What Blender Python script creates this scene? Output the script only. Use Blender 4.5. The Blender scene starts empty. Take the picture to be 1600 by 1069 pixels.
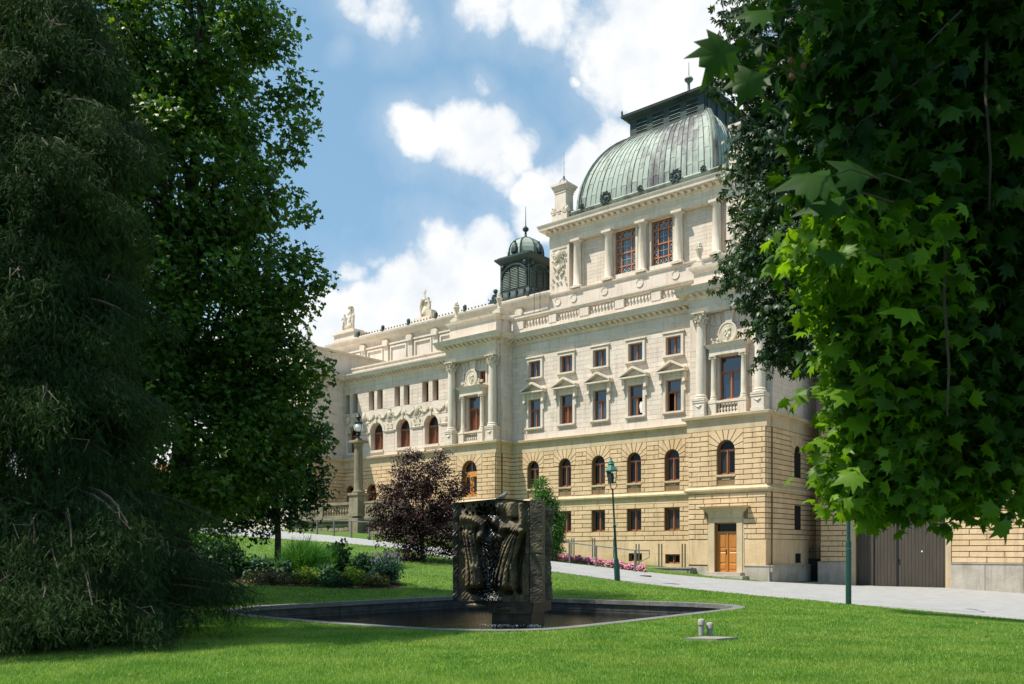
import bpy, bmesh, math, random
import numpy as np
from mathutils import Vector, Matrix, geometry
random.seed(7); R=np.random.default_rng(11)
PI=math.pi; rad=math.radians
EYE=1.6                                   # camera height above the near lawn
S=bpy.context.scene; COL=S.collection
# ---------------------------------------------------------------- camera, sky, sun, exposure
cam=bpy.data.objects.new('camera',bpy.data.cameras.new('camera')); COL.objects.link(cam)
cam.location=(0,0,EYE); cam.rotation_euler=(rad(90),0,0)
cam.data.sensor_width=36; cam.data.lens=30.62; cam.data.shift_y=0.2034; cam.data.clip_start=.1; cam.data.clip_end=3000
cam.data.dof.use_dof=True; cam.data.dof.focus_distance=45; cam.data.dof.aperture_fstop=5.6
S.camera=cam
SUN_EL=rad(60); SD=Vector((-.979,-.202,0))      # horizontal direction towards the sun
S.view_settings.view_transform='Standard'; S.view_settings.look='None'; S.view_settings.exposure=0.72; S.view_settings.gamma=1
try: S.view_settings.use_curve_mapping=False
except Exception: pass
w=bpy.data.worlds.new('World'); S.world=w; w.use_nodes=True
nt=w.node_tree; N=nt.nodes; L=nt.links; N.clear()
out=N.new('ShaderNodeOutputWorld'); bg=N.new('ShaderNodeBackground'); sky=N.new('ShaderNodeTexSky')
sky.sky_type='NISHITA'; sky.sun_disc=False; sky.sun_elevation=SUN_EL; sky.sun_rotation=math.atan2(SD.x,SD.y)
sky.air_density=1.0; sky.dust_density=.6; sky.ozone_density=1.6
SKY_STR=.113; bg.inputs[1].default_value=SKY_STR
tc=N.new('ShaderNodeTexCoord')
def wm(op,a,b=None,c=None):
    n=N.new('ShaderNodeMath'); n.operation=op
    for i,v in enumerate((a,b,c)):
        if v is None: continue
        if isinstance(v,(int,float)): n.inputs[i].default_value=v
        else: L.new(v,n.inputs[i])
    return n.outputs[0]
def vm(op,a,b):
    n=N.new('ShaderNodeVectorMath'); n.operation=op
    for i,v in enumerate((a,b)):
        if isinstance(v,(tuple,list)): n.inputs[i].default_value=v
        else: L.new(v,n.inputs[i])
    return n
nrm=N.new('ShaderNodeVectorMath'); nrm.operation='NORMALIZE'; L.new(tc.outputs['Generated'],nrm.inputs[0]); D=nrm.outputs[0]
def wnoise(scale,detail,rough,dist=0,off=(0,0,0)):
    a=vm('ADD',D,off).outputs[0]
    n=N.new('ShaderNodeTexNoise'); n.inputs['Scale'].default_value=scale; n.inputs['Detail'].default_value=detail
    n.inputs['Roughness'].default_value=rough; n.inputs['Distortion'].default_value=dist; L.new(a,n.inputs['Vector']); return n.outputs[0]
nz=wnoise(5.5,9,.62,.35); nz2=wnoise(17,6,.6,.2,(3,1,2)); nz3=wnoise(3.0,7,.6,.3,(5,2,7))
warp=N.new('ShaderNodeTexNoise'); warp.inputs['Scale'].default_value=9; warp.inputs['Detail'].default_value=6; L.new(D,warp.inputs['Vector'])
wv=vm('SUBTRACT',warp.outputs['Color'],(.5,.5,.5)); ws=vm('SCALE',wv.outputs[0],(0,0,0)); ws.inputs['Scale'].default_value=.07
DW=vm('ADD',D,ws.outputs[0]).outputs[0]
# cumulus banks: each is a direction (from azimuth / elevation) with a width; edges come from the noise
def dirv(x,y):
    v=Vector(((x-800)/1361,1,(860-y)/1361)); v.normalize(); return v
banks=[(745,225,.062,1.05),(650,222,.042,.95),(805,225,.040,.95),(765,130,.026,.75),(700,215,.04,.9),(790,190,.035,.9),(730,260,.035,.8),
       (1010,85,.095,1.15),(1080,20,.10,1.1),(950,120,.045,1.0),(880,133,.014,.8),(770,0,.055,.75),(850,20,.045,.8),(600,15,.05,.9),(550,5,.045,.85),(640,30,.035,.75),(540,75,.02,.7),
       (850,320,.055,1.1),(825,290,.035,1.05),(910,280,.04,1.05),(960,250,.05,.9),(700,440,.075,1.15),(640,465,.065,1.1),(760,400,.05,1.1),(570,520,.075,1.15),(500,520,.07,1.1),(460,560,.10,1.1),
       (545,415,.025,.75),(575,400,.02,.7),(620,245,.025,.6),(360,640,.12,1.0),(250,760,.18,1.0),(350,120,.06,.6),(1300,250,.2,1.0),(1500,600,.3,.9)]
acc=None
for x,y,rw,amp in banks:
    d=dirv(x,y); dd=vm('DISTANCE',DW,tuple(d)).outputs['Value']
    q=wm('DIVIDE',dd,rw); q=wm('MULTIPLY',q,q); g=wm('MULTIPLY',wm('EXPONENT',wm('MULTIPLY',q,-1)),amp)
    acc=g if acc is None else wm('MAXIMUM',acc,g)
bg_cl=wm('MULTIPLY',wm('SUBTRACT',nz3,.42),2.4)       # scattered clouds over the rest of the sky, thickened out of view for fill light
sepd=N.new('ShaderNodeSeparateXYZ'); L.new(D,sepd.inputs[0])
infr=N.new('ShaderNodeMapRange'); infr.inputs[1].default_value=.75; infr.inputs[2].default_value=.5; infr.clamp=True
dc=vm('DISTANCE',D,tuple(dirv(780,330))).outputs['Value']; fr=wm('GREATER_THAN',dc,.52)
frs=N.new('ShaderNodeMapRange'); frs.inputs[1].default_value=.42; frs.inputs[2].default_value=.62; L.new(dc,frs.inputs[0])
acc=wm('MAXIMUM',acc,wm('MULTIPLY',bg_cl,frs.outputs[0]))
field=wm('ADD',acc,wm('MULTIPLY',wm('SUBTRACT',nz,.5),1.15)); field=wm('ADD',field,wm('MULTIPLY',wm('SUBTRACT',nz2,.5),.55))
mr=N.new('ShaderNodeMapRange'); mr.interpolation_type='SMOOTHSTEP'; mr.inputs[1].default_value=.50; mr.inputs[2].default_value=.84; L.new(field,mr.inputs[0])
mask=mr.outputs[0]
wisp=N.new('ShaderNodeMapRange'); wisp.inputs[1].default_value=.15; wisp.inputs[2].default_value=.9; wisp.inputs[4].default_value=.30; L.new(field,wisp.inputs[0])
mask=wm('MAXIMUM',mask,wisp.outputs[0])
shade=N.new('ShaderNodeMix'); shade.data_type='RGBA'
shade.inputs[6].default_value=(4.6,4.85,5.15,1); shade.inputs[7].default_value=(5.75,5.77,5.72,1)
smr=N.new('ShaderNodeMapRange'); smr.inputs[1].default_value=.35; smr.inputs[2].default_value=.65; L.new(nz2,smr.inputs[0]); L.new(smr.outputs[0],shade.inputs[0])
hsv=N.new('ShaderNodeMix'); hsv.data_type='RGBA'; hsv.blend_type='MIX'; hsv.inputs[0].default_value=.65; L.new(sky.outputs[0],hsv.inputs[6]); hsv.inputs[7].default_value=(1.45,2.75,3.85,1)
mx=N.new('ShaderNodeMix'); mx.data_type='RGBA'; L.new(mask,mx.inputs[0]); L.new(hsv.outputs[2],mx.inputs[6]); L.new(shade.outputs[2],mx.inputs[7])
L.new(mx.outputs[2],bg.inputs[0]); L.new(bg.outputs[0],out.inputs[0])
sl=bpy.data.lights.new('sun','SUN'); sun=bpy.data.objects.new('sun',sl); COL.objects.link(sun); sun.location=(-20,-5,40)
sl.energy=4.1; sl.angle=rad(.53); sl.color=(1,.94,.845)
to_sun=Vector((SD.x*math.cos(SUN_EL),SD.y*math.cos(SUN_EL),math.sin(SUN_EL))); sun.rotation_euler=to_sun.to_track_quat('Z','Y').to_euler()

# ---------------------------------------------------------------- materials
def new_mat(name):
    m=bpy.data.materials.new(name); m.use_nodes=True; return m,m.node_tree.nodes,m.node_tree.links,m.node_tree.nodes['Principled BSDF']
def stone(name,c1,c2,scale=.6,rough=.85,bump=.25,dirt=None,streak=True,rand=.12):
    m,n,l,b=new_mat(name)
    g=n.new('ShaderNodeNewGeometry'); tcn=n.new('ShaderNodeTexCoord')
    a=n.new('ShaderNodeTexNoise'); a.inputs['Scale'].default_value=scale; a.inputs['Detail'].default_value=8; a.inputs['Roughness'].default_value=.65; l.new(g.outputs['Position'],a.inputs['Vector'])
    r=n.new('ShaderNodeMapRange'); r.inputs[1].default_value=.35; r.inputs[2].default_value=.66; l.new(a.outputs[0],r.inputs[0])
    mix=n.new('ShaderNodeMix'); mix.data_type='RGBA'; mix.inputs[6].default_value=(*c1,1); mix.inputs[7].default_value=(*c2,1); l.new(r.outputs[0],mix.inputs[0]); colr=mix.outputs[2]
    if streak:   # rain streaks: noise stretched along z
        mp=n.new('ShaderNodeMapping'); mp.inputs['Scale'].default_value=(2.6,2.6,.22); l.new(g.outputs['Position'],mp.inputs[0])
        s=n.new('ShaderNodeTexNoise'); s.inputs['Scale'].default_value=1.3; s.inputs['Detail'].default_value=7; s.inputs['Roughness'].default_value=.7; l.new(mp.outputs[0],s.inputs['Vector'])
        sr=n.new('ShaderNodeMapRange'); sr.inputs[1].default_value=.52; sr.inputs[2].default_value=.78; sr.inputs[4].default_value=.8; l.new(s.outputs[0],sr.inputs[0])
        m2=n.new('ShaderNodeMix'); m2.data_type='RGBA'; l.new(sr.outputs[0],m2.inputs[0]); l.new(colr,m2.inputs[6]); m2.inputs[7].default_value=(*(dirt or tuple(x*.62 for x in c1)),1); colr=m2.outputs[2]
    if rand:
        rn=n.new('ShaderNodeMapRange'); rn.inputs[3].default_value=1-rand; rn.inputs[4].default_value=1+rand*.6; l.new(g.outputs['Random Per Island'],rn.inputs[0])
        vv=n.new('ShaderNodeVectorMath'); vv.operation='SCALE'; l.new(colr,vv.inputs[0]); l.new(rn.outputs[0],vv.inputs['Scale']); colr=vv.outputs[0]
    l.new(colr,b.inputs['Base Color']); b.inputs['Roughness'].default_value=rough; b.inputs['Specular IOR Level'].default_value=.25
    f=n.new('ShaderNodeTexNoise'); f.inputs['Scale'].default_value=9; f.inputs['Detail'].default_value=6; l.new(g.outputs['Position'],f.inputs['Vector'])
    bp=n.new('ShaderNodeBump'); bp.inputs['Strength'].default_value=bump; bp.inputs['Distance'].default_value=.05; l.new(f.outputs[0],bp.inputs['Height']); l.new(bp.outputs[0],b.inputs['Normal'])
    return m
def plain(name,c,rough=.6,metal=0,spec=.4,var=.15,scale=4,bump=0):
    m,n,l,b=new_mat(name); g=n.new('ShaderNodeNewGeometry')
    a=n.new('ShaderNodeTexNoise'); a.inputs['Scale'].default_value=scale; a.inputs['Detail'].default_value=6; l.new(g.outputs['Position'],a.inputs['Vector'])
    r=n.new('ShaderNodeMapRange'); r.inputs[3].default_value=1-var; r.inputs[4].default_value=1+var; l.new(a.outputs[0],r.inputs[0])
    v=n.new('ShaderNodeVectorMath'); v.operation='SCALE'; v.inputs[0].default_value=c; l.new(r.outputs[0],v.inputs['Scale']); l.new(v.outputs[0],b.inputs['Base Color'])
    b.inputs['Roughness'].default_value=rough; b.inputs['Metallic'].default_value=metal; b.inputs['Specular IOR Level'].default_value=spec
    if bump:
        bp=n.new('ShaderNodeBump'); bp.inputs['Strength'].default_value=bump; bp.inputs['Distance'].default_value=.02; l.new(a.outputs[0],bp.inputs['Height']); l.new(bp.outputs[0],b.inputs['Normal'])
    return m
def wood(name,c1,c2,rough=.45,sx=14,sz=.8):
    m,n,l,b=new_mat(name); g=n.new('ShaderNodeNewGeometry'); mp=n.new('ShaderNodeMapping'); mp.inputs['Scale'].default_value=(sx,sx,sz); l.new(g.outputs['Position'],mp.inputs[0])
    a=n.new('ShaderNodeTexNoise'); a.inputs['Scale'].default_value=1; a.inputs['Detail'].default_value=6; l.new(mp.outputs[0],a.inputs['Vector'])
    mix=n.new('ShaderNodeMix'); mix.data_type='RGBA'; mix.inputs[6].default_value=(*c1,1); mix.inputs[7].default_value=(*c2,1)
    ad=n.new('ShaderNodeMath'); ad.operation='MULTIPLY_ADD'; l.new(g.outputs['Random Per Island'],ad.inputs[0]); ad.inputs[1].default_value=.5; l.new(a.outputs[0],ad.inputs[2])
    r=n.new('ShaderNodeMapRange'); r.inputs[1].default_value=.4; r.inputs[2].default_value=1.1; l.new(ad.outputs[0],r.inputs[0]); l.new(r.outputs[0],mix.inputs[0])
    l.new(mix.outputs[2],b.inputs['Base Color']); b.inputs['Roughness'].default_value=rough; return m
def copper(name,scale=.35,amt=.5,dark=(.085,.08,.082),green=(.245,.305,.255),green2=(.36,.405,.335)):
    m,n,l,b=new_mat(name); g=n.new('ShaderNodeNewGeometry')
    mp=n.new('ShaderNodeMapping'); mp.inputs['Scale'].default_value=(1,1,.35); l.new(g.outputs['Position'],mp.inputs[0])
    a=n.new('ShaderNodeTexNoise'); a.inputs['Scale'].default_value=scale; a.inputs['Detail'].default_value=9; a.inputs['Roughness'].default_value=.7; l.new(mp.outputs[0],a.inputs['Vector'])
    ri=n.new('ShaderNodeMath'); ri.operation='MULTIPLY_ADD'; l.new(g.outputs['Random Per Island'],ri.inputs[0]); ri.inputs[1].default_value=.13; l.new(a.outputs[0],ri.inputs[2])
    r=n.new('ShaderNodeMapRange'); r.inputs[1].default_value=.60+.1*(1-amt*2); r.inputs[2].default_value=.74+.1*(1-amt*2); l.new(ri.outputs[0],r.inputs[0])
    a2=n.new('ShaderNodeTexNoise'); a2.inputs['Scale'].default_value=2.2; a2.inputs['Detail'].default_value=6; l.new(g.outputs['Position'],a2.inputs['Vector'])
    m1=n.new('ShaderNodeMix'); m1.data_type='RGBA'; m1.inputs[6].default_value=(*green,1); m1.inputs[7].default_value=(*green2,1); l.new(a2.outputs[0],m1.inputs[0])
    m2=n.new('ShaderNodeMix'); m2.data_type='RGBA'; l.new(r.outputs[0],m2.inputs[0]); l.new(m1.outputs[2],m2.inputs[6]); m2.inputs[7].default_value=(*dark,1)
    l.new(m2.outputs[2],b.inputs['Base Color']); b.inputs['Roughness'].default_value=.6; b.inputs['Specular IOR Level'].default_value=.35
    bp=n.new('ShaderNodeBump'); bp.inputs['Strength'].default_value=.2; bp.inputs['Distance'].default_value=.05; l.new(a2.outputs[0],bp.inputs['Height']); l.new(bp.outputs[0],b.inputs['Normal'])
    return m
def glassy(name,c,rough=.06,ior=1.9,noise=.3):
    m,n,l,b=new_mat(name); b.inputs['Base Color'].default_value=(*c,1); b.inputs['Roughness'].default_value=rough; b.inputs['IOR'].default_value=ior
    oi=n.new('ShaderNodeObjectInfo'); cr_=n.new('ShaderNodeValToRGB'); cr_.color_ramp.interpolation='CONSTANT'; e_=cr_.color_ramp.elements; e_[0].color=(*c,1); e_[1].position=.42; e_[1].color=(c[0]*2.2,c[1]*2,c[2]*1.8,1); e2=e_.new(.70); e2.color=(c[0]*5,c[1]*3.8,c[2]*3,1); e3=e_.new(.90); e3.color=(c[0]*.6,c[1]*.6,c[2]*.6,1)
    l.new(oi.outputs['Random'],cr_.inputs[0]); l.new(cr_.outputs[0],b.inputs['Base Color'])
    g=n.new('ShaderNodeNewGeometry'); a=n.new('ShaderNodeTexNoise'); a.inputs['Scale'].default_value=1.1; l.new(g.outputs['Position'],a.inputs['Vector'])
    bp=n.new('ShaderNodeBump'); bp.inputs['Strength'].default_value=noise; bp.inputs['Distance'].default_value=.02; l.new(a.outputs[0],bp.inputs['Height']); l.new(bp.outputs[0],b.inputs['Normal']); return m
def leaf(name,c1,c2,trans=.35,rough=.45,spec=.35):
    m,n,l,b=new_mat(name); g=n.new('ShaderNodeNewGeometry')
    a=n.new('ShaderNodeTexNoise'); a.inputs['Scale'].default_value=.9; a.inputs['Detail'].default_value=3; l.new(g.outputs['Position'],a.inputs['Vector'])
    ad=n.new('ShaderNodeMath'); ad.operation='MULTIPLY_ADD'; l.new(g.outputs['Random Per Island'],ad.inputs[0]); ad.inputs[1].default_value=.6; l.new(a.outputs[0],ad.inputs[2])
    r=n.new('ShaderNodeMapRange'); r.inputs[1].default_value=.4; r.inputs[2].default_value=1.1; l.new(ad.outputs[0],r.inputs[0])
    mix=n.new('ShaderNodeMix'); mix.data_type='RGBA'; mix.inputs[6].default_value=(*c1,1); mix.inputs[7].default_value=(*c2,1); l.new(r.outputs[0],mix.inputs[0])
    l.new(mix.outputs[2],b.inputs['Base Color']); b.inputs['Roughness'].default_value=rough; b.inputs['Specular IOR Level'].default_value=spec
    if trans>0:
        t=n.new('ShaderNodeBsdfTranslucent'); v=n.new('ShaderNodeVectorMath'); v.operation='MULTIPLY'; l.new(mix.outputs[2],v.inputs[0]); v.inputs[1].default_value=(2.1,2.1,.45); l.new(v.outputs[0],t.inputs[0])
        ms=n.new('ShaderNodeMixShader'); ms.inputs[0].default_value=trans; l.new(b.outputs[0],ms.inputs[1]); l.new(t.outputs[0],ms.inputs[2]); l.new(ms.outputs[0],n['Material Output'].inputs[0])
    return m
CREAM=stone('cream_sandstone',(.63,.525,.43),(.73,.63,.53),.5,.85,.2,(.36,.29,.19),rand=.08)
CREAMT=stone('cream_trim_stone',(.61,.52,.41),(.71,.63,.52),.8,.85,.15,(.33,.27,.18),rand=.04)
TAN=stone('ochre_sandstone',(.59,.42,.235),(.71,.53,.325),.7,.9,.35,(.33,.23,.12),rand=.13)
TANJ=stone('ochre_joint_stone',(.20,.13,.065),(.28,.19,.10),.7,.95,.2,rand=0)
TANT=stone('ochre_trim_stone',(.50,.39,.235),(.60,.48,.31),.8,.9,.2,(.24,.19,.13),rand=.05)
GREYST=stone('grey_plinth_stone',(.36,.32,.26),(.50,.45,.38),1.2,.9,.3,(.2,.18,.15),rand=.1)
MOSSST=stone('weathered_stone',(.20,.17,.11),(.32,.27,.18),1.0,.95,.4,(.10,.09,.06),rand=.1)
LEADC=stone('carved_stone',(.50,.43,.31),(.68,.61,.48),2.0,.9,.35,(.22,.18,.12),rand=.05)
COP=copper('patina_copper',.42,.70); COPD=copper('dark_patina_copper',.8,.5,(.010,.014,.014),(.022,.040,.036),(.042,.068,.060))
WOODF=wood('red_brown_window_wood',(.22,.080,.034),(.38,.150,.066)); WOODO=wood('orange_oak',(.42,.155,.03),(.60,.26,.06),.35)
WOODL=wood('louvre_wood',(.14,.045,.025),(.22,.075,.035))
GATEW=wood('dark_gate_boards',(.030,.025,.018),(.078,.062,.044),.6,9,.5)
GLASS=glassy('window_glass',(.012,.022,.035),.05,1.95); GLASSD=glassy('dark_window_glass',(.006,.008,.009),.08,1.3)
DARK=plain('dark_interior',(.012,.010,.009),.9)
LEAD=plain('lead_glazing_bar',(.62,.62,.60),.5)
IRON=plain('black_iron',(.012,.013,.013),.5,0,.4); STEEL=plain('brushed_steel',(.20,.20,.19),.4,.7)
GREENP=plain('green_paint',(.010,.055,.042),.28,0,.5,.12,3); GREENV=plain('verdigris_paint',(.035,.17,.13),.4,0,.4,.3,20)
PLASTIC=plain('grey_pipe_plastic',(.36,.34,.31),.55,0,.3,.3,18); CONC=stone('concrete',(.22,.205,.175),(.32,.30,.26),3,.9,.3,streak=False,rand=.1)
GRAN=stone('grey_granite',(.14,.14,.135),(.21,.205,.198),6,.7,.3,streak=False,rand=.12)
DGRAN=stone('dark_granite_wall',(.045,.047,.047),(.10,.10,.098),5,.6,.3,streak=True,rand=.2)
WHITE=plain('milk_glass',(.8,.8,.78),.25); CURT=plain('white_curtain',(.75,.73,.68),.9)

# ---------------------------------------------------------------- mesh helpers
def arr_obj(name,V,F,mat,parent=None,smooth=False):
    me=bpy.data.meshes.new(name)
    V=np.asarray(V,np.float32)
    if isinstance(F,np.ndarray):
        k=F.shape[1]; me.vertices.add(len(V)); me.vertices.foreach_set('co',V.ravel())
        me.loops.add(F.size); me.loops.foreach_set('vertex_index',F.astype(np.int32).ravel())
        me.polygons.add(len(F)); me.polygons.foreach_set('loop_start',np.arange(0,F.size,k,dtype=np.int32))
        try: me.polygons.foreach_set('loop_total',np.full(len(F),k,np.int32))
        except Exception: pass
        me.update(calc_edges=True)
    else: me.from_pydata(V.tolist(),[],F); me.update()
    if smooth: me.polygons.foreach_set('use_smooth',np.ones(len(me.polygons),bool))
    if mat: me.materials.append(mat)
    o=bpy.data.objects.new(name,me); COL.objects.link(o)
    if parent is not None: o.parent=parent
    return o
def tag(o,label=None,cat=None,group=None,kind=None):
    if label: o['label']=label
    if cat: o['category']=cat
    if group: o['group']=group
    if kind: o['kind']=kind
    return o
def empty(name,loc,rz=0,**k):
    o=bpy.data.objects.new(name,None); COL.objects.link(o); o.location=(loc[0],loc[1],loc[2]+EYE); o.rotation_euler=(0,0,rz); o.empty_display_size=.2; o['_org']=list(loc); tag(o,**k); return o
class MB:
    """collects shapes; raw coordinates are eye-relative world (X,Y,z) or facade (s,t,z)"""
    def __init__(s): s.v=[]; s.f=[]
    def add(s,V,F):
        b=len(s.v); s.v+=[tuple(p) for p in V]; s.f+=[tuple(i+b for i in f) for f in F]; return s
    def box(s,a,b,c,d,e,f):
        return s.add([(a,c,e),(b,c,e),(b,d,e),(a,d,e),(a,c,f),(b,c,f),(b,d,f),(a,d,f)],[(0,3,2,1),(4,5,6,7),(0,1,5,4),(1,2,6,5),(2,3,7,6),(3,0,4,7)])
    def cbox(s,cx,cy,cz,sx,sy,sz,rz=0):
        c_,s_=math.cos(rz),math.sin(rz); V=[]
        for z in (-.5,.5):
            for x,y in ((-.5,-.5),(.5,-.5),(.5,.5),(-.5,.5)):
                X=x*sx;Y=y*sy; V.append((cx+X*c_-Y*s_,cy+X*s_+Y*c_,cz+z*sz))
        return s.add(V,[(0,3,2,1),(4,5,6,7),(0,1,5,4),(1,2,6,5),(2,3,7,6),(3,0,4,7)])
    def block(s,poly,t0,t1,ch=.02):
        """polygon in (s,z) with front at t1 (<t0) and chamfered rim"""
        n=len(poly); cx=sum(p[0] for p in poly)/n; cz=sum(p[1] for p in poly)/n
        def ins(p,d):
            L_=math.hypot(p[0]-cx,p[1]-cz) or 1; return (p[0]-(p[0]-cx)/L_*d*1.3,p[1]-(p[1]-cz)/L_*d*1.3)
        tm=t1+ch*.8 if t1<t0 else t1-ch*.8
        V=[(p[0],t0,p[1]) for p in poly]+[(p[0],tm,p[1]) for p in poly]+[(q[0],t1,q[1]) for q in (ins(p,ch) for p in poly)]
        F=[(i,(i+1)%n,n+(i+1)%n,n+i) for i in range(n)]+[(n+i,n+(i+1)%n,2*n+(i+1)%n,2*n+i) for i in range(n)]+[tuple(range(2*n,3*n))]
        return s.add(V,F)
    def prism(s,poly,t0,t1):
        n=len(poly); V=[(p[0],t0,p[1]) for p in poly]+[(p[0],t1,p[1]) for p in poly]
        return s.add(V,[(i,(i+1)%n,n+(i+1)%n,n+i) for i in range(n)]+[tuple(range(n)),tuple(range(2*n-1,n-1,-1))])
    def hprism(s,poly,z0,z1):
        n=len(poly); V=[(p[0],p[1],z0) for p in poly]+[(p[0],p[1],z1) for p in poly]
        return s.add(V,[(i,(i+1)%n,n+(i+1)%n,n+i) for i in range(n)]+[tuple(range(n)),tuple(range(2*n-1,n-1,-1))])
    def lathe(s,prof,x,y,n=16,z0=0,ph=0):
        b=len(s.v); m=len(prof)
        for r,z in prof:
            for k in range(n):
                a=2*PI*k/n+ph; s.v.append((x+r*math.cos(a),y+r*math.sin(a),z+z0))
        for j in range(m-1):
            for k in range(n):
                s.f.append((b+j*n+k,b+j*n+(k+1)%n,b+(j+1)*n+(k+1)%n,b+(j+1)*n+k))
        s.f.append(tuple(b+k for k in range(n))[::-1]); s.f.append(tuple(b+(m-1)*n+k for k in range(n))); return s
    def mold(s,path,prof,caps=True):
        """sweep profile [(out,z)] along plan path; outward is to the LEFT-hand side given by sign so that front faces (-t)"""
        n=len(path); m=len(prof); b=len(s.v); nor=[]
        for i in range(n-1):
            dx=path[i+1][0]-path[i][0]; dy=path[i+1][1]-path[i][1]; Ln=math.hypot(dx,dy); nor.append((dy/Ln,-dx/Ln))
        for i in range(n):
            a=nor[max(i-1,0)]; c=nor[min(i,n-2)]; k=1+a[0]*c[0]+a[1]*c[1]; mx_=((a[0]+c[0])/k,(a[1]+c[1])/k) if k>1e-6 else a
            for o_,z in prof: s.v.append((path[i][0]+mx_[0]*o_,path[i][1]+mx_[1]*o_,z))
        for i in range(n-1):
            for j in range(m-1): s.f.append((b+i*m+j,b+(i+1)*m+j,b+(i+1)*m+j+1,b+i*m+j+1))
        if caps: s.f.append(tuple(b+j for j in range(m))); s.f.append(tuple(b+(n-1)*m+j for j in range(m))[::-1])
        return s
    def tube(s,pts,rr,n=6,cap=True):
        pts=[Vector(p) for p in pts]; b=len(s.v)
        if isinstance(rr,(int,float)): rr=[rr]*len(pts)
        up=Vector((0,0,1)); prev=None
        for i,p in enumerate(pts):
            d=(pts[min(i+1,len(pts)-1)]-pts[max(i-1,0)]); d=d.normalized() if d.length>1e-9 else up
            if prev is None:
                a=d.orthogonal().normalized()
            else: a=(prev-d*prev.dot(d)); a=a.normalized() if a.length>1e-6 else d.orthogonal().normalized()
            prev=a; c=d.cross(a)
            for k in range(n):
                q=2*PI*k/n; s.v.append(tuple(p+(a*math.cos(q)+c*math.sin(q))*rr[i]))
        for i in range(len(pts)-1):
            for k in range(n): s.f.append((b+i*n+k,b+i*n+(k+1)%n,b+(i+1)*n+(k+1)%n,b+(i+1)*n+k))
        if cap: s.f.append(tuple(b+k for k in range(n))[::-1]); e=b+(len(pts)-1)*n; s.f.append(tuple(e+k for k in range(n)))
        return s
    def ball(s,x,y,z,rx,ry=None,rz=None,n=8,m=5,jit=0):
        ry=ry or rx; rz=rz or rx; b=len(s.v); s.v.append((x,y,z+rz))
        for j in range(1,m):
            a=PI*j/m
            for k in range(n):
                q=2*PI*k/n; jj=1+random.uniform(-jit,jit); s.v.append((x+rx*math.sin(a)*math.cos(q)*jj,y+ry*math.sin(a)*math.sin(q)*jj,z+rz*math.cos(a)*jj))
        s.v.append((x,y,z-rz)); e=len(s.v)-1
        for k in range(n): s.f.append((b,b+1+k,b+1+(k+1)%n)); s.f.append((e,b+1+(m-2)*n+(k+1)%n,b+1+(m-2)*n+k))
        for j in range(m-2):
            for k in range(n): s.f.append((b+1+j*n+k,b+1+(j+1)*n+k,b+1+(j+1)*n+(k+1)%n,b+1+j*n+(k+1)%n))
        return s
    def clusters(s):
        """groups of islands that touch each other; far-apart groups become parts of their own"""
        n=len(s.v); par=list(range(n))
        def fd(a):
            while par[a]!=a: par[a]=par[par[a]]; a=par[a]
            return a
        for f in s.f:
            a=fd(f[0])
            for q in f[1:]: par[fd(q)]=a
        V=np.array(s.v); roots=np.array([fd(i) for i in range(n)]); ids=np.unique(roots)
        if len(ids)<2 or len(ids)>70: return None
        lo=np.array([V[roots==i].min(0) for i in ids])-.04; hi=np.array([V[roots==i].max(0) for i in ids])+.04; m=len(ids); cp=list(range(m))
        def fc(a):
            while cp[a]!=a: cp[a]=cp[cp[a]]; a=cp[a]
            return a
        for i in range(m):
            for j in range(i+1,m):
                if (lo[i]<=hi[j]).all() and (lo[j]<=hi[i]).all(): cp[fc(i)]=fc(j)
        cl={}
        for i in range(m): cl.setdefault(fc(i),set()).add(ids[i])
        if len(cl)<2: return None
        out_=[]
        for st in cl.values():
            fs=[f for f in s.f if roots[f[0]] in st]; u=sorted({q for f in fs for q in f}); mp={a:b for b,a in enumerate(u)}
            mb=MB(); mb.v=[s.v[q] for q in u]; mb.f=[tuple(mp[q] for q in f) for f in fs]; out_.append(mb)
        return out_
    def build(s,name,mat,parent,smooth=False,fr=None,kind=None,label=None,one=False):
        """fr: facade frame origin (s,t,z) ; otherwise parent['_org'] is subtracted"""
        if kind!='stuff' and not one and len(s.v)<4000:
            cl=s.clusters()
            if cl and len(cl)<=14:
                first=None
                for c in cl:
                    o=c.build(name,mat,parent,smooth,fr,kind,label,True); first=first or o
                return first
        V=np.array(s.v,float)
        if fr is not None: V=np.stack([-(V[:,0]-fr[0]),V[:,1]-fr[1],V[:,2]-fr[2]],1)
        else:
            og=root_org(parent); V=V-np.array(og)
        o=arr_obj(name,V,s.f,mat,parent,smooth)
        if smooth:
            try: o.data.set_sharp_from_angle(angle=rad(40))
            except Exception: pass
        if kind: o['kind']=kind
        if label: o['label']=label
        return o
def root_org(p):
    while p is not None:
        if '_org' in p: return p['_org']
        p=p.parent
    return (0,0,0)
# ---------------------------------------------------------------- facade frame: s runs left along the front, t runs back, z up (from eye level)
U=Vector((-.76546,.64348)); VV=Vector((.64348,.76546)); C0=Vector((16.918,58.0))
RZ=math.atan2(-.64348,.76546)
def fw(s,t,z): p=C0+U*s+VV*t; return (p.x,p.y,z)
def fempty(name,s,t,z,**k):
    o=empty(name,fw(s,t,z),RZ,**k); o['_fr']=[s,t,z]; return o
def frof(p):
    while p is not None:
        if '_fr' in p: return list(p['_fr'])
        p=p.parent
def B(mb,name,mat,parent,smooth=False,kind=None,label=None): return mb.build(name,mat,parent,smooth,frof(parent),kind,label)
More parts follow.
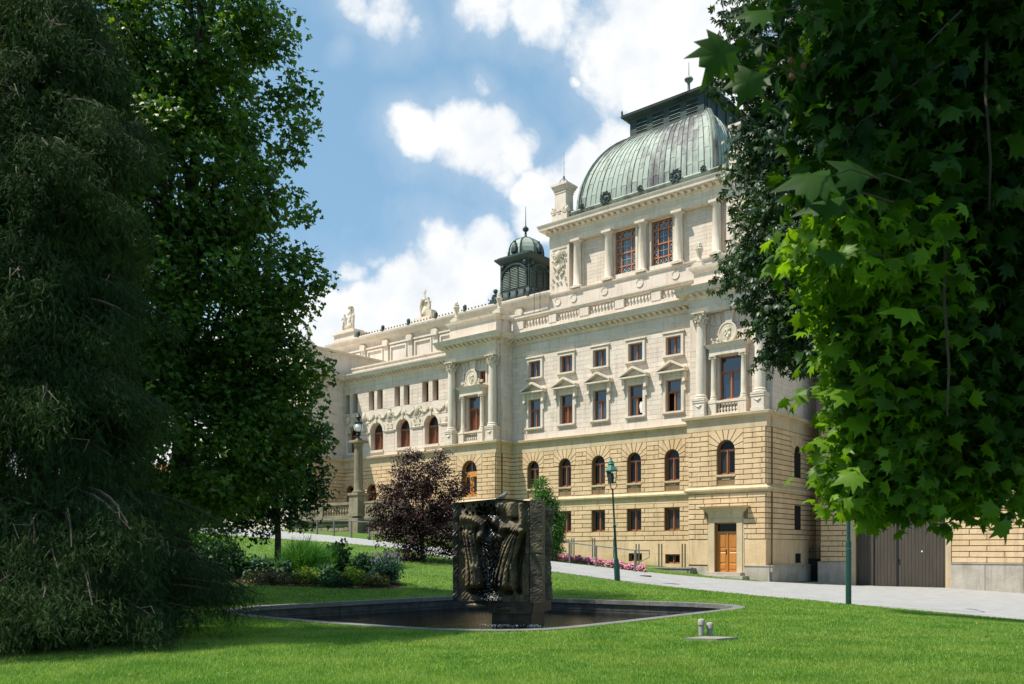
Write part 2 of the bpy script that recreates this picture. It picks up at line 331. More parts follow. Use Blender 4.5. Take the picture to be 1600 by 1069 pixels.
# stone blocks are collected, then the biggest 300 per building become single parts
BLK={}
def put_block(root,parent,mat,poly,t0,t1,ch):
    BLK.setdefault(root.name,[]).append((parent,mat,poly,t0,t1,ch))
def pix_area(poly,t1,fixed_s=None):
    zs=[p[1] for p in poly]; ss=[p[0] for p in poly]
    p=fw(sum(ss)/len(ss),t1,0); Y=max(p[1],1); inx=abs(p[0]/Y)<.6
    return (max(zs)-min(zs))*(max(ss)-min(ss))/Y**2*(1 if inx else .1)
def flush_blocks(root,limit):
    L_=BLK.get(root.name,[]); L_.sort(key=lambda b:-pix_area(b[2],b[4]))
    rest={}; cache={}
    fr=frof(root)
    for i,(par,mat,poly,t0,t1,ch) in enumerate(L_):
        if i<limit:
            p0=poly[0]; key=(mat.name,round(t0-t1,3),ch,tuple((round(p[0]-p0[0],2),round(p[1]-p0[1],2)) for p in poly))
            if key not in cache:
                mb=MB(); mb.block([(p[0]-p0[0],p[1]-p0[1]) for p in poly],t0-t1,0,ch)
                V=[(-v[0],v[1],v[2]) for v in mb.v]; me=bpy.data.meshes.new('stone_block'); me.from_pydata(V,[],mb.f); me.update(); me.materials.append(mat); cache[key]=me
            o=bpy.data.objects.new('stone_block',cache[key]); COL.objects.link(o); o.parent=par
            o.location=(-(p0[0]-fr[0]),t1-fr[1],p0[1]-fr[2])
        else:
            rest.setdefault((par.name,mat.name),[par,mat,MB()])[2].block(poly,t0,t1,ch)
    for k,(par,mat,mb) in rest.items(): B(mb,'stone_courses',mat,par,kind='stuff')
def arc_pts(sc,zs,r,n=14): return [(sc+r*math.cos(PI*k/n),zs+r*math.sin(PI*k/n)) for k in range(n+1)]
def wall(mb,s0,s1,z0,z1,t,ops,depth):
    """flat wall at t with openings (sa,sb,za,zb,arch) and their reveals"""
    ss=sorted({s0,s1,*[min(max(q,s0),s1) for o in ops for q in o[:2]]}); zz=sorted({z0,z1,*[min(max(q,z0),z1) for o in ops for q in o[2:4]]})
    for a,b in zip(ss,ss[1:]):
        for c,d in zip(zz,zz[1:]):
            m_,k_=(a+b)/2,(c+d)/2
            if any(o[0]<m_<o[1] and o[2]<k_<o[3] for o in ops): continue
            mb.add([(a,t,c),(b,t,c),(b,t,d),(a,t,d)],[(0,1,2,3)])
    for sa,sb,za,zb,ar in ops:
        t2=t+depth
        if ar:
            r=(sb-sa)/2; sc=(sa+sb)/2; zs=zb-r; pts=arc_pts(sc,zs,r)
            for p,q in zip(pts,pts[1:]):
                mb.add([(p[0],t,p[1]),(q[0],t,q[1]),(q[0],t,zb),(p[0],t,zb)],[(0,1,2,3)])
                mb.add([(p[0],t,p[1]),(q[0],t,q[1]),(q[0],t2,q[1]),(p[0],t2,p[1])],[(0,1,2,3)])
            top=zs
        else: top=zb; mb.add([(sa,t,zb),(sb,t,zb),(sb,t2,zb),(sa,t2,zb)],[(0,1,2,3)])
        mb.add([(sa,t,za),(sb,t,za),(sb,t2,za),(sa,t2,za)],[(0,1,2,3)])
        for q in (sa,sb): mb.add([(q,t,za),(q,t,top),(q,t2,top),(q,t2,za)],[(0,1,2,3)])
def swall(mb,t0,t1,z0,z1,s,ops,depth):   # same for a flank at constant s (outward = -s)
    m2=MB(); wall(m2,t0,t1,z0,z1,0,ops,depth); mb.add([(s+v[1],v[0],v[2]) for v in m2.v],m2.f)
def courses(s0,s1,z0,z1,nrow,ops,L_,off=0.):
    """running-bond rectangles that keep clear of the openings"""
    h=(z1-z0)/nrow; outp=[]
    for i in range(nrow):
        a,b=z0+i*h,z0+(i+1)*h
        cuts=[s0,s1]
        k=s0-L_*2+(L_/2 if i%2 else 0)+off
        while k<s1:
            if s0+.18<k<s1-.18: cuts.append(k)
            k+=L_
        edges=sorted({q for o in ops if o[2]<b-.03 and o[3]>a+.03 for q in o[:2] if s0<q<s1})
        cuts=sorted([c for c in cuts if all(abs(c-e)>.22 for e in edges) or c in (s0,s1)]+edges)
        for p,q in zip(cuts,cuts[1:]):
            if q-p<.06: continue
            m_=(p+q)/2; lo,hi=a,b; skip=False
            for o in ops:
                if o[0]-.001<m_<o[1]+.001 and o[2]<b-.03 and o[3]>a+.03:
                    if o[2]<=a+.06 and o[3]>=b-.06: skip=True
                    elif o[2]>a+.06: hi=min(hi,o[2])
                    else: lo=max(lo,o[3])
            if skip or hi-lo<.06: continue
            outp.append((p,q,lo,hi))
    return outp
def rustic(root,par,mat,s0,s1,z0,z1,nrow,ops,L_,t,proud,gap,ch,off=0.,side=None):
    """ops: arched openings get a fan of voussoirs"""
    box_ops=[]
    h=(z1-z0)/nrow
    for o in ops:
        if o[4]:
            r=(o[1]-o[0])/2; sc=(o[0]+o[1])/2; zs=o[3]-r; hw=r+o[5]; zt=z0+math.ceil((o[3]+.42-z0)/h-.01)*h; zt=min(zt,z1)
            zb_=z0+math.floor((zs+.02-z0)/h)*h
            box_ops.append((max(sc-hw,s0),min(sc+hw,s1),zs-.02,zt)); box_ops.append((o[0],o[1],o[2],o[3]))
            nv=9; angs=[PI*k/nv for k in range(nv+1)]
            lo_s,hi_s=max(sc-hw,s0),min(sc+hw,s1)
            def hit(a):
                ca,sa=math.cos(a),math.sin(a); c=[]
                if ca>1e-6: c.append((hi_s-sc)/ca)
                if ca<-1e-6: c.append((lo_s-sc)/ca)
                if sa>1e-6: c.append((zt-zs)/sa)
                q=min(c); return (sc+q*ca,zs+q*sa)
            for a,b in zip(angs,angs[1:]):
                g=gap/2/r; g2=g*.45
                inner=[(sc+r*math.cos(b-g-(b-a-2*g)*k/3),zs+r*math.sin(b-g-(b-a-2*g)*k/3)) for k in range(4)]
                h1,h2=hit(a+g2),hit(b-g2); corner=[]
                for cx in (hi_s,lo_s):
                    ac=math.atan2(zt-zs,cx-sc)
                    if a+g2<ac<b-g2: corner=[(cx,zt-.01)]
                put_block(root,par,mat,inner+[h1]+corner+[h2],t,t-proud,ch*.7)
        else: box_ops.append(o[:4])
    for p,q,a,b in courses(s0,s1,z0,z1,nrow,box_ops,L_,off):
        g=gap/2; put_block(root,par,mat,[(p+g*.7,a+g),(q-g*.7,a+g),(q-g*.7,b-g),(p+g*.7,b-g)],t,t-proud,ch)
def side_courses(mb,s,t0,t1,z0,z1,nrow,ops,L_,proud,gap,ch,off=0.):
    """courses on a flank facing right (constant s)"""
    m2=MB()
    box_ops=[]
    for o in ops:
        if o[4]:
            r=(o[1]-o[0])/2; sc=(o[0]+o[1])/2; zs=o[3]-r; hw=r+.45; zt=o[3]+.55
            box_ops+= [(sc-hw,sc+hw,zs,zt),o[:4]]
            for k in range(7):
                a=PI*k/7+.03;b=PI*(k+1)/7-.03
                def hit(q):
                    ca,sa=math.cos(q),math.sin(q); c=[]
                    if abs(ca)>1e-6: c.append(hw/abs(ca))
                    if sa>1e-6: c.append((zt-zs)/sa)
                    q_=min(c); return (sc+q_*ca,zs+q_*sa)
                m2.block([(sc+r*math.cos(b),zs+r*math.sin(b)),(sc+r*math.cos((a+b)/2),zs+r*math.sin((a+b)/2)),(sc+r*math.cos(a),zs+r*math.sin(a)),hit(a),hit(b)],0,-proud,ch*.6)
        else: box_ops.append(o[:4])
    for p,q,a,b in courses(t0,t1,z0,z1,nrow,box_ops,L_,off):
        g=gap/2; m2.block([(p+g*.7,a+g),(q-g*.7,a+g),(q-g*.7,b-g),(p+g*.7,b-g)],0,-proud,ch)
    mb.add([(s+v[1],v[0],v[2]) for v in m2.v],m2.f)
def rframe(mb,sa,sb,za,zb,t,w_,d=.07):      # rectangular frame ring
    mb.box(sa,sa+w_,t,t+d,za,zb); mb.box(sb-w_,sb,t,t+d,za,zb); mb.box(sa+w_,sb-w_,t,t+d,za,za+w_); mb.box(sa+w_,sb-w_,t,t+d,zb-w_,zb)
def glass_pane(parent,sa,sb,za,zb,t,mat,arch=False,name='glass_pane'):
    mb=MB()
    if arch:
        r=(sb-sa)/2; sc=(sa+sb)/2; zs=zb-r; mb.prism([(sa,za),(sb,za)]+arc_pts(sc,zs,r,12),t,t+.02)
    else: mb.box(sa,sb,t,t+.02,za,zb)
    return B(mb,name,mat,parent)
def window(root,sa,sb,za,zb,t,kind='cross',arch=False,glass=None,label=None,shutter=False,opened=0,curtain=False):
    """wooden window: frame ring, mullion, transom, one pane object per light"""
    glass=glass or GLASS
    mb=MB(); w_=.075; sc=(sa+sb)/2; d=.08
    zt=za+(zb-za)*(.64 if not arch else .60)
    if arch:
        r=(sb-sa)/2; zs=zb-r; zt=zs-.02
        mb.box(sa,sa+w_,t,t+d,za,zs); mb.box(sb-w_,sb,t,t+d,za,zs); mb.box(sa+w_,sb-w_,t,t+d,za,za+w_)
        o_=arc_pts(sc,zs,r,12); i_=arc_pts(sc,zs,r-w_,12)
        for k in range(12): mb.prism([o_[k],o_[k+1],i_[k+1],i_[k]],t,t+d)
    else: rframe(mb,sa,sb,za,zb,t,w_,d)
    if kind in('cross','tee'): mb.box(sa+w_,sb-w_,t-.03,t+d-.02,zt-.06,zt+.06)
    top=zt-.06 if kind in('cross','tee') else zb-w_
    mb.box(sc-.06,sc+.06,t-.035,t+d-.02,za+w_,top)
    mb.box(sc-.035,sc+.035,t-.065,t-.036,za+w_,top-.05)
    if kind=='cross': mb.cbox(sc,t-.055,top-.02,.11,.05,.16)
    # casement stiles
    for a,b in ((sa+w_,sc-.06),(sc+.06,sb-w_)): rframe(mb,a+.004,b-.004,za+w_+.004,top-.004,t+.012,.045,.04)
    f=B(mb,'window',WOODF,root,label=label)
    tg=t+.035
    halves=((sa+w_,sc-.06),(sc+.06,sb-w_))
    for i,(a,b) in enumerate(halves):
        if shutter:
            lm=MB(); z=za+w_+.06
            while z<top-.08: lm.box(a+.05,b-.05,tg-.01,tg+.03,z,z+.045); z+=.085
            B(lm,'louvre_slats',WOODL,f,kind='stuff'); bk=MB(); bk.box(a,b,tg+.04,tg+.05,za+w_,top); B(bk,'shutter_back',WOODL,f)
        elif opened and i==opened-1:
            op=MB(); op.box(a,b,t+.6,t+.62,za,top); B(op,'dark_room',DARK,f)
        else: glass_pane(f,a,b,za+w_,top,tg,glass)
    if kind in('cross','tee'):
        if arch:
            glass_pane(f,sa+w_,sb-w_,zt+.06,zb-w_,tg,glass,True)
        else: glass_pane(f,sa+w_,sb-w_,zt+.06,zb-w_,tg,glass)
    if curtain:
        cm=MB()
        for k in range(5): cm.tube([(sa+.2+k*.05,t-.02,za+1.1),(sa+.24+k*.05,t-.05,za+.75),(sa+.2+k*.04,t-.03,za+.25)],[.02,.045,.03],5)
        B(cm,'curtain',CURT,f,True)
    return f
def baluster_run(root,s0,s1,t,z0,z1,n,mat,r=.09):
    """individual balusters, shared mesh"""
    H=z1-z0; pr=[(r*.9,0),(r*.9,H*.07),(r*.5,H*.12),(r*.62,H*.18),(r*1.05,H*.33),(r*.95,H*.45),(r*.5,H*.62),(r*.42,H*.78),(r*.6,H*.84),(r*.5,H*.88),(r*.9,H*.93),(r*.9,H)]
    fr=frof(root); mb=MB(); mb.lathe(pr,0,0,8); me=bpy.data.meshes.new('baluster'); me.from_pydata(mb.v,[],mb.f); me.update(); me.materials.append(mat)
    me.polygons.foreach_set('use_smooth',np.ones(len(me.polygons),bool))
    for k in range(n):
        s=s0+(s1-s0)*(k+.5)/n; o=bpy.data.objects.new('baluster',me); COL.objects.link(o); o.parent=root; o.location=(-(s-fr[0]),t-fr[1],z0-fr[2])
def modillions(mb,path,z0,z1,out0,out1,step,w_=.22):
    for i in range(len(path)-1):
        a,b=Vector(path[i]),Vector(path[i+1]); d=b-a; Ln=d.length; d.normalize(); nn=Vector((d.y,-d.x)); ct=max(1,int(Ln/step))
        if Ln<.5: continue
        for k in range(ct):
            p=a+d*((k+.5)*Ln/ct)
            q=[p+nn*out0-d*w_/2,p+nn*out0+d*w_/2,p+nn*out1+d*w_/2,p+nn*out1-d*w_/2]
            h=z1-z0; V=[(v.x,v.y,z1) for v in q]+[(q[0].x,q[0].y,z0),(q[1].x,q[1].y,z0),(q[2].x,q[2].y,z0+h*.5),(q[3].x,q[3].y,z0+h*.5)]
            mb.add(V,[(0,1,2,3),(4,7,6,5),(0,4,5,1),(2,6,7,3),(1,5,6,2),(3,7,4,0)])
def column(root,s,t,z0,z1,r,cap_h,name='column',ionic=False):
    mb=MB(); H=z1-z0-cap_h
    mb.cbox(s,t,z0+.06,r*2.7,r*2.7,.12)
    mb.lathe([(r*1.3,.12),(r*1.34,.18),(r*1.25,.24),(r*1.12,.28),(r*1.2,.34),(r*1.15,.4),(r,.45),(r*1.0,H*.33),(r*.95,H*.66),(r*.86,H-.08),(r*.95,H-.05),(r*.95,H)],s,t,20,z0)
    c=B(mb,name,CREAMT,root,True)
    m2=MB(); zc=z1-cap_h
    if ionic:
        m2.lathe([(r*.9,0),(r*1.2,cap_h*.4),(r*1.2,cap_h*.6)],s,t,12,zc)
        for k in (-1,1): m2.tube([(s+k*r*1.05,t-r*1.2,zc+cap_h*.5),(s+k*r*1.05,t+r*.6,zc+cap_h*.5)],r*.42,10)
        m2.cbox(s,t,z1-cap_h*.15,r*2.7,r*2.7,cap_h*.3)
    else:
        m2.lathe([(r*.86,0),(r*.9,cap_h*.5),(r*1.15,cap_h*.85)],s,t,12,zc)
        for row,(n_,rr,zz,sz) in enumerate(((8,1.02,.22,.1),(8,1.16,.5,.1),(4,1.42,.82,.11))):
            for k in range(n_):
                a=2*PI*(k+(.5 if row==1 else 0))/n_+(PI/4 if row==2 else 0)
                x,y=s+math.cos(a)*r*rr,t+math.sin(a)*r*rr; m2.ball(x,y,zc+cap_h*zz,r*.30,r*.30,cap_h*.17,6,4,.25)
                m2.ball(s+math.cos(a)*r*(rr+.2),t+math.sin(a)*r*(rr+.2),zc+cap_h*(zz+.1),r*.17,None,cap_h*.07,5,3,.2)
        m2.cbox(s,t,z1-cap_h*.06,r*2.75,r*2.75,cap_h*.12)
    B(m2,'capital',LEADC,c,True)
    return c
def curls(mb,s0,s1,z0,z1,t,n,seed,rmin=.06,rmax=.14,sym=True,dep=.10):
    """scrolling foliage relief: small rings, leaves and buds mirrored about the centre"""
    rs=random.Random(seed); sc=(s0+s1)/2
    for _ in range(n):
        a=rs.uniform(0,(s1-s0)/2); z=rs.uniform(z0,z1); r=rs.uniform(rmin,rmax); k=rs.random(); a0=rs.uniform(0,6)
        for sg in ((-1,1) if sym else (1,)):
            x=sc+sg*a
            if k<.5:
                pts=[(x+sg*r*(1-q*.11)*math.cos(a0+q*.75),t-dep*.5,z+r*(1-q*.11)*math.sin(a0+q*.75)) for q in range(8)]
                mb.tube(pts,[.045*(1-q*.07) for q in range(8)],5)
            else: mb.ball(x,t-dep*.3,z,r*.75,dep*.6,r*.95,7,4,.25)
def urn(name,s,t,z,h,label,group=None):
    o=fempty(name,s,t,z,label=label,cat='urn',group=group); k=h/1.9
    mb=MB(); mb.cbox(s,t,z+.12*k,.8*k,.8*k,.24*k); mb.cbox(s,t,z+.3*k,.6*k,.6*k,.14*k); B(mb,'pedestal',CREAMT,o)
    m=MB(); m.lathe([(.16*k,.36*k),(.26*k,.45*k),(.14*k,.58*k),(.12*k,.75*k),(.19*k,1.0*k),(.26*k,1.25*k),(.30*k,1.34*k),(.2*k,1.42*k),(.15*k,1.46*k)],s,t,14,z)
    B(m,'urn_body',LEADC,o,True)
    m=MB()
    for j in range(7):
        a=j*2*PI/7; m.ball(s+.13*k*math.cos(a),t+.13*k*math.sin(a),z+1.52*k,.1*k,None,.12*k,6,4,.25)
    m.ball(s,t,z+1.68*k,.14*k,None,.2*k,7,5,.2); B(m,'carved_flowers',LEADC,o,True); return o
# ================================================================ the theatre
TH=fempty('theatre_building',0,0,-2.2,label='large cream and ochre stone theatre with green copper dome, behind the sloping path',cat='theatre')
ZB=9.33; ZS=4.2; TS=-1.0       # cream/ochre band top, lower string course top, plinth
WC=[21.68,18.35,15.03,11.70,8.38]            # five bays
# --- main walls (backing), openings
up=[(c-.64,c+.64,14.64,16.05,False) for c in WC]; mn=[(c-.66,c+.66,10.40,12.80,False) for c in WC]
ar=[(c-.62,c+.62,5.22,7.55,True) for c in WC]; gr=[(c-.63,c+.63,1.50,3.17,False) for c in WC]; bs=[(8.35-.62,8.35+.62,-1.0,-.29,False),(11.6-.6,11.6+.6,-.85,-.22,False)]
mw=MB(); wall(mw,6.0,24.3,ZB,18.0,2.56,up+mn,.40); 
mw.box(6.0,24.3,2.96,3.3,ZB,18.0) if False else None
wl=B(mw,'upper_wall',CREAM,TH)
mw=MB(); wall(mw,5.6,24.1,-2.4,ZB-.2,2.34,ar+gr+bs,.45); wlo=B(mw,'lower_wall',TANJ,TH)
# dark rooms behind every opening
mb=MB(); mb.box(-.1,60,3.3,8.9,-2.2,17.6); B(mb,'dark_interior',DARK,TH)
# cream ashlar with fine joints (bays)
for c in WC: pass
ash_ops=[(o[0]-.26,o[1]+.26,o[2]-.28,o[3]+.34,False) for o in up]+[(o[0]-.30,o[1]+.30,o[2]-.32,o[3]+.55,False) for o in mn]
mb=MB()
for p,q,a,b in courses(6.0,24.3,10.0,16.5,18,[o[:4] for o in ash_ops],1.25): mb.block([(p+.008,a+.010),(q-.008,a+.010),(q-.008,b-.010),(p+.008,b-.010)],2.56,2.545,.004)
for p,q,a,b in courses(6.0,24.3,16.6,17.55,2,[],1.9): mb.block([(p+.008,a+.008),(q-.008,a+.008),(q-.008,b-.008),(p+.008,b-.008)],2.56,2.50,.006)
B(mb,'ashlar_courses',CREAM,wl,kind='stuff')
mb=MB(); mb.box(6.0,24.3,2.44,2.56,ZB,9.95); B(mb,'dado_course',CREAM,wl)
# ochre rustication, bays
AR=[(*o,.50) for o in ar]
rustic(TH,wlo,TAN,5.76,24.06,4.45,8.28,11,AR+[(o[0],o[1],4.3,5.0,False,0) for o in ar],1.66,2.34,.085,.05,.03)
rustic(TH,wlo,TAN,5.76,24.06,.75,3.55,8,[(*o,0) for o in gr],1.66,2.34,.085,.055,.03)
mb=MB()
for c in WC: mb.box(c-.615,c+.615,2.42,2.80,4.35,5.0); mb.box(c-.68,c+.68,2.22,2.75,5.08,5.2); mb.box(c-.28,c+.28,2.33,2.45,4.86,4.94)
B(mb,'apron_panels',TANT,wlo)
mb=MB(); wall(mb,5.76,24.06,-2.4,.74,2.29,[(a,b,c,d,False) for a,b,c,d,_ in bs],.05)
mb.box(5.76,24.06,2.28,2.34,3.56,3.95); B(mb,'base_wall',TAN,wlo)
# windows of the bays
for i,c in enumerate(WC):
    window(TH,c-.64,c+.64,14.64,16.05,2.80,'plain')
    window(TH,c-.66,c+.66,10.40,12.80,2.80,'cross',shutter=(i==1),opened={0:0,3:1,4:2}.get(i,0),curtain=(i==3))
    window(TH,c-.62,c+.62,5.22,7.55,2.62,'cross',True,GLASSD)
    window(TH,c-.63,c+.63,1.50,3.17,2.62,'plain',False,GLASSD)
    # architraves, sills, pediments
    m=MB()
    for (a,b,z0,z1,w_) in ((c-.64,c+.64,14.64,16.05,.20),(c-.66,c+.66,10.40,12.80,.22)):
        rg=.10; m.box(a-w_,a,2.43,2.56,z0,z1+w_); m.box(b,b+w_,2.43,2.56,z0,z1+w_); m.box(a,b,2.43,2.56,z1,z1+w_)
        m.box(a-w_-.04,a-w_,2.47,2.56,z0,z1+w_+.04); m.box(b+w_,b+w_+.04,2.47,2.56,z0,z1+w_+.04); m.box(a-w_,b+w_,2.47,2.56,z1+w_+.001,z1+w_+.04)
    m.box(c-.95,c+.95,2.36,2.56,16.30,16.40)
    B(m,'window_surround',CREAMT,TH)
    m=MB()
    for z0 in (14.64,10.40): m.box(c-.92,c+.92,2.26,2.75,z0-.13,z0); m.box(c-.84,c+.84,2.36,2.56,z0-.22,z0-.131)
    B(m,'sill',CREAMT,TH)
    m=MB(); w_=1.22; z0=13.30; m.box(c-.92,c+.92,2.40,2.56,13.03,13.3)   # frieze
    for sg in (-1,1): m.box(c+sg*.98-.11,c+sg*.98+.11,2.20,2.56,12.55,13.29); m.ball(c+sg*.98,2.22,12.55,.11,.08,.12,7,4); m.box(c+sg*.98-.07,c+sg*.98+.07,2.40,2.56,11.9,12.5)
    m.prism([(c-w_,z0),(c+w_,z0),(c+w_,z0+.12),(c-w_,z0+.12)],2.56,1.98)
    for sg in (-1,1):
        a=(c+sg*w_,z0+.12); b=(c,z0+.12+.62); n_=(0,.16)
        m.prism([a,b,(b[0],b[1]+.17),(a[0],a[1]+.16)],2.56,1.96)
    m.prism([(c-w_+.1,z0+.13),(c+w_-.1,z0+.13),(c,z0+.70)],2.56,2.42)
    B(m,'pediment',CREAMT,TH)
for a,b,z0,z1,_ in bs: window(TH,a,b,z0,z1,2.55,'plain',False,GLASSD)
# --- projecting pavilions
def pavilion(s0,s1,tf,name,main_glass,door_kind):
    """s0 right edge, s1 left edge, tf front plane of the ochre storey"""
    sc=(s0+s1)/2; ts=tf+.67
    P=MB()
    if door_kind=='wood': ops=[(sc-.66,sc+.66,5.22,7.58,True),(sc-.83,sc+.83,-1.5,1.90,False)]
    else: ops=[(sc-.88,sc+.88,4.66,7.80,True)]
    wall(P,s0,s1,-2.6,ZB-.2,tf,ops,.5)
    P.box(s0-.002,s0,tf,ts,-2.6,ZB-.2); P.box(s1,s1+.002,tf,2.4,-2.6,ZB-.2)
    P.add([(s0,ts,-2.6),(s0-.175,ts,-2.6),(s0-.175,ts,ZB-.2),(s0,ts,ZB-.2)],[(0,1,2,3)])
    lo=B(P,'pavilion_lower_wall',TANJ,TH)
    pr,g=.085,.05
    if door_kind=='wood':
        rustic(TH,lo,TAN,s0,s1,4.45,8.28,11,[(*ops[0],.62),(sc-.66,sc+.66,4.3,5.0,False,0)],1.30,tf,pr,g,.03,off=.25)
        rustic(TH,lo,TAN,s0,s1,.75,3.92,9,[(sc-1.32,sc+1.32,-3,2.45,False,0),(sc-1.6,sc+1.6,2.2,2.98,False,0)],1.30,tf,pr,.055,.03)
        m=MB(); m.box(sc-.655,sc+.655,tf+.06,tf+.4,4.35,5.0); m.box(sc-.72,sc+.72,tf-.12,tf+.4,5.08,5.2); m.box(sc-.3,sc+.3,tf-.03,tf+.1,4.86,4.94); B(m,'apron_panel',TANT,lo)
        m=MB(); m.box(s0,sc-1.32,tf-.05,tf,-1.0,.74); m.box(sc+1.32,s1,tf-.05,tf,-1.0,.74); B(m,'base_wall',TAN,lo)
        window(TH,sc-.66,sc+.66,5.22,7.58,tf+.28,'cross',True,GLASSD)
        # door: surround, hood, leaves
        m=MB(); m.box(sc-1.24,sc-.83,tf-.14,tf+.3,-1.5,1.9); m.box(sc+.83,sc+1.24,tf-.14,tf+.3,-1.5,1.9); m.box(sc-1.24,sc+1.24,tf-.14,tf+.3,1.9,2.2)
        m.box(sc-1.34,sc-1.24,tf-.09,tf,-1.5,2.25); m.box(sc+1.24,sc+1.34,tf-.09,tf,-1.5,2.25)
        m.mold([(sc-1.22,tf),(sc-1.22,tf-.1),(sc+1.22,tf-.1),(sc+1.22,tf)],[(0,2.2),(.05,2.22),(.06,2.45),(.14,2.62),(.30,2.74),(.34,2.86),(.52,2.92),(.56,3.02),(0,3.04)]); m.box(sc-1.22,sc+1.22,tf-.1,tf,2.2,3.03)
        B(m,'door_surround',TANT,lo)
        d=MB(); rframe(d,sc-.83,sc+.83,-1.5,1.9,tf+.22,.07,.1); d.box(sc-.76,sc+.76,tf+.2,tf+.3,1.18,1.30); d.box(sc-.03,sc+.03,tf+.18,tf+.3,-1.43,1.18)
        dr=B(d,'door',WOODO,TH,label='pair of orange oak panelled door leaves under a glass fanlight')
        for sg in (-1,1):
            a,b=(sc-.76,sc-.03) if sg<0 else (sc+.03,sc+.76); m=MB(); m.box(a,b,tf+.25,tf+.3,-1.43,1.18)
            for z0,z1 in ((-1.3,-.95),(-.85,-.15),(-.05,.10),(.20,1.08)):
                m.block([(a+.12,z0),(b-.12,z0),(b-.12,z1),(a+.12,z1)],tf+.25,tf+.225,.03); 
            m.box(a+.04,a+.08,tf+.235,tf+.25,-1.4,1.15); m.box(b-.08,b-.04,tf+.235,tf+.25,-1.4,1.15)
            B(m,'door_leaf',WOODO,dr)
        m=MB(); m.tube([(sc+.1,tf+.2,-.1),(sc+.1,tf+.14,-.1),(sc+.2,tf+.14,-.1)],.018,6); m.box(sc+.07,sc+.13,tf+.21,tf+.25,-.25,.05); B(m,'handle',IRON,dr)
        glass_pane(dr,sc-.76,sc+.76,1.3,1.83,tf+.27,GLASSD)
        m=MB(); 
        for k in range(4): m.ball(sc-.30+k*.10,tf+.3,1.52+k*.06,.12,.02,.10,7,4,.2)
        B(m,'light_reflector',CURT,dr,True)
        m=MB(); m.box(sc-1.4,sc+1.4,tf-.8,tf,-1.72,-1.5); m.box(sc-1.7,sc+1.7,tf-1.1,tf-.01,-1.95,-1.721); B(m,'door_step',GREYST,lo)
        m=MB(); m.box(s0-.28,sc-1.34,tf-.14,tf,-2.6,-1.07); m.box(sc+1.34,s1,tf-.12,tf,-2.4,-1.12); m.box(s0-.32,sc-1.34,tf-.18,tf,-1.068,-1.0); B(m,'plinth',GREYST,lo)
    else:
        rustic(TH,lo,TAN,s0,s1,4.45,8.28,11,[(*ops[0],.60)],1.30,tf,pr,g,.03,off=.25)
        rustic(TH,lo,TAN,s0,s1,.75,3.92,9,[],1.30,tf,pr,.055,.03)
        d=MB(); r=.88; zs=7.8-r; a,b=sc-.88,sc+.88
        d.box(a,a+.1,tf+.3,tf+.4,4.66,zs); d.box(b-.1,b,tf+.3,tf+.4,4.66,zs); d.box(a,b,tf+.27,tf+.4,zs-.5,zs-.05)
        o_=arc_pts(sc,zs,r,12); i_=arc_pts(sc,zs,r-.09,12)
        for k in range(12): d.prism([o_[k],o_[k+1],i_[k+1],i_[k]],tf+.3,tf+.4)
        d.box(sc-.04,sc+.04,tf+.3,tf+.38,zs,7.74); d.box(sc-.09,sc+.09,tf+.26,tf+.38,4.66,zs-.5); d.cbox(sc,tf+.24,zs-.6,.34,.08,.25)
        for q in (a+.1,b-.24,sc-.23,sc+.09): d.box(q,q+.14,tf+.3,tf+.38,4.66,zs-.5)
        d.box(a+.24,sc-.23,tf+.31,tf+.38,4.66,5.1); d.box(sc+.23,b-.24,tf+.31,tf+.38,4.66,5.1)
        dr=B(d,'door',WOODO,TH,label='arched orange wood double door with tall glass panes')
        glass_pane(dr,a+.09,b-.09,zs,7.7,tf+.35,GLASSD,True); glass_pane(dr,a+.24,sc-.23,5.1,zs-.5,tf+.35,GLASSD); glass_pane(dr,sc+.23,b-.24,5.1,zs-.5,tf+.35,GLASSD)
    # quoin strip of the corner, right flank courses
    m=MB()
    for k in range(11): h=3.83/11; z=4.45+k*h; m.block([(s0-.005,z+.025),(s0-.005,z+h-.025),(s0-.175,z+h-.025),(s0-.175,z+.025)],ts,ts-.01,.004)
    # upper storey (cream)
    wU=MB(); cr=s0-.175; cl=s1+.25
    wo=[(sc-.86,sc+.86,10.50,13.52,False)]+([(sc-1.25,sc+1.25,14.2,15.6,False)] if door_kind!='wood' else [])
    wall(wU,cr,cl,ZB,16.65,ts,wo,.45); wU.box(cl,cl+.002,ts,2.56,ZB,16.65)
    if door_kind=='wood':
        pass
    uw=B(wU,'pavilion_upper_wall',CREAM,TH)
    m=MB()
    for p,q,a,b in courses(cr,cl,10.0,14.55,12,[(sc-1.35,sc+1.35,9,14.3)],1.5): m.block([(p+.008,a+.01),(q-.008,a+.01),(q-.008,b-.01),(p+.008,b-.01)],ts,ts-.016,.004)
    if door_kind=='wood':
        rframe(m,sc-1.3,sc+1.3,14.1,15.65,ts-.06,.12,.06)
    else: rframe(m,sc-1.45,sc+1.45,14.0,15.8,ts-.06,.18,.06)
    for k in range(-4,5):     # flat arch of wedge stones with a keystone
        w0,w1=.34,.42; a=sc+k*.42
        if k==0: m.block([(sc-.24,15.72),(sc+.24,15.72),(sc+.33,16.6),(sc-.33,16.6)],ts,ts-.30,.02)
        else: sh=k*.06; m.block([(a-.19,15.75),(a+.19,15.75),(a+.20+sh,16.6),(a-.18+sh,16.6)],ts,ts-.05,.012)
    B(m,'ashlar_courses',CREAM,uw,kind='stuff')
    window(TH,sc-.86,sc+.86,10.50,13.52,ts+.22,'cross',False,main_glass,shutter=(door_kind!='wood'))
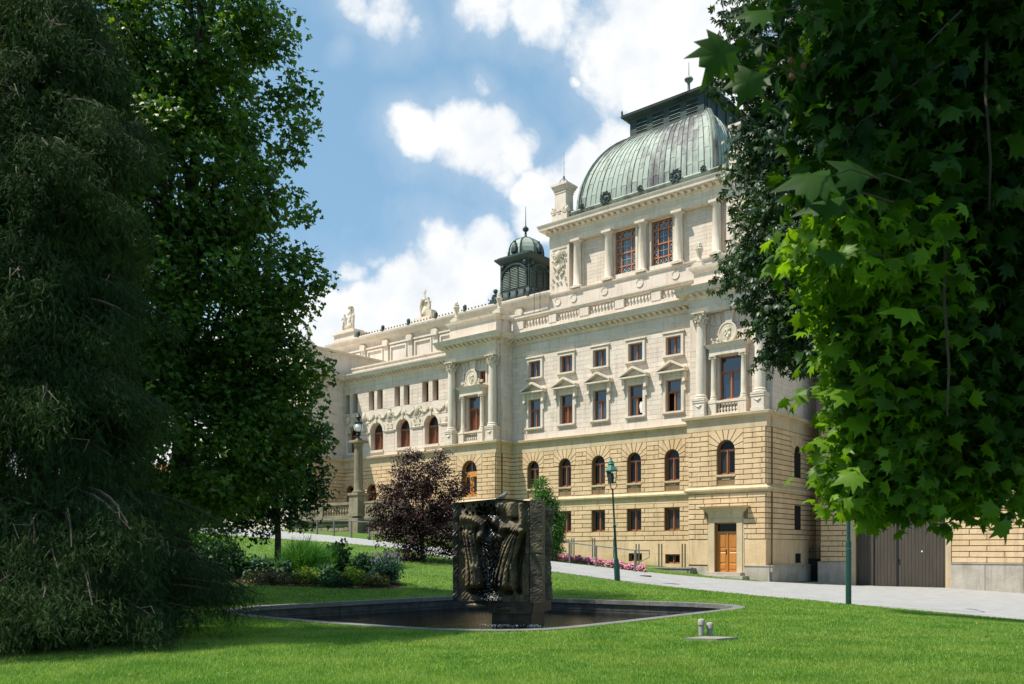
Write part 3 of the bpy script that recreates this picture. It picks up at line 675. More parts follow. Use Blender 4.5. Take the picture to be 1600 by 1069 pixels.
    if door_kind!='wood':
        window(TH,sc-1.25,sc-.5,14.2,15.6,ts+.2,'plain'); window(TH,sc+.5,sc+1.25,14.2,15.6,ts+.2,'plain'); m=MB(); m.box(sc-.5,sc+.5,ts+.05,ts+.45,14.2,15.6); B(m,'pier',CREAM,uw)
    # columns on pedestals
    for c in (s0+.47,s1-.92 if door_kind=='wood' else s1-.72):
        pd=MB(); pd.box(c-.44,c+.44,tf-.32,ts,ZB,10.42); pd.box(c-.49,c+.49,tf-.37,ts-.01,ZB,9.55); pd.box(c-.48,c+.48,tf-.36,ts-.01,10.3,10.44)
        pd.tube([(c-.22,tf-.33,10.15),(c,tf-.36,10.0),(c+.22,tf-.33,10.15)],.05,5); B(pd,'column_pedestal',CREAMT,TH)
        column(TH,c,tf+.10,10.44,16.64,.36,.85)
        m=MB(); m.box(c-.34,c+.34,ts-.14,ts,10.44,16.64); B(m,'pilaster',CREAMT,TH)
    # small ionic columns carrying the window hood, balustrade below
    for sg in (-1,1):
        c=sc+sg*1.12; m=MB(); m.box(c-.30,c+.30,ts-.62,ts,ZB,10.34); m.box(c-.33,c+.33,ts-.65,ts-.01,10.2,10.345); B(m,'column_pedestal',CREAMT,TH)
        column(TH,c,ts-.32,10.345,13.55,.19,.32,ionic=True)
        m=MB(); m.box(c-.2,c+.2,ts-.10,ts,10.34,13.55); B(m,'pilaster',CREAMT,TH)
    m=MB(); m.box(sc-.82,sc+.82,ts-.60,ts-.1,ZB,9.52); m.box(sc-.82,sc+.82,ts-.60,ts-.1,10.22,10.36); bal=B(m,'balustrade',CREAMT,TH)
    baluster_run(bal,sc-.80,sc+.80,ts-.36,9.52,10.22,7,CREAMT,.10)
    m=MB(); m.box(sc-1.36,sc+1.36,ts-.55,ts,13.55,14.02); m.mold([(sc-1.36,ts),(sc-1.36,ts-.55),(sc+1.36,ts-.55),(sc+1.36,ts)],[(0,14.0),(.05,14.02),(.16,14.12),(.2,14.24),(.26,14.30),(0,14.32)]); m.box(sc-1.36,sc+1.36,ts-.55,ts,14.02,14.315)
    hood=B(m,'window_hood',CREAMT,TH)
    m=MB(); m.lathe([(0.02,0),(.62,0.0),(.70,.05),(.70,.1),(.60,.12),(.56,.08),(.02,.09)],0,0,22)
    V=[(sc+v[0],ts-.40-v[2],15.02+v[1]*1.08) for v in m.v]; m2=MB(); m2.add(V,m.f); m2.box(sc-.62,sc+.62,ts-.44,ts-.1,14.33,14.6)
    for (x,z,r) in ((0,.12,.16),(.1,.18,.12),(-.12,-.1,.17),(.14,-.12,.13),(0,-.32,.16),(-.2,.2,.09),(.22,.02,.09)): m2.ball(sc+x,ts-.48,15.02+z,r*.8,.10,r,8,5,.2)
    curls(m2,sc-1.25,sc+1.25,14.36,14.75,ts-.38,16,int(s0*10)+5,.07,.15); curls(m2,sc-.85,sc+.85,14.7,15.05,ts-.38,8,int(s0*10)+9,.08,.15)
    B(m2,'carved_medallion',LEADC,hood,True)
    return lo,uw
pavilion(0.0,5.75,0.0,'right',GLASS,'wood')
pavilion(24.23,30.25,.40,'left',GLASS,'glass')
# flank of the right pavilion (faces right) : ochre and cream
fo=[(4.30,5.60,5.15,7.40,True),(4.35,5.62,1.45,3.15,False),(4.5,5.6,-.90,-.22,False)]
m=MB(); swall(m,.67,8.5,-2.8,ZB-.2,-.12,fo,.5); fl=B(m,'flank_lower_wall',TANJ,TH)
m=MB(); side_courses(m,-.12,.67,8.4,4.45,8.28,11,[fo[0]],1.5,.075,.05,.02); side_courses(m,-.12,.67,8.4,.75,3.92,9,[(fo[1])],1.6,.075,.055,.02)
B(m,'stone_courses',TAN,fl,kind='stuff')
m=MB(); m2=MB(); wall(m2,.67,8.4,-1.0,.74,0,[(4.5,5.6,-.9,-.22,False)],.06); m.add([(-.17+v[1],v[0],v[2]) for v in m2.v],m2.f); B(m,'base_wall',TAN,fl)
m=MB(); m.box(-.36,-.12,.2,8.4,-2.8,-1.07); m.box(-.40,-.12,.16,8.4,-1.068,-1.0); B(m,'plinth',GREYST,fl)
for a,b,z0,z1,ac in fo:
    w2=MB(); tq=.36
    w2.add([(-.12+tq,a,z0),(-.12+tq,b,z0),(-.12+tq,b,z1),(-.12+tq,a,z1)],[(0,1,2,3)]); B(w2,'glass_pane',GLASSD,fl)
    w3=MB(); x=-.12+tq-.06; w3.box(x,x+.05,a,a+.12,z0,z1); w3.box(x,x+.05,b-.12,b,z0,z1); w3.box(x-.01,x+.05,(a+b)/2-.06,(a+b)/2+.06,z0,z1); w3.box(x-.01,x+.05,a,b,z0,z0+.1); w3.box(x-.01,x+.05,a,b,z0+(z1-z0)*.66,z0+(z1-z0)*.66+.1); B(w3,'window',WOODF,fl)
m=MB(); swall(m,.60,8.5,ZB,16.65,-.175,[],.1)
side_courses(m,-.175,.61,8.4,9.95,16.5,18,[(3.9,5.75,10.35,13.6,False)],1.5,.016,.014,.003)
m.box(-.20,-.175,3.95,5.7,10.4,13.5); m.box(-.215,-.175,3.8,5.85,13.5,13.62); B(m,'flank_upper_wall',CREAM,TH)
# inner strip behind, between pavilion and gate wing
m=MB(); m.box(-1.5,-.12,8.45,9,-2.8,ZB-.2); st=B(m,'recess_wall',TANJ,TH)
m=MB()
for z0,z1,n in ((4.45,8.28,11),(.75,3.92,9)):
    h=(z1-z0)/n
    for k in range(n): m.block([(-1.46,z0+k*h+.025),(-.13,z0+k*h+.025),(-.13,z0+(k+1)*h-.025),(-1.46,z0+(k+1)*h-.025)],8.45,8.37,.02)
m.box(-1.46,-.13,8.38,8.45,-2.8,.74); B(m,'stone_courses',TAN,st,kind='stuff')
m=MB(); m.box(-1.5,-.17,8.44,9,ZB,18)
for k in range(22): h=.33; m.block([(-1.48,9.9+k*h+.01),(-.18,9.9+k*h+.01),(-.18,9.9+(k+1)*h-.01),(-1.48,9.9+(k+1)*h-.01)],8.44,8.41,.004)
B(m,'recess_upper_wall',CREAM,TH)
# left pavilion flank (faces right)
m=MB(); swall(m,1.0,2.6,ZB,16.65,24.2,[],.1); side_courses(m,24.2,1.02,2.52,9.95,16.5,18,[],1.5,.016,.014,.003); B(m,'flank_upper_wall',CREAM,TH)
m=MB(); swall(m,1.05,2.4,-2.4,ZB-.2,24.06,[],.1); fl2=B(m,'flank_lower_wall',TANJ,TH)
m=MB(); side_courses(m,24.06,1.07,2.33,4.45,8.28,11,[],1.4,.075,.05,.02,.3); side_courses(m,24.06,1.07,2.33,.75,3.92,9,[],1.4,.075,.055,.02,.3); m.box(24.0,24.06,1.07,2.33,-2.4,.74)
side_courses(m,24.23,.40,1.05,4.45,8.28,11,[],1.4,.075,.05,.02,.3); side_courses(m,24.23,.40,1.05,.75,3.92,9,[],1.4,.075,.055,.02,.3)
side_courses(m,0.0,0.0,.67,4.45,8.28,11,[],1.4,.075,.05,.02,.3); side_courses(m,0.0,0.0,.67,.75,3.92,9,[],1.4,.075,.055,.02,.3)
m.box(-.05,0,0,.67,-1.0,.74)
B(m,'stone_courses',TAN,fl2,kind='stuff')
# --- left wing with arched windows
CX=[34.07,37.95,41.80,45.42]
co=[(c-.93,c+.93,9.98,12.70,True) for c in CX]; 
sm=[]
for c in CX[:4]:
    for d in (-1.03,.40): sm.append((c+d-.0+.0,c+d+.78,14.02,15.95,False))
sm=[(34.49,35.31,14.02,15.98,False),(33.15,33.93,14.02,15.98,False),(38.42,39.2,14.02,15.98,False),(37.07,37.88,14.02,15.98,False),(42.2,42.99,14.02,15.98,False),(40.93,41.74,14.02,15.98,False),(46.0,46.75,14.02,15.98,False),(44.75,45.53,14.02,15.98,False)]
m=MB(); wall(m,30.3,46.75,ZB,17.3,2.50,co+sm,.7); cw=B(m,'left_wing_upper_wall',CREAM,TH)
m=MB()
for p,q,a,b in courses(30.7,46.7,9.7,16.5,18,[(o[0]-.3,o[1]+.3,o[2]-.2,o[3]+.35) for o in co]+[(o[0]-.02,o[1]+.02,o[2]-.1,o[3]+.02) for o in sm]+[(30,46.7,12.75,14.0)],1.5): m.block([(p+.008,a+.01),(q-.008,a+.01),(q-.008,b-.01),(p+.008,b-.01)],2.5,2.485,.004)
B(m,'ashlar_courses',CREAM,cw,kind='stuff')
for c in CX:
    window(TH,c-.93,c+.93,9.98,12.70,3.05,'cross',True,GLASSD,shutter=True)
    m=MB(); o_=arc_pts(c,12.70-.93,1.25,14); i_=arc_pts(c,12.70-.93,.97,14)
    for k in range(14): m.prism([o_[k],o_[k+1],i_[k+1],i_[k]],2.50,2.40)
    m.box(c-.12,c+.12,2.30,2.5,12.65,13.05); m.box(c-1.0,c+1.0,2.38,2.9,9.72,9.97); B(m,'arch_moulding',CREAMT,cw)
m=MB()
for i in range(5):
    a=46.7 if i==4 else CX[i]-1.26; b=30.7 if i==0 else CX[i-1]+1.26
    a,b=min(a,b),max(a,b)
    m.mold([(a,2.5),(b,2.5)],[(0,11.62),(.12,11.66),(.16,11.8),(.08,11.84),(0,11.86)])
m.box(30.7,46.7,2.46,2.5,12.78,12.86); B(m,'impost_moulding',CREAMT,cw)
for a,b,z0,z1,_ in sm:
    m=MB(); m.box(a,b,3.1,3.15,z0,z1); B(m,'glass_pane',GLASSD,cw)
    m=MB(); rframe(m,a,b,z0,z1,3.02,.07,.07); m.box((a+b)/2-.03,(a+b)/2+.03,3.0,3.08,z0,z1); B(m,'window',WOODF,cw)
m=MB()
for i,c in enumerate(CX+[31.9]):      # garlands and cartouches
    x=c+1.93 if i<4 else 31.9
    x=min(x,46.2)
    m.ball(x,2.42,13.35,.30,.14,.42,9,6,.15); curls(m,x-.45,x+.45,12.7,13.9,2.48,9,i*7+1,.08,.16)
    m.box(x-.42,x+.42,2.44,2.5,12.0,12.4); curls(m,x-.4,x+.4,11.95,12.5,2.47,4,i*3+2,.06,.12)
    for sg in (-1,1):
        for k in range(9): q=k/8; m.ball(x-sg*.45-sg*1.1*q,2.43,13.42-.34*math.sin(PI*q),.13,.10,.15,6,4,.3)
    m.ball(c,2.4,13.25,.2,.12,.25,7,5,.2)
B(m,'garland_relief',LEADC,cw,True)
lo3=[(45.0,46.2,4.9,6.6,True),(41.6,43.0,4.9,6.6,True),(37.6,39.0,4.9,6.6,True),(33.8,35.2,4.9,6.6,True)]
m=MB(); wall(m,30.25,46.75,-1,ZB-.2,2.30,lo3,.5); cl_=B(m,'left_wing_lower_wall',TANJ,TH)
rustic(TH,cl_,TAN,30.3,46.6,2.7,8.28,15,[(*o,.4) for o in lo3],1.5,2.3,.085,.05,.03)
for a,b,z0,z1,_ in lo3: window(TH,a,b,z0,z1,2.6,'cross',True,GLASSD)
# --- far left block
m=MB(); swall(m,-2.2,9.1,-1,20.4,46.7,[],.1); m.box(46.7,62,-2.2,-2.1,-1,20.4); m.box(46.71,62,-2.1,9,20.2,20.3)
side_courses(m,46.7,-2.2,2.46,9.7,16.6,19,[],1.5,.016,.014,.003); p3=B(m,'far_left_block',CREAM,TH)
m=MB(); side_courses(m,46.62,-2.2,2.28,2.7,8.28,15,[],1.5,.075,.05,.02); m.box(46.62,46.7,-2.2,2.28,0,2.7); B(m,'stone_courses',TAN,p3,kind='stuff')
# --- horizontal mouldings
pt=[(-.12,8.45),(-.12,.67),(0,.67),(0,0),(5.75,0),(5.75,2.34),(24.06,2.34),(24.06,1.07),(24.23,1.07),(24.23,.40),(30.25,.40),(30.25,2.30),(46.62,2.30),(46.62,-2.2),(60,-2.2)]
band=[(0,8.28),(.09,8.285),(.09,8.95),(.14,9.0),(.17,9.08),(.34,9.14),(.38,9.30),(.36,9.33),(-.3,9.37)]
m=MB(); m.mold(pt,band); B(m,'band_course',TANT,TH)
strg=[(0,3.93),(.09,3.94),(.12,4.02),(.26,4.10),(.28,4.21),(.22,4.24),(.06,4.38),(.06,4.45),(-.1,4.46)]
m=MB(); m.mold(pt[:12],strg); B(m,'string_course',TANT,TH)
pc=[(-.175,8.44),(-.175,.60),(0,.60),(0,.12),(5.65,.12),(5.65,.67),(6.0,.67),(6.0,2.56),(24.2,2.56),(24.2,1.05),(24.35,1.05),(24.35,.5),(30.2,.5),(30.2,1.05),(30.55,1.05),(30.55,2.4)]
ent=[(0,16.64),(.04,16.65),(.04,16.9),(.09,16.92),(.09,17.08),(.02,17.1),(.02,17.62),(.10,17.66),(.16,17.78),(.20,17.80)]
m=MB(); m.mold(pc,ent); m.box(0,5.65,.12,.7,16.641,17.8); m.box(24.35,30.2,.5,1.1,16.641,17.8); B(m,'entablature',CREAMT,TH)
corn=[(0,17.80),(.22,17.80),(.22,18.03),(.72,18.05),(.74,18.22),(.86,18.36),(.90,18.45),(-.6,18.50)]
m=MB(); m.mold(pc,corn); co_=B(m,'main_cornice',CREAMT,TH)
m=MB(); modillions(m,pc,17.82,18.04,.22,.62,.50,.24); B(m,'modillions',CREAMT,co_,kind='stuff')
# left wing cornice (a little lower)
pl=[(30.5,2.5),(46.7,2.5),(46.7,-2.2),(60,-2.2)]
m=MB(); m.mold(pl,[(0,16.5),(.05,16.52),(.05,16.95),(.1,17.0),(.2,17.2),(.22,17.22),(.22,17.38),(.7,17.42),(.74,17.6),(.86,17.74),(.88,17.86),(-.5,17.92)]); c2=B(m,'left_wing_cornice',CREAMT,TH)
m=MB(); modillions(m,pl,17.2,17.4,.2,.6,.46,.22); B(m,'modillions',CREAMT,c2,kind='stuff')
m=MB(); m.box(30.6,45.9,2.55,3.1,17.9,18.55); m.mold([(30.6,2.55),(45.9,2.55)],[(0,18.45),(.1,18.5),(.1,18.62),(-.6,18.66)]); B(m,'blocking_course',CREAM,TH)
m=MB(); m.mold([(46.72,9),(46.72,-2.1),(60,-2.1)],[(0,19.7),(.05,19.9),(.12,20.1),(.3,20.2),(.34,20.38),(-.3,20.42)]); B(m,'attic_cornice',CREAMT,TH)
# roofs / decks
m=MB(); m.box(-.1,30.4,2.0,9.1,18.40,18.47); m.box(0.05,5.6,.2,2.1,18.40,18.47); m.box(24.4,30.2,.6,2.1,18.40,18.47); m.box(30.4,46.6,2.6,9.1,17.75,17.85); B(m,'roof_deck',GREYST,TH)
# balustrade above the bays
m=MB(); m.box(6.0,24.1,2.28,2.78,18.49,18.93)
m.mold([(6.0,2.28),(24.1,2.28)],[(0,19.66),(.06,19.70),(.1,19.78),(.16,19.84),(.16,19.96),(-.6,20.02)]); m.box(6.0,24.1,2.28,2.78,19.66,19.8)
peds=[(22.75,23.9),(19.25,20.0),(15.98,16.85),(12.63,13.45),(9.35,10.15),(6.0,6.75)]
bal=B(m,'roof_balustrade',CREAM,TH)
for a,b in peds: m=MB(); m.box(a,b,2.24,2.82,18.935,19.655); B(m,'balustrade_pier',CREAM,bal)
for (a,b) in ((20.0,22.75),(16.85,19.25),(13.45,15.98),(10.15,12.63),(6.75,9.35)): baluster_run(bal,a+.05,b-.05,2.52,18.93,19.66,8,CREAMT,.125)
# solid parapets over the pavilions
for s0,s1,t0,zt in ((0.25,5.5,.18,20.0),(24.5,30.0,.62,20.25)):
    m=MB(); m.box(s0,s1,t0+.12,2.3,18.49,zt-.3); m.box(s0-.05,s1+.05,t0+.04,2.3,18.49,18.85)
    m.mold([(s0,2.3),(s0,t0+.12),(s1,t0+.12),(s1,2.3)],[(0,zt-.45),(.06,zt-.42),(.1,zt-.3),(.24,zt-.2),(.28,zt-.04),(-.3,zt)]); m.box(s0+.01,s1-.01,t0+.13,2.3,zt-.31,zt-.01)
    B(m,'parapet',CREAM,TH)
m=MB(); m.box(24.25,25.0,1.5,2.5,18.49,20.2); m.mold([(24.22,2.6),(24.22,1.3),(25.2,1.3)],[(0,19.8),(.15,19.95),(.2,20.15),(-.3,20.2)]); B(m,'parapet_return',CREAM,TH)
# --- rear roof block of the left wing
m=MB(); m.box(25.0,57.0,9.0,24,17.8,23.0); m.box(25,56,9.2,22,24.1,24.3); mb_=B(m,'rear_block_wall',CREAM,TH)
m=MB(); m.mold([(25.0,9.0),(57.0,9.0),(57.0,24)],[(0,22.95),(.06,23.0),(.1,23.1),(.45,23.35),(.5,23.5),(.62,23.7),(.66,23.86),(-.4,23.95)]); B(m,'rear_cornice',CREAMT,TH)
m=MB(); m.mold([(25.0,9.35),(55.5,9.35)],[(0,23.9),(.05,23.92),(.12,24.15),(.06,24.32),(-.4,24.38)])
for k in range(64):
    s=26+k*.46
    if k%9==4: m.ball(s,9.25,24.62,.24,.18,.30,8,5,.15); m.box(s-.12,s+.12,9.1,9.4,24.2,24.6)
    else: m.ball(s,9.28,24.42,.09,.08,.10,5,3)
B(m,'copper_gutter',COPD,TH)
m=MB(); m.cbox(32.3,9.6,24.55,.9,.7,.4); m.cbox(32.3,9.6,24.85,.6,.5,.3); m.lathe([(.3,0),(.36,.15),(.15,.3),(.1,.4)],32.3,9.6,10,25.0); m.ball(32.3,9.6,25.6,.24); curls(m,31.7,32.9,24.5,25.2,9.3,5,3); B(m,'copper_ornament',COPD,TH,True)
m=MB()
for k in range(7):
    c=28.55+k*3.8; 
    m.box(c-.36,c+.36,8.82,9.0,17.9,22.35); m.prism([(c-.36,22.35),(c+.36,22.35),(c+.45,22.75),(c+.30,22.98),(c-.30,22.98),(c-.45,22.75)],8.99,8.6)
for k in range(7):
    a,b=28.55+k*3.8+.36+.25,28.55+(k+1)*3.8-.36-.25; rframe(m,a,b,20.4,22.25,8.86,.18,.14)
m.box(25.1,57,8.80,9.0,22.42,22.6); B(m,'attic_panels',CREAMT,mb_)
# --- dome block
DS0,DS1,DT=5.05,25.08,9.0
m=MB(); dw=[(18.20-.05,15.95,24.25,28.1,False)]
wins=[(16.00,18.15,24.25,28.05,False),(12.35,14.45,24.25,28.05,False)]
wall(m,7.3,22.85,23.7,28.2,9.55,wins,.25); m.box(DS0,7.3,9.0,10,23.7,28.2); m.box(22.85,DS1,9.0,10,23.7,28.2); m.box(DS0,DS1,10.2,25,18.4,30.0); m.box(DS0,DS1,8.95,10.19,18.4,23.7)
db=B(m,'dome_block_wall',CREAM,TH)
m=MB()
for p,q,a,b in courses(7.3,22.85,23.9,28.15,13,[(15.7,18.4,23,28.3),(12.1,14.7,23,28.3)],1.35): m.block([(p+.008,a+.008),(q-.008,a+.008),(q-.008,b-.008),(p+.008,b-.008)],9.55,9.535,.004)
for k in range(9):
    a=DS0+.02+k*2.22; m.block([(a+.01,18.5),(a+2.21,18.5),(a+2.21,21.9),(a+.01,21.9)],8.95,8.92,.01)
B(m,'ashlar_courses',CREAM,db,kind='stuff')
m=MB(); m.mold([(DS0,25),(DS0,8.95),(DS1,8.95),(DS1,12)],[(0,21.95),(.04,21.97),(.04,22.1),(0,22.12)]); m.mold([(DS0,25),(DS0,8.95),(DS1,8.95),(DS1,12)],[(0,23.45),(.06,23.5),(.14,23.6),(.16,23.72),(-.9,23.78)])
B(m,'ledge',CREAMT,db)
for c in (24.1,22.3,18.94,15.32,11.85,8.3,6.2):
    m=MB(); m.lathe([(.02,0),(.30,0),(.36,.03),(.36,.07),(.30,.07),(.27,.03),(.02,.035)],0,0,24); V=[(c+v[0],8.95-v[2],22.93+v[1]) for v in m.v]; m2=MB(); m2.add(V,m.f); B(m2,'stone_roundel',CREAMT,db)
for c in (22.0,18.60,15.15,11.65,8.2):
    column(TH,c,9.12,23.78,28.2,.36,.36,ionic=False) if False else None
    mc=MB(); mc.cbox(c,9.12,23.85,1.0,1.0,.14); mc.lathe([(.46,.07),(.48,.13),(.42,.2),(.37,.26),(.36,1.5),(.33,3.9),(.37,3.95),(.37,4.05),(.46,4.15)],c,9.12,20,23.85); mc.cbox(c,9.12,28.1,1.0,1.0,.2); B(mc,'attic_column',CREAMT,TH,True)
    m=MB(); m.box(c-.42,c+.42,9.4,9.56,23.78,28.2); B(m,'pilaster',CREAMT,db)
m=MB()
for a,b in ((5.25,7.1),(23.05,24.9)):
    c=(a+b)/2; m.box(c-.8,c+.8,8.93,9.0,27.75,27.9); m.ball(c,8.9,27.2,.42,.22,.42,10,6,.1); m.ball(c,8.8,27.2,.24,.15,.24,8,5,.1)
    m.tube([(c-.55*math.cos(q*.35),8.93,26.6-.65*math.sin(q*.35)) for q in range(10)],.1,6); m.ball(c,8.93,25.95,.3,.14,.35,8,5,.2)
    curls(m,c-.75,c+.75,24.4,27.5,8.97,26,int(a),.09,.20,dep=.16)
B(m,'cartouche_relief',LEADC,db,True,kind='stuff')
m=MB(); m.mold([(DS0,25),(DS0,DT),(DS1,DT),(DS1,25)],[(0,28.2),(.03,28.22),(.03,28.62),(.08,28.66),(.02,28.7),(.02,29.15),(.1,29.2),(.16,29.34),(.22,29.36),(.22,29.55),(.74,29.58),(.76,29.78),(.85,29.95),(.88,30.05),(-.5,30.12)])
m.box(DS0+.01,DS1-.01,DT+.01,10.3,28.2,30.0)
dc_=B(m,'dome_cornice',CREAMT,TH)
m=MB(); modillions(m,[(DS0,20),(DS0,DT),(DS1,DT),(DS1,12)],29.28,29.56,.2,.60,.62,.30); B(m,'modillions',CREAMT,dc_,kind='stuff')
m=MB(); m.box(DS0,DS1,8.6,25,30.05,30.12); B(m,'roof_deck',GREYST,TH)
# lattice windows
for a,b,z0,z1,_ in wins:
    m=MB(); rframe(m,a,b,z0,z1,9.66,.11,.09); W_=b-a; H_=z1-z0
    vs=[a+.11+(W_-.22)*q for q in (.235,.765)]; hs=[z0+.11+(H_-.22)*q for q in (.17,.49,.83)]
    for x in vs: m.box(x-.055,x+.055,9.65,9.74,z0,z1)
    for z in hs: m.box(a,b,9.645,9.745,z-.055,z+.055)
    wn=B(m,'lattice_window',plain('orange_lattice_wood',(.42,.16,.07),.5) if 'orange_lattice_wood' not in bpy.data.materials else bpy.data.materials['orange_lattice_wood'],TH)
    m=MB(); r_=.014; xs=[a+.11]+vs+[b-.11]; zz=[z0+.11]+hs+[z1-.11]; t_=9.72
    for i in range(3):
        for j in range(4):
            x0,x1,y0,y1=xs[i],xs[i+1],zz[j],zz[j+1]
            if i==1 and j in (1,2): m.tube([((x0+x1)/2,t_,y0),((x0+x1)/2,t_,y1)],r_,4); m.tube([(x0,t_,(y0+y1)/2),(x1,t_,(y0+y1)/2)],r_,4)
            else:
                nx=2 if i==1 else 1; ny=1 if j in (0,3) else 2
                for k in range(nx):
                    for q in range(ny):
                        u0,u1=x0+(x1-x0)*k/nx,x0+(x1-x0)*(k+1)/nx; w0,w1=y0+(y1-y0)*q/ny,y0+(y1-y0)*(q+1)/ny
                        m.tube([(u0,t_,w0),(u1,t_,w1)],r_,4); m.tube([(u0,t_,w1),(u1,t_,w0)],r_,4)
                        if nx==2: m.tube([(u1,t_,w0),(u1,t_,w1)],r_,4)
                        if ny==2: m.tube([(u0,t_,w1),(u1,t_,w1)],r_,4)
    B(m,'lead_bars',LEAD,wn); glass_pane(wn,a+.1,b-.1,z0+.1,z1-.1,9.76,GLASS)
    m=MB(); m.box(a-.22,a,9.35,9.8,23.9,28.15); m.box(b,b+.22,9.35,9.8,23.9,28.15); m.box(a-.22,b+.22,9.4,9.8,z1,28.19); m.box(a-.2,b+.2,9.3,9.8,23.8,24.25); B(m,'window_surround',CREAMT,db)
# chimneys on the dome block corners
for s,lab in ((23.95,None),(6.15,None)):
    m=MB(); t=9.7; m.cbox(s,t,30.6,1.75,1.5,1.1); m.cbox(s,t,32.2,1.25,1.15,2.1); m.cbox(s,t,33.05,1.35,1.25,.12)
    for (z,w_) in ((33.3,1.45),(33.5,1.65),(33.7,1.85)): m.cbox(s,t,z,w_,w_-.1,.2)
    m.cbox(s,t,33.86,1.3,1.2,.12); m.cbox(s,t,31.35,1.7,1.5,.25); curls(m,s-.8,s+.8,31.1,31.7,t-.72,7,5,.1,.2); curls(m,s-.8,s+.8,31.1,31.7,t+.9,5,5,.1,.2)
    for sg in (-1,1): m.ball(s+sg*.8,t-.6,31.35,.25,.25,.3,8,5,.2)
    ch=B(m,'chimney',CREAM,TH)
    m=MB()
    for k in range(4):
        a=k*PI/2+PI/4; m.tube([(s+.5*math.cos(a),t+.5*math.sin(a),33.9),(s+.35*math.cos(a),t+.35*math.sin(a),34.25),(s,t,34.6)],.03,5)
    m.ball(s,t,34.65,.09); m.tube([(s,t,34.6),(s,t,36.9)],[.025,.012],5); B(m,'lightning_rod',IRON,ch)
# --- big copper dome
cs,ct=15.0,17.0; hs0,ht0=7.0,7.4; hs1,ht1=3.85,4.0; z0d,z1d=30.9,37.85
def prof(q): # 0..1 -> (frac of inset, height)
    a=q*rad(74); return (1-math.cos(a))/(1-math.cos(rad(74))), math.sin(a)/math.sin(rad(74))
NP=16
def dpt(face,uu,q,o=0):
    ins,h=prof(q); cs=15.5-.5*ins; hs_=hs0+(hs1-hs0)*ins+o; ht_=ht0+(ht1-ht0)*ins+o; z=z0d+(z1d-z0d)*h+o*.4
    if face==0: return (cs+uu*hs_,ct-ht_,z)
    if face==1: return (cs-hs_,ct+uu*ht_,z)
    if face==2: return (cs-uu*hs_,ct+ht_,z)
    return (cs+hs_,ct-uu*ht_,z)
m=MB(); m.box(cs-6.7,cs+7.6,ct-7.6,ct+7.6,30.1,30.9); dome=B(m,'dome',COP,TH)
rr=random.Random(3)
for face in range(4):
    NS=26 if face%2==0 else 28
    for k in range(NS):
        u0,u1=-1+2*k/NS,-1+2*(k+1)/NS; m=MB()
        V=[]; nseg=NP
        seams=[0,4,8,12,16] if k%2 else [0,2,6,10,14,16]
        for a_,b_ in zip(seams,seams[1:]):    # lapped sheets, each its own island
            qs=[q/NP for q in range(a_,b_+1)]; V=[]
            for i,q in enumerate(qs): o_=.02 if i==0 else .0; V+= [dpt(face,u0,q,o_),dpt(face,u1,q,o_)]
            m.add(V,[(2*i,2*i+1,2*i+3,2*i+2) for i in range(len(qs)-1)])
        if face<2 or face==3: B(m,'copper_strip',COP,dome,True)
        else: B(m,'copper_strip',COP,dome,True)
        m=MB(); m.tube([dpt(face,u0,q/10,.03) for q in range(11)],.035,4); B(m,'standing_seam',COPD if rr.random()<.45 else COP,dome)
for face in range(4):
    m=MB(); m.tube([dpt(face,-1,q/12,.06) for q in range(13)],.2,7); m.tube([dpt(face,-.955,q/12,.05) for q in range(13)],.08,5); m.tube([dpt(face,.955,q/12,.05) for q in range(13)],.08,5); B(m,'hip_rib',COP,dome,True)
m=MB(); pg=[(cs-7.9,ct+8),(cs-7.9,9.55),(cs+7.9,9.55),(cs+7.9,ct+8)]
pg=[(7.1,25),(7.1,9.35),(22.9,9.35),(22.9,25)]
m.mold(pg,[(0,30.1),(.0,30.75),(.1,30.8),(.16,30.9),(.12,31.02),(0,31.06),(-.35,31.0),(-.35,30.2)])
B(m,'copper_gutter',COP,dome)
for c,r in ((21.5,.22),(18.95,.48),(15.4,.24),(11.95,.48),(9.4,.24)):
    m=MB(); z=31.0+ r*.5
    m.tube([(c+r*.8*math.cos(q*PI/8),9.16,z+r*.8*math.sin(q*PI/8)) for q in range(17)],r*.3,6)
    for q in range(10): a=q*PI/5; m.ball(c+r*math.cos(a),9.1,z+r*math.sin(a),r*.26,None,None,5,4,.2)
    m.ball(c,9.12,z-.05,r*.45,.15,r*.5,7,5,.1); m.ball(c-r*.5,9.1,z-r*1.1,r*.22); m.ball(c+r*.5,9.1,z-r*1.1,r*.22); B(m,'copper_rosette',COPD,dome,True)
# lantern
a0,a1,b0,b1=cs-3.85,cs+3.85,ct-4.0,ct+4.0
m=MB(); m.box(a0,a1,b0,b1,37.6,39.3); m.mold([(a0,b1),(a0,b0),(a1,b0),(a1,b1),(a0,b1)],[(0,37.5),(.22,37.6),(.22,37.85),(.08,38.0),(0,38.05)])
for k in range(5):
    s=a0+.45+k*(7.7-.9)/4; m.box(s-.3,s+.3,b0-.1,b0,38.0,39.25); t=b0+.45+k*(8-.9)/4; m.box(a0-.1,a0,t-.3,t+.3,38.0,39.25)
m.mold([(a0,b1),(a0,b0),(a1,b0),(a1,b1)],[(0,39.2),(.12,39.25),(.14,39.4),(0,39.45)])
lan=B(m,'lantern',COPD,TH)
m=MB(); m.mold([(a0,b1),(a0,b0),(a1,b0),(a1,b1),(a0,b1)],[(0,39.3),(.12,39.42),(.5,39.6),(.62,39.68),(.64,39.82),(.2,39.95)]); m.hprism([(a0-.3,b0-.3),(a1+.3,b0-.3),(a1+.3,b1+.3),(a0-.3,b1+.3)],39.7,39.98)
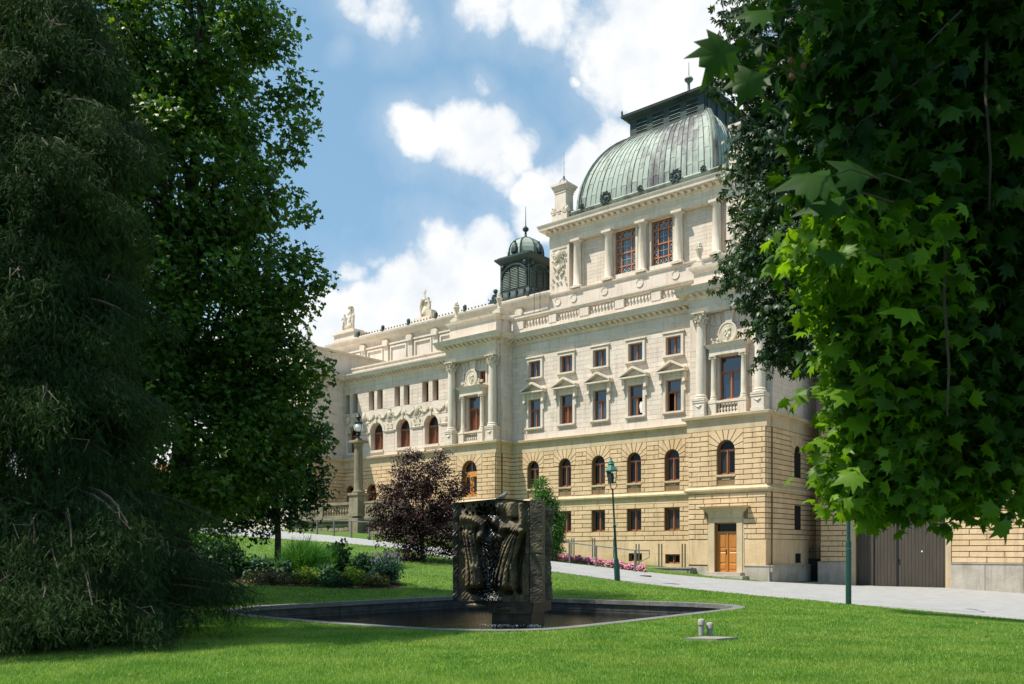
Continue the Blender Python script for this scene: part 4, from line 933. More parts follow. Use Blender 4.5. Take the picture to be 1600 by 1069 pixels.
m.add([(a0-.6,b0-.6,39.9),(a1+.6,b0-.6,39.9),(a1+.6,b1+.6,39.9),(a0-.6,b1+.6,39.9),(cs-1,ct,40.9),(cs+1,ct,40.9)],[(0,1,5,4),(1,2,5),(2,3,4,5),(3,0,4)])
m.ball(a1+.55,b0-.5,40.15,.1,.1,.25); B(m,'lantern_roof',COPD,lan)
for k in range(4):
    s=a0+.45+k*1.7+.3; 
    for j in range(7):
        for (x0,x1,y0,y1,side) in ((s,s+1.1,b0-.08,b0,0),):
            m=MB(); m.add([(s,b0-.1,38.05+j*.165),(s+1.1,b0-.1,38.05+j*.165),(s+1.1,b0,38.18+j*.165),(s,b0,38.18+j*.165)],[(0,1,2,3)]); m.box(s,s+1.1,b0-.11,b0-.09,38.03+j*.165,38.07+j*.165); B(m,'louvre_slat',COP if j%2 else COPD,lan)
m=MB(); m.lathe([(.5,0),(.35,.25),(.42,.4),(.5,.6),(.42,.85),(.2,1.05),(.22,1.2),(.14,1.5),(.12,2.3),(.16,2.5),(.34,2.65),(.42,2.8),(.3,3.0),(.16,3.1),(.05,3.2),(.03,4.4)],cs,ct,14,40.8); B(m,'finial',COP,lan,True)
# --- louvred turret behind the left wing
q0,q1,r0,r1=30.0,33.75,12.0,15.6; qc,rc=(q0+q1)/2,(r0+r1)/2
m=MB(); m.hprism([(q0,r0),(q1,r0),(q1,r1),(q0,r1)],24,29.3); m.mold([(q0,r1),(q0,r0),(q1,r0),(q1,r1),(q0,r1)],[(0,25.4),(.35,25.3),(.3,25.6),(.1,26.1),(.12,26.3),(0,26.35)])
m.mold([(q0,r1),(q0,r0),(q1,r0),(q1,r1),(q0,r1)],[(0,29.0),(.1,29.1),(.35,29.35),(.45,29.45),(.45,29.6),(-.2,29.7)])
m.hprism([(q0-.2,r0-.2),(q1+.2,r0-.2),(q1+.2,r1+.2),(q0-.2,r1+.2)],29.5,29.75)
for (x,y,ax) in ((qc,r0,0),(q0,rc,1)):
    for k in (-1.6,-.55,.55,1.6):
        if ax==0: m.box(x+k-.09,x+k+.09,y-.14,y,26.3,28.1)
        else: m.box(x-.14,x,y+k-.09,y+k+.09,26.3,28.1)
    pts=[(1.6*math.cos(PI*j/12),1.15*math.sin(PI*j/12)) for j in range(13)]
    m.tube([((x+p[0],y-.12,27.6+p[1]) if ax==0 else (x-.12,y+p[0],27.6+p[1])) for p in pts],.11,6)
    for sg in (-1,1):
        c_=(x+sg*1.45,y-.1,28.7) if ax==0 else (x-.1,y+sg*1.45,28.7); m.ball(*c_,.25,.25,.25,8,5,.1)
    for k in range(4):
        c_=(x-1.5+k,y-.3,25.75) if ax==0 else (x-.3,y-1.5+k,25.75); m.cbox(*c_,.2,.2,.6)
tur=B(m,'turret',COPD,TH)
m=MB()
for (x,y,ax) in ((qc,r0,0),(q0,rc,1)):
    for j in range(13):
        z=26.4+j*.17
        for k0,k1 in ((-1.5,-.64),(-.46,.46),(.64,1.5)):
            zt=27.6+1.1*math.sqrt(max(0,1-((k0+k1)/2/1.55)**2))
            if z>zt: continue
            if ax==0: m.add([(x+k0,y-.12,z),(x+k1,y-.12,z),(x+k1,y-.02,z+.1),(x+k0,y-.02,z+.1)],[(0,1,2,3)])
            else: m.add([(x-.12,y+k0,z),(x-.12,y+k1,z),(x-.02,y+k1,z+.1),(x-.02,y+k0,z+.1)],[(0,1,2,3)])
B(m,'louvre_slats',COP,tur,kind='stuff')
m=MB(); nn=8
pr=[(1.0,0),(1.0,.35),(.97,.8),(.88,1.25),(.70,1.65),(.45,1.95),(.2,2.12),(.06,2.25)]
b_=len(m.v); oc=[]
for r_,z in pr:
    for k in range(nn):
        a=PI/8+k*PI/4; rr_=r_/math.cos(PI/8); m.v.append((qc+1.75*rr_*math.cos(a),rc+1.75*rr_*math.sin(a),29.75+z))
for j in range(len(pr)-1):
    for k in range(nn): m.f.append((j*nn+k,j*nn+(k+1)%nn,(j+1)*nn+(k+1)%nn,(j+1)*nn+k))
cap=B(m,'turret_dome',COP,tur)
m=MB()
for k in range(nn):
    a=PI/8+k*PI/4; m.tube([(qc+1.78*r_/math.cos(PI/8)*math.cos(a),rc+1.78*r_/math.cos(PI/8)*math.sin(a),29.75+z) for r_,z in pr],.07,5)
    a2=k*PI/4
    if k%2==0: x,y=qc+1.7*math.cos(a2),rc+1.7*math.sin(a2); m.lathe([(.1,0),(.42,.1),(.42,.5),(.25,.9),(.1,1.1)],x,y,8,29.9); m.ball(x,y,31.1,.14)
m.lathe([(.25,2.2),(.12,2.4),(.1,2.8),(.3,2.95),(.32,3.15),(.12,3.35),(.05,3.5),(.02,5.4)],qc,rc,10,29.75); B(m,'turret_finial',COPD,tur,True)
m=MB()
for x in (25.6,26.3): m.tube([(x,8.2,18.5),(x,8.2,24.6)],.025,4)
for k in range(3): m.tube([(25.6,8.2,20+k*1.9),(26.3,8.2,20+k*1.9)],.02,4)
B(m,'roof_ladder',IRON,TH)
flush_blocks(TH,300)
# ================================================================ gate wing on the right
GW=fempty('gate_wing_building',-1.45,5.9,-2.6,label='ochre rusticated wing with wide dark wooden gate, right of the theatre corner',cat='wing')
GT=5.9
m=MB(); g_op=[(-9.6,-3.9,-3.2,2.9,False)]
uw_=[(c-.65,c+.65,5.3,7.6,True) for c in (-6.7,-12.5,-17.5)]+[(c-.55,c+.55,-.1,1.2,False) for c in ()]
wall(m,-26,-1.46,-3.4,ZB-.2,GT,g_op+uw_,.5); m.box(-1.46,-1.44,GT,9,-3.4,18); m.box(-26,-1.46,7.2,25,-3.4,18); gl=B(m,'lower_wall',TANJ,GW)
sur=(-9.95,-3.55,-3.4,3.32,False,0)
rustic(GW,gl,TAN,-26,-1.46,4.4,8.28,11,[(*o,.5) for o in uw_],2.0,GT,.085,.05,.03)
rustic(GW,gl,TAN,-26,-1.46,-.80,3.92,13,[sur],2.0,GT,.085,.055,.03)
m=MB(); m.box(-3.9,-3.57,GT-.10,GT+.35,-3.4,3.3); m.box(-9.93,-9.6,GT-.10,GT+.35,-3.4,3.3); m.box(-9.6,-3.9,GT-.10,GT+.35,2.9,3.3); B(m,'gate_surround',TANT,gl)
for k,(a,b) in enumerate(((-3.56,-1.3),(-11.9,-9.94),(-14.0,-11.92),(-16.2,-14.02),(-18.5,-16.22),(-21,-18.52),(-24,-21.02))):
    m=MB(); m.block([(a,-3.4),(b,-3.4),(b,-.86),(a,-.86)],GT,GT-.16,.015); B(m,'plinth_slab',GREYST,gl)
m=MB(); m.box(-26,-9.94,GT-.2,GT,-.858,-.80); m.box(-3.56,-1.3,GT-.2,GT,-.858,-.80); B(m,'plinth_cap',GREYST,gl)
# boarded gate: every board its own piece, a wicket line and a handle
m=MB(); m.box(-9.6,-3.9,GT+.42,GT+.48,-3.4,2.9); gate=B(m,'gate',GATEW,GW,label='wide gate of dark vertical boards')
nb=26
for k in range(nb):
    a=-9.6+5.7*k/nb; m=MB(); dd=.06 if 5.7*k/nb>4.6 else 0; m.block([(a+.008,-3.3),(a+5.7/nb-.008,-3.3),(a+5.7/nb-.008,2.89),(a+.008,2.89)],GT+.42,GT+.37-random.uniform(0,.015)-dd,.008); B(m,'board',GATEW,gate)
m=MB(); m.box(-6.55,-6.45,GT+.30,GT+.36,-3.3,2.89); m.box(-5.0,-4.96,GT+.28,GT+.36,-3.3,2.89); m.box(-6.62,-6.52,GT+.26,GT+.32,-.75,-.5); m.ball(-6.57,GT+.24,-.6,.05); B(m,'gate_fittings',IRON,gate)
m=MB(); m.box(-8.1,-8.02,GT+.335,GT+.35,-.12,-.02); B(m,'gate_sticker',WHITE,gate)
for o in uw_: window(GW,o[0],o[1],o[2],o[3],GT+.3,'cross',True,GLASSD)
m=MB(); m.box(-26,-1.46,GT+.3,9,ZB,18.0)
for p,q,a,b in courses(-26,-1.48,9.6,17.5,22,[],1.6): m.block([(p+.008,a+.01),(q-.008,a+.01),(q-.008,b-.01),(p+.008,b-.01)],GT+.3,GT+.285,.004)
B(m,'upper_wall',CREAM,GW)
for c in (-6.7,-12.5,-17.5):
    m=MB(); m.box(c-.95,c-.65,GT+.1,GT+.3,10.4,13.2); m.box(c+.65,c+.95,GT+.1,GT+.3,10.4,13.2); m.box(c-.95,c+.95,GT+.1,GT+.3,12.9,13.2); m.box(c-1.1,c+1.1,GT-.05,GT+.3,10.2,10.4); B(m,'window_surround',CREAMT,GW)
    window(GW,c-.65,c+.65,10.4,12.9,GT+.2,'cross')
pg_=[(-26,GT),(-1.46,GT),(-1.46,8.4)]
m=MB(); m.mold(pg_,band); B(m,'band_course',TANT,GW)
m=MB(); m.mold(pg_,[(a,b-.03) for a,b in strg]); B(m,'string_course',TANT,GW)
m=MB(); m.mold([(-26,GT+.2),(-1.46,GT+.2),(-1.46,8.4)],ent+corn[1:]); B(m,'main_cornice',CREAMT,GW)
flush_blocks(GW,300)
# iron gate in the recess
ig=fempty('iron_fence',-.7,6.9,-2.3,label='black iron bar fence closing the gap between theatre corner and gate wing',cat='fence')
for k in range(13):
    s=-1.42+k*.105; m=MB(); m.tube([(s,6.9,-2.4),(s,6.9,.15 if k%3 else .32)],.014,5); m.ball(s,6.9,.17 if k%3 else .35,.03,None,.06,5,4); B(m,'bar',IRON,ig)
m=MB(); m.box(-1.44,-.13,6.88,6.92,-.12,-.08); m.box(-1.44,-.13,6.88,6.92,-1.2,-1.16); m.box(-1.44,-.13,6.88,6.92,-2.2,-2.16); m.box(-1.44,-.13,6.93,6.95,-2.3,-.6); B(m,'rail',IRON,ig)

# ================================================================ terrace in front of the left wing
TR=fempty('stone_terrace',36,-4,1.2,label='weathered stone terrace with balusters and a tall column in front of the arched left wing',cat='terrace')
m=MB(); m.box(25.2,48,-3.7,2.2,-.6,2.85); tw=B(m,'terrace_wall',MOSSST,TR)
m=MB(); m.mold([(25.1,2),(25.1,-4.0),(48,-4.0)],[(0,2.6),(.12,2.7),(.16,2.85),(.16,3.04),(-.5,3.06)]); m.box(25.2,48,-4,2.2,2.84,3.04); B(m,'ledge',MOSSST,TR)
m=MB()
rs=random.Random(5)
z=-.6
while z<2.58:
    h=rs.uniform(.3,.45); s=25.1+rs.uniform(0,.5)
    while s<47.5:
        L_=rs.uniform(.5,1.1)
        if z+h<2.62: 
            put_block(TR,tw,MOSSST,[(s+.02,z+.02),(s+L_-.02,z+.02),(s+L_-.02,z+h-.02),(s+.02,z+h-.02)],-3.7,-3.82-rs.uniform(0,.05),.04)
        s+=L_
    z+=h
BLK[TR.name]=[b for b in BLK[TR.name]]
flush_blocks(TR,180)
m=MB(); m.box(37.8,48,-4.15,-3.75,4.15,4.4); m.box(37.8,48,-4.1,-3.8,3.05,3.2); tb=B(m,'balustrade',MOSSST,TR)
for a in (41.8,46.2): m=MB(); m.box(a,a+.55,-4.18,-3.72,3.05,4.42); B(m,'balustrade_pier',MOSSST,tb)
baluster_run(tb,38.0,41.8,-3.95,3.2,4.15,10,MOSSST,.14); baluster_run(tb,42.4,46.2,-3.95,3.2,4.15,10,MOSSST,.14)
m=MB(); m.box(30.5,35.8,-4.15,-3.8,3.05,4.2); m.box(30.4,35.9,-4.2,-3.75,4.2,4.36); B(m,'parapet_panel',MOSSST,TR)
LCs=36.85
m=MB(); m.cbox(LCs,-4.0,4.1,1.2,1.2,2.1); m.cbox(LCs,-4.0,5.05,1.4,1.4,.22); m.cbox(LCs,-4.0,3.2,1.4,1.4,.3); m.cbox(LCs,-4.0,1.4,1.25,1.25,3.0)
m.lathe([(.54,0),(.56,.12),(.46,.22),(.41,.3),(.41,1.2),(.385,3.6),(.36,4.15),(.44,4.2),(.44,4.3),(.40,4.4),(.6,4.55)],LCs,-4.0,22,5.16); m.cbox(LCs,-4,9.8,1.25,1.25,.2); 
B(m,'column',MOSSST,TR,True)
lp=fempty('globe_lamp',LCs,-4.0,9.9,label='black lamp with white globe on the tall stone column of the terrace',cat='lamp')
m=MB(); m.lathe([(.4,0),(.35,.12),(.12,.25),(.1,.4),(.26,.55),(.12,.7),(.2,.8)],LCs,-4,12,9.9); m.lathe([(.3,1.52),(.42,1.6),(.18,1.75),(.12,1.95),(.28,2.1),(.15,2.3),(.08,2.45),(.02,2.6)],LCs,-4,12,9.9)
for k in range(4):
    a=k*PI/2; m.tube([(LCs+.2*math.cos(a),-4+.2*math.sin(a),10.6),(LCs+.47*math.cos(a),-4+.47*math.sin(a),11.1),(LCs+.3*math.cos(a),-4+.3*math.sin(a),11.5)],.025,4)
B(m,'lamp_ironwork',IRON,lp,True); m=MB(); m.ball(LCs,-4,11.08,.42,None,None,18,12); B(m,'globe',WHITE,lp,True)

# ================================================================ urns and statues on the roofs
urn('stone_urn',5.2,.55,20.0,1.9,'stone urn on the parapet of the right pavilion beside the lattice windows')
urn('stone_urn',29.3,.9,20.25,1.9,'stone urn on the left end of the left pavilion parapet')
urn('stone_urn',23.95+.5,1.1,20.2,1.95,'stone urn on the right corner of the left pavilion parapet below the turret')
urn('stone_urn',46.9,-1.9,20.4,1.9,'small stone urn on the far left block beside the tree leaves')
def skin_figure(joints,edges,radii,name,mat,parent,fr):
    V=np.array([( -(j[0]-fr[0]),j[1]-fr[1],j[2]-fr[2]) for j in joints]); me=bpy.data.meshes.new(name); me.from_pydata(V.tolist(),edges,[]); me.update()
    o=bpy.data.objects.new(name,me); COL.objects.link(o); o.parent=parent
    md=o.modifiers.new('skin','SKIN'); 
    for i,r_ in enumerate(radii): me.skin_vertices[0].data[i].radius=(r_,r_)
    me.skin_vertices[0].data[0].use_root=True
    sb=o.modifiers.new('sub','SUBSURF'); sb.levels=1; sb.render_levels=1
    me.materials.append(mat); return o
def stone_fig(par,s,t,z,h,face,seed,arm=0.,name='stone_figure'):
    k=h/1.8; q=face
    def P(a,b,c): return (s+(a*math.cos(q)-b*math.sin(q))*k,t+(a*math.sin(q)+b*math.cos(q))*k,z+c*k)
    J=[P(0,0,.95),P(0,.02,1.2),P(0,0,1.42),P(0,-.02,1.53),P(0,-.04,1.66),P(0,-.04,1.76),P(-.1,0,.9),P(-.12,-.05,.5),P(-.13,0,.04),P(.1,0,.9),P(.14,-.12,.5),P(.13,.0,.04),
       P(-.2,0,1.4),P(-.34,-.05,1.15+arm*.3),P(-.30,-.22,1.05+arm*.7),P(.2,0,1.4),P(.32,-.1,1.15),P(.18,-.28,1.1)]
    E_=[(0,1),(1,2),(2,3),(3,4),(4,5),(0,6),(6,7),(7,8),(0,9),(9,10),(10,11),(2,12),(12,13),(13,14),(2,15),(15,16),(16,17)]
    rr_=[.17,.15,.16,.06,.11,.09,.13,.12,.13,.13,.12,.13,.08,.06,.05,.08,.06,.05]
    return skin_figure(J,E_,[x*k for x in rr_],name,LEADC,par,frof(par))
st1=fempty('statue_group',55.2,9.9,23.9,label='stone group of three standing figures on a pedestal at the left roof corner',cat='statue')
m=MB(); m.box(53.4,57.0,9.2,11.6,23.9,25.0); m.box(53.2,57.2,9.0,11.8,25.0,25.2); m.box(54.0,56.6,9.5,11.2,25.2,25.55); B(m,'pedestal',CREAM,st1)
stone_fig(st1,54.4,9.9,25.5,2.2,.3,1,.2); stone_fig(st1,56.0,10.0,25.5,2.1,-.3,2,.2); stone_fig(st1,55.25,10.4,25.9,2.5,0,3,1.0)
m=MB(); m.ball(55.25,10.1,25.95,.5,.35,.55,8,6,.2); m.ball(55.2,10.1,28.2,.28,.25,.25,8,5,.2); B(m,'drapery',LEADC,st1,True)
st2=fempty('statue_group',46.6,14,25.2,label='narrow stone sculpture with a lyre and star finial on the ridge behind the gutter',cat='statue')
m=MB(); m.box(45.3,47.9,13.3,14.8,23.9,26.3); B(m,'pedestal',CREAM,st2)
stone_fig(st2,46.1,14,26.2,2.4,.2,1,.5); stone_fig(st2,47.0,14.1,26.2,2.5,-.2,2,.5)
m=MB(); m.tube([(46.0,13.8,26.6),(45.8,13.8,27.6),(46.1,13.8,28.5)],.14,6); m.tube([(47.1,13.8,26.6),(47.3,13.8,27.6),(47.0,13.8,28.5)],.14,6); m.tube([(46.0,13.8,28.4),(47.1,13.8,28.4)],.1,6); m.ball(46.5,13.9,27.1,.55,.4,.6,8,6,.2); m.cbox(45.6,13.8,26.55,.9,.8,.8)
for k in range(8):
    a=k*PI/4; m.tube([(46.55,13.8,29.2),(46.55+.36*math.cos(a),13.8,29.2+.36*math.sin(a))],[.08,.01],4)
m.tube([(46.55,13.8,28.4),(46.55,13.8,29.2)],.06,5); B(m,'lyre',LEADC,st2,True)

# ================================================================ terrain: smooth sheet through surveyed heights
ctrl=[]
def pz(x,y,t): # pixel of an edge line on facade-parallel plane t -> ground point
    dx=(x-800)/1361; vx,vy=VV; k=(t+C0.x*vx+C0.y*vy)/(dx*vx+vy); return (k*dx,k,k*(860-y)/1361)
NE=[(505,847,-24),(617,857,-24),(706,872.5,-24),(855,892,-24),(964,907,-24),(1050,917.7,-24),(1180,931,-24),(1260,938,-24),(1325,945,-24),(1495,960,-24),(1600,970,-24)]
FE=[(467,832.5,-12),(617,848,-12),(706,858,-11.5),(855,875.6,-10),(962,888.7,-8.5),(1050,898,-6),(1120,904,-3.5),(1184,909,-1.2)]
ne=[pz(*p) for p in NE]; fe=[pz(*p) for p in FE]
ctrl+=ne+fe
for s,t,z in [(19,2,-.15),(13.5,2,-.90),(9,2,-1.20),(4.1,-.2,-1.75),(.3,-.4,-2.02),(-.3,5,-2.2),(-2,5.9,-2.28),(-4,5.9,-2.42),(-9.6,5.9,-2.42),(-14,5.9,-2.65),(-24,5.9,-3.0),(26,-3,.7),(32,-4,1.35),(38,-4,1.75),(45,-4,1.9),(60,-4,2.3),(30,8,.7),(60,10,2.4),(0,30,-2),(60,40,3),(90,0,3),(100,-30,3)]: ctrl.append(fw(s,t,z))
for X,Y in [(0,5),(-8,5),(8,5),(0,10),(-6,10),(6,10),(0,14),(-4,14.5),(4,14.5),(-9,15),(9,15),(-8,22),(0,16.8),(6.8,24.2),(-7.5,24),(0,23),(-2,30),(1,29.2),(4.5,27),(-4,20),(4,20.3),(-12,10),(12,9),(-15,20)]: ctrl.append((X,Y,-1.6))
ctrl+=[(10.5,22,-1.75),(14,16,-1.8),(-14,30,-1.2),(-20,38,-.4),(-25,20,-1.4),(-30,60,1.6),(-50,80,2.6),(-40,40,.3),(45,30,-3),(60,10,-3),(60,60,-3.2),(0,-20,-1.6),(-40,-20,-1.6),(40,-20,-1.9),(-10,35,-.85),(-5,36,-1.0),(-1,37,-1.0)]
Cn=np.array(ctrl); nC=len(Cn)
def tpsU(d): d=np.maximum(d,1e-9); return d*d*np.log(d)
Dm=np.linalg.norm(Cn[:,None,:2]-Cn[None,:,:2],axis=2); K=tpsU(Dm)+np.eye(nC)*2.0
Pm=np.hstack([np.ones((nC,1)),Cn[:,:2]]); A_=np.block([[K,Pm],[Pm.T,np.zeros((3,3))]]); sol=np.linalg.solve(A_,np.concatenate([Cn[:,2],np.zeros(3)]))
def tz(X,Y):
    X=np.atleast_1d(np.asarray(X,float)); Y=np.atleast_1d(np.asarray(Y,float)); o_=np.empty(len(X))
    for i in range(0,len(X),20000):
        x,y=X[i:i+20000],Y[i:i+20000]; d=np.sqrt((x[:,None]-Cn[None,:,0])**2+(y[:,None]-Cn[None,:,1])**2)
        o_[i:i+20000]=tpsU(d)@sol[:nC]+sol[nC]+sol[nC+1]*x+sol[nC+2]*y
    r_=np.hypot(X,Y-30); f_=np.clip((r_-75)/60,0,1); o_=o_*(1-f_)+f_*np.clip(o_,-4,4)*.5
    return o_
def gz(X,Y): return float(tz(X,Y)[0])
# pool outline (inner edge of coping) and its offset
pin=[(-7.3,23.6),(-7.0,22.2),(-6.1,21.0),(-4.6,19.7),(-3.0,18.5),(-1.6,17.6),(-.6,17.35),(.5,17.5),(1.6,18.5),(3.4,20.6),(5.0,22.5),(6.05,23.9),(6.1,25.0),(5.4,25.9),(4.2,26.6),(2.6,27.6),(1.0,28.6),(-.4,29.6),(-1.6,29.8),(-3.0,28.7),(-5.2,26.4),(-6.9,24.7)]
def offset(poly,d):
    n=len(poly); r_=[]
    for i in range(n):
        a,b,c=Vector(poly[i-1]),Vector(poly[i]),Vector(poly[(i+1)%n]); e1=(b-a).normalized(); e2=(c-b).normalized(); n1=Vector((e1.y,-e1.x)); n2=Vector((e2.y,-e2.x)); q=(n1+n2).normalized(); k=1/max(.5,q.dot(n1)); r_.append((b.x+q.x*d*k,b.y+q.y*d*k))
    return r_
def dense(poly,k=3):
    r_=[]; n=len(poly)
    for i in range(n):   # catmull-rom closed
        p0,p1,p2,p3=[Vector(poly[(i+j)%n]) for j in (-1,0,1,2)]
        for q in range(k):
            t=q/k; r_.append(tuple(.5*((2*p1)+(p2-p0)*t+(2*p0-5*p1+4*p2-p3)*t*t+(3*p1-p0-3*p2+p3)*t**3)))
    return r_
area=sum(pin[i-1][0]*pin[i][1]-pin[i][0]*pin[i-1][1] for i in range(len(pin)))
if area<0: pin=pin[::-1]
pin=dense(pin,3); pout=offset(pin,.33); ppin=pin
ZP=-1.57    # coping top
# path outline polygon
far_r=[fw(s,t,0)[:2] for s,t in ((-.2,-.25),(-1.3,5.85),(-26,5.85))]
pathpoly=[p[:2] for p in fe]+far_r+[fw(-40,5.9,0)[:2],fw(-45,-24,0)[:2]]+[p[:2] for p in ne[::-1]]
dl=fw(75,-24,0)[:2]; dl2=fw(75,-12,0)[:2]; pathpoly=[dl2]+pathpoly+[dl]
def inpoly(X,Y,poly):
    ins=np.zeros(len(X),bool); n=len(poly)
    for i in range(n):
        x1,y1=poly[i-1]; x2,y2=poly[i]
        c=((y1>Y)!=(y2>Y)); xx=(x2-x1)*(Y-y1)/((y2-y1) or 1e-12)+x1; ins^=c&(X<xx)
    return ins
def subdiv(poly,step):
    r_=[]
    for i in range(len(poly)):
        a,b=Vector(poly[i]),Vector(poly[(i+1)%len(poly)]); n=max(1,int((b-a).length/step)); r_+= [tuple(a+(b-a)*k/n) for k in range(n)]
    return r_
pp=subdiv(pathpoly,2.0)
gx=np.concatenate([np.arange(-24,30,1.1)]); gy=np.arange(4,74,1.1); GX,GY=np.meshgrid(gx,gy)
pts=np.stack([GX.ravel(),GY.ravel()],1)+R.uniform(-.15,.15,(GX.size,2))
g2x,g2y=np.meshgrid(np.arange(-220,260,12.),np.arange(-60,420,12.)); far=np.stack([g2x.ravel(),g2y.ravel()],1); far=far[(far[:,0]<-25)|(far[:,0]>31)|(far[:,1]<3)|(far[:,1]>75)]
mid,_m=np.meshgrid(np.arange(-60,-25,4.),np.arange(0,100,4.)); mids=np.stack([mid.ravel(),_m.ravel()],1); far=np.vstack([far,mids])
allp=np.vstack([pts,far])
def dist_poly(P_,poly):
    d=np.full(len(P_),1e9)
    for i in range(len(poly)):
        a,b=np.array(poly[i-1]),np.array(poly[i]); ab=b-a; t=np.clip(((P_-a)@ab)/(ab@ab+1e-12),0,1); d=np.minimum(d,np.linalg.norm(P_-(a+t[:,None]*ab),axis=1))
    return d
pmid=offset(pin,.24)
allp=allp[(dist_poly(allp,pmid)>.4)&(dist_poly(allp,pp)>.4)]; allp=allp[~inpoly(allp[:,0],allp[:,1],pmid)]
verts=[Vector(p) for p in allp]+[Vector(p) for p in pmid]+[Vector(p) for p in pp]; nb_=len(allp)
edges=[(nb_+i,nb_+(i+1)%len(pmid)) for i in range(len(pmid))]; e0=nb_+len(pmid); edges+=[(e0+i,e0+(i+1)%len(pp)) for i in range(len(pp))]
cv,ce,cf,_,_,_=geometry.delaunay_2d_cdt(verts,edges,[],0,1e-5)
cv=np.array([tuple(v) for v in cv]); cf=np.array([f for f in cf if len(f)==3]); cen=cv[cf].mean(1)
inpool=inpoly(cen[:,0],cen[:,1],pmid); inpath=inpoly(cen[:,0],cen[:,1],pp); czz=tz(cv[:,0],cv[:,1])+EYE
CV=np.column_stack([cv,czz])
# lawn and path materials
def ground_mat(name,c1,c2,c3,s1,s2,rough=.95,bump=.5,bs=40):
    m,n,l,b=new_mat(name); g=n.new('ShaderNodeNewGeometry')
    def nz_(s,d=6):
        a=n.new('ShaderNodeTexNoise'); a.inputs['Scale'].default_value=s; a.inputs['Detail'].default_value=d; a.inputs['Roughness'].default_value=.65; l.new(g.outputs['Position'],a.inputs['Vector']); return a.outputs[0]
    mm=n.new('ShaderNodeMix'); mm.data_type='RGBA'; mm.inputs[6].default_value=(*c1,1); mm.inputs[7].default_value=(*c2,1)
    r=n.new('ShaderNodeMapRange'); r.inputs[1].default_value=.38; r.inputs[2].default_value=.62; l.new(nz_(s1),r.inputs[0]); l.new(r.outputs[0],mm.inputs[0])
    m2=n.new('ShaderNodeMix'); m2.data_type='RGBA'; r2=n.new('ShaderNodeMapRange'); r2.inputs[1].default_value=.45; r2.inputs[2].default_value=.7; r2.inputs[4].default_value=.7; l.new(nz_(s2),r2.inputs[0]); l.new(r2.outputs[0],m2.inputs[0]); l.new(mm.outputs[2],m2.inputs[6]); m2.inputs[7].default_value=(*c3,1)
    l.new(m2.outputs[2],b.inputs['Base Color']); b.inputs['Roughness'].default_value=rough; b.inputs['Specular IOR Level'].default_value=.15
    bp=n.new('ShaderNodeBump'); bp.inputs['Strength'].default_value=bump; bp.inputs['Distance'].default_value=.04; l.new(nz_(bs,4),bp.inputs['Height']); l.new(bp.outputs[0],b.inputs['Normal']); return m
LAWN=ground_mat('lawn_grass',(.055,.125,.018),(.095,.165,.028),(.12,.165,.042),.8,5,bs=55)
PATH=ground_mat('pale_gravel_path',(.31,.305,.295),(.385,.38,.37),(.25,.245,.235),1.2,14,bump=.6,bs=30)
def sub(name,mask,mat):
    f=cf[mask]; u_,inv=np.unique(f.ravel(),return_inverse=True); o=arr_obj(name,CV[u_],inv.reshape(-1,3),mat,None,True); tag(o,kind='structure'); return o
lawn=sub('lawn',(~inpool)&(~inpath),LAWN); path=sub('path',inpath,PATH)
# ================================================================ pool
PL=empty('fountain_pool',(0,23,-1.6),label='low walled pool with pale granite rim set in the lawn under the sculpture',cat='pool')
ncp=len(pin)
for i in range(0,ncp,3):
    m=MB(); j=[(i+k)%ncp for k in range(4)]
    for q in range(3):
        a,b=pin[j[q]],pin[j[q+1]]; c,d=pout[j[q+1]],pout[j[q]]
        if q==2: b=(b[0]+(a[0]-b[0])*.02,b[1]+(a[1]-b[1])*.02); c=(c[0]+(d[0]-c[0])*.02,c[1]+(d[1]-c[1])*.02)
        m.hprism([a,b,c,d],ZP-.12,ZP)
    m.build('coping_stone',GRAN,PL)
wallo=offset(pin,.06)
for i in range(0,ncp,3):
    for z0,z1 in ((-1.90,ZP-.13),(-2.6,-1.915)):
        m=MB(); j=[(i+k)%ncp for k in range(4)]
        for q in range(3):
            a,b=wallo[j[q]],wallo[j[q+1]]; oo=offset(pin,.31); c,d=oo[j[q+1]],oo[j[q]]
            if q==2: b=(b[0]+(a[0]-b[0])*.015,b[1]+(a[1]-b[1])*.015)
            m.hprism([a,b,c,d],z0,z1)
        m.build('wall_slab',DGRAN,PL)
m=MB(); m.add([(p[0],p[1],-2.5) for p in wallo],[tuple(range(len(wallo)))]); m.build('pool_floor',ground_mat('algae_floor',(.15,.13,.06),(.25,.21,.11),(.06,.10,.03),.5,3,.7,.3,12),PL)
wm_,n,l,b=new_mat('pool_water')
g=n.new('ShaderNodeNewGeometry'); mp=n.new('ShaderNodeMapping'); mp.inputs['Scale'].default_value=(1,2.2,1); l.new(g.outputs['Position'],mp.inputs[0]); a=n.new('ShaderNodeTexNoise'); a.inputs['Scale'].default_value=3.0; a.inputs['Detail'].default_value=3; a.inputs['Distortion'].default_value=.6; l.new(mp.outputs[0],a.inputs['Vector'])
a2=n.new('ShaderNodeTexNoise'); a2.inputs['Scale'].default_value=22; l.new(mp.outputs[0],a2.inputs['Vector']); ad=n.new('ShaderNodeMath'); ad.operation='MULTIPLY_ADD'; ad.inputs[1].default_value=.25; l.new(a2.outputs[0],ad.inputs[0]); l.new(a.outputs[0],ad.inputs[2])
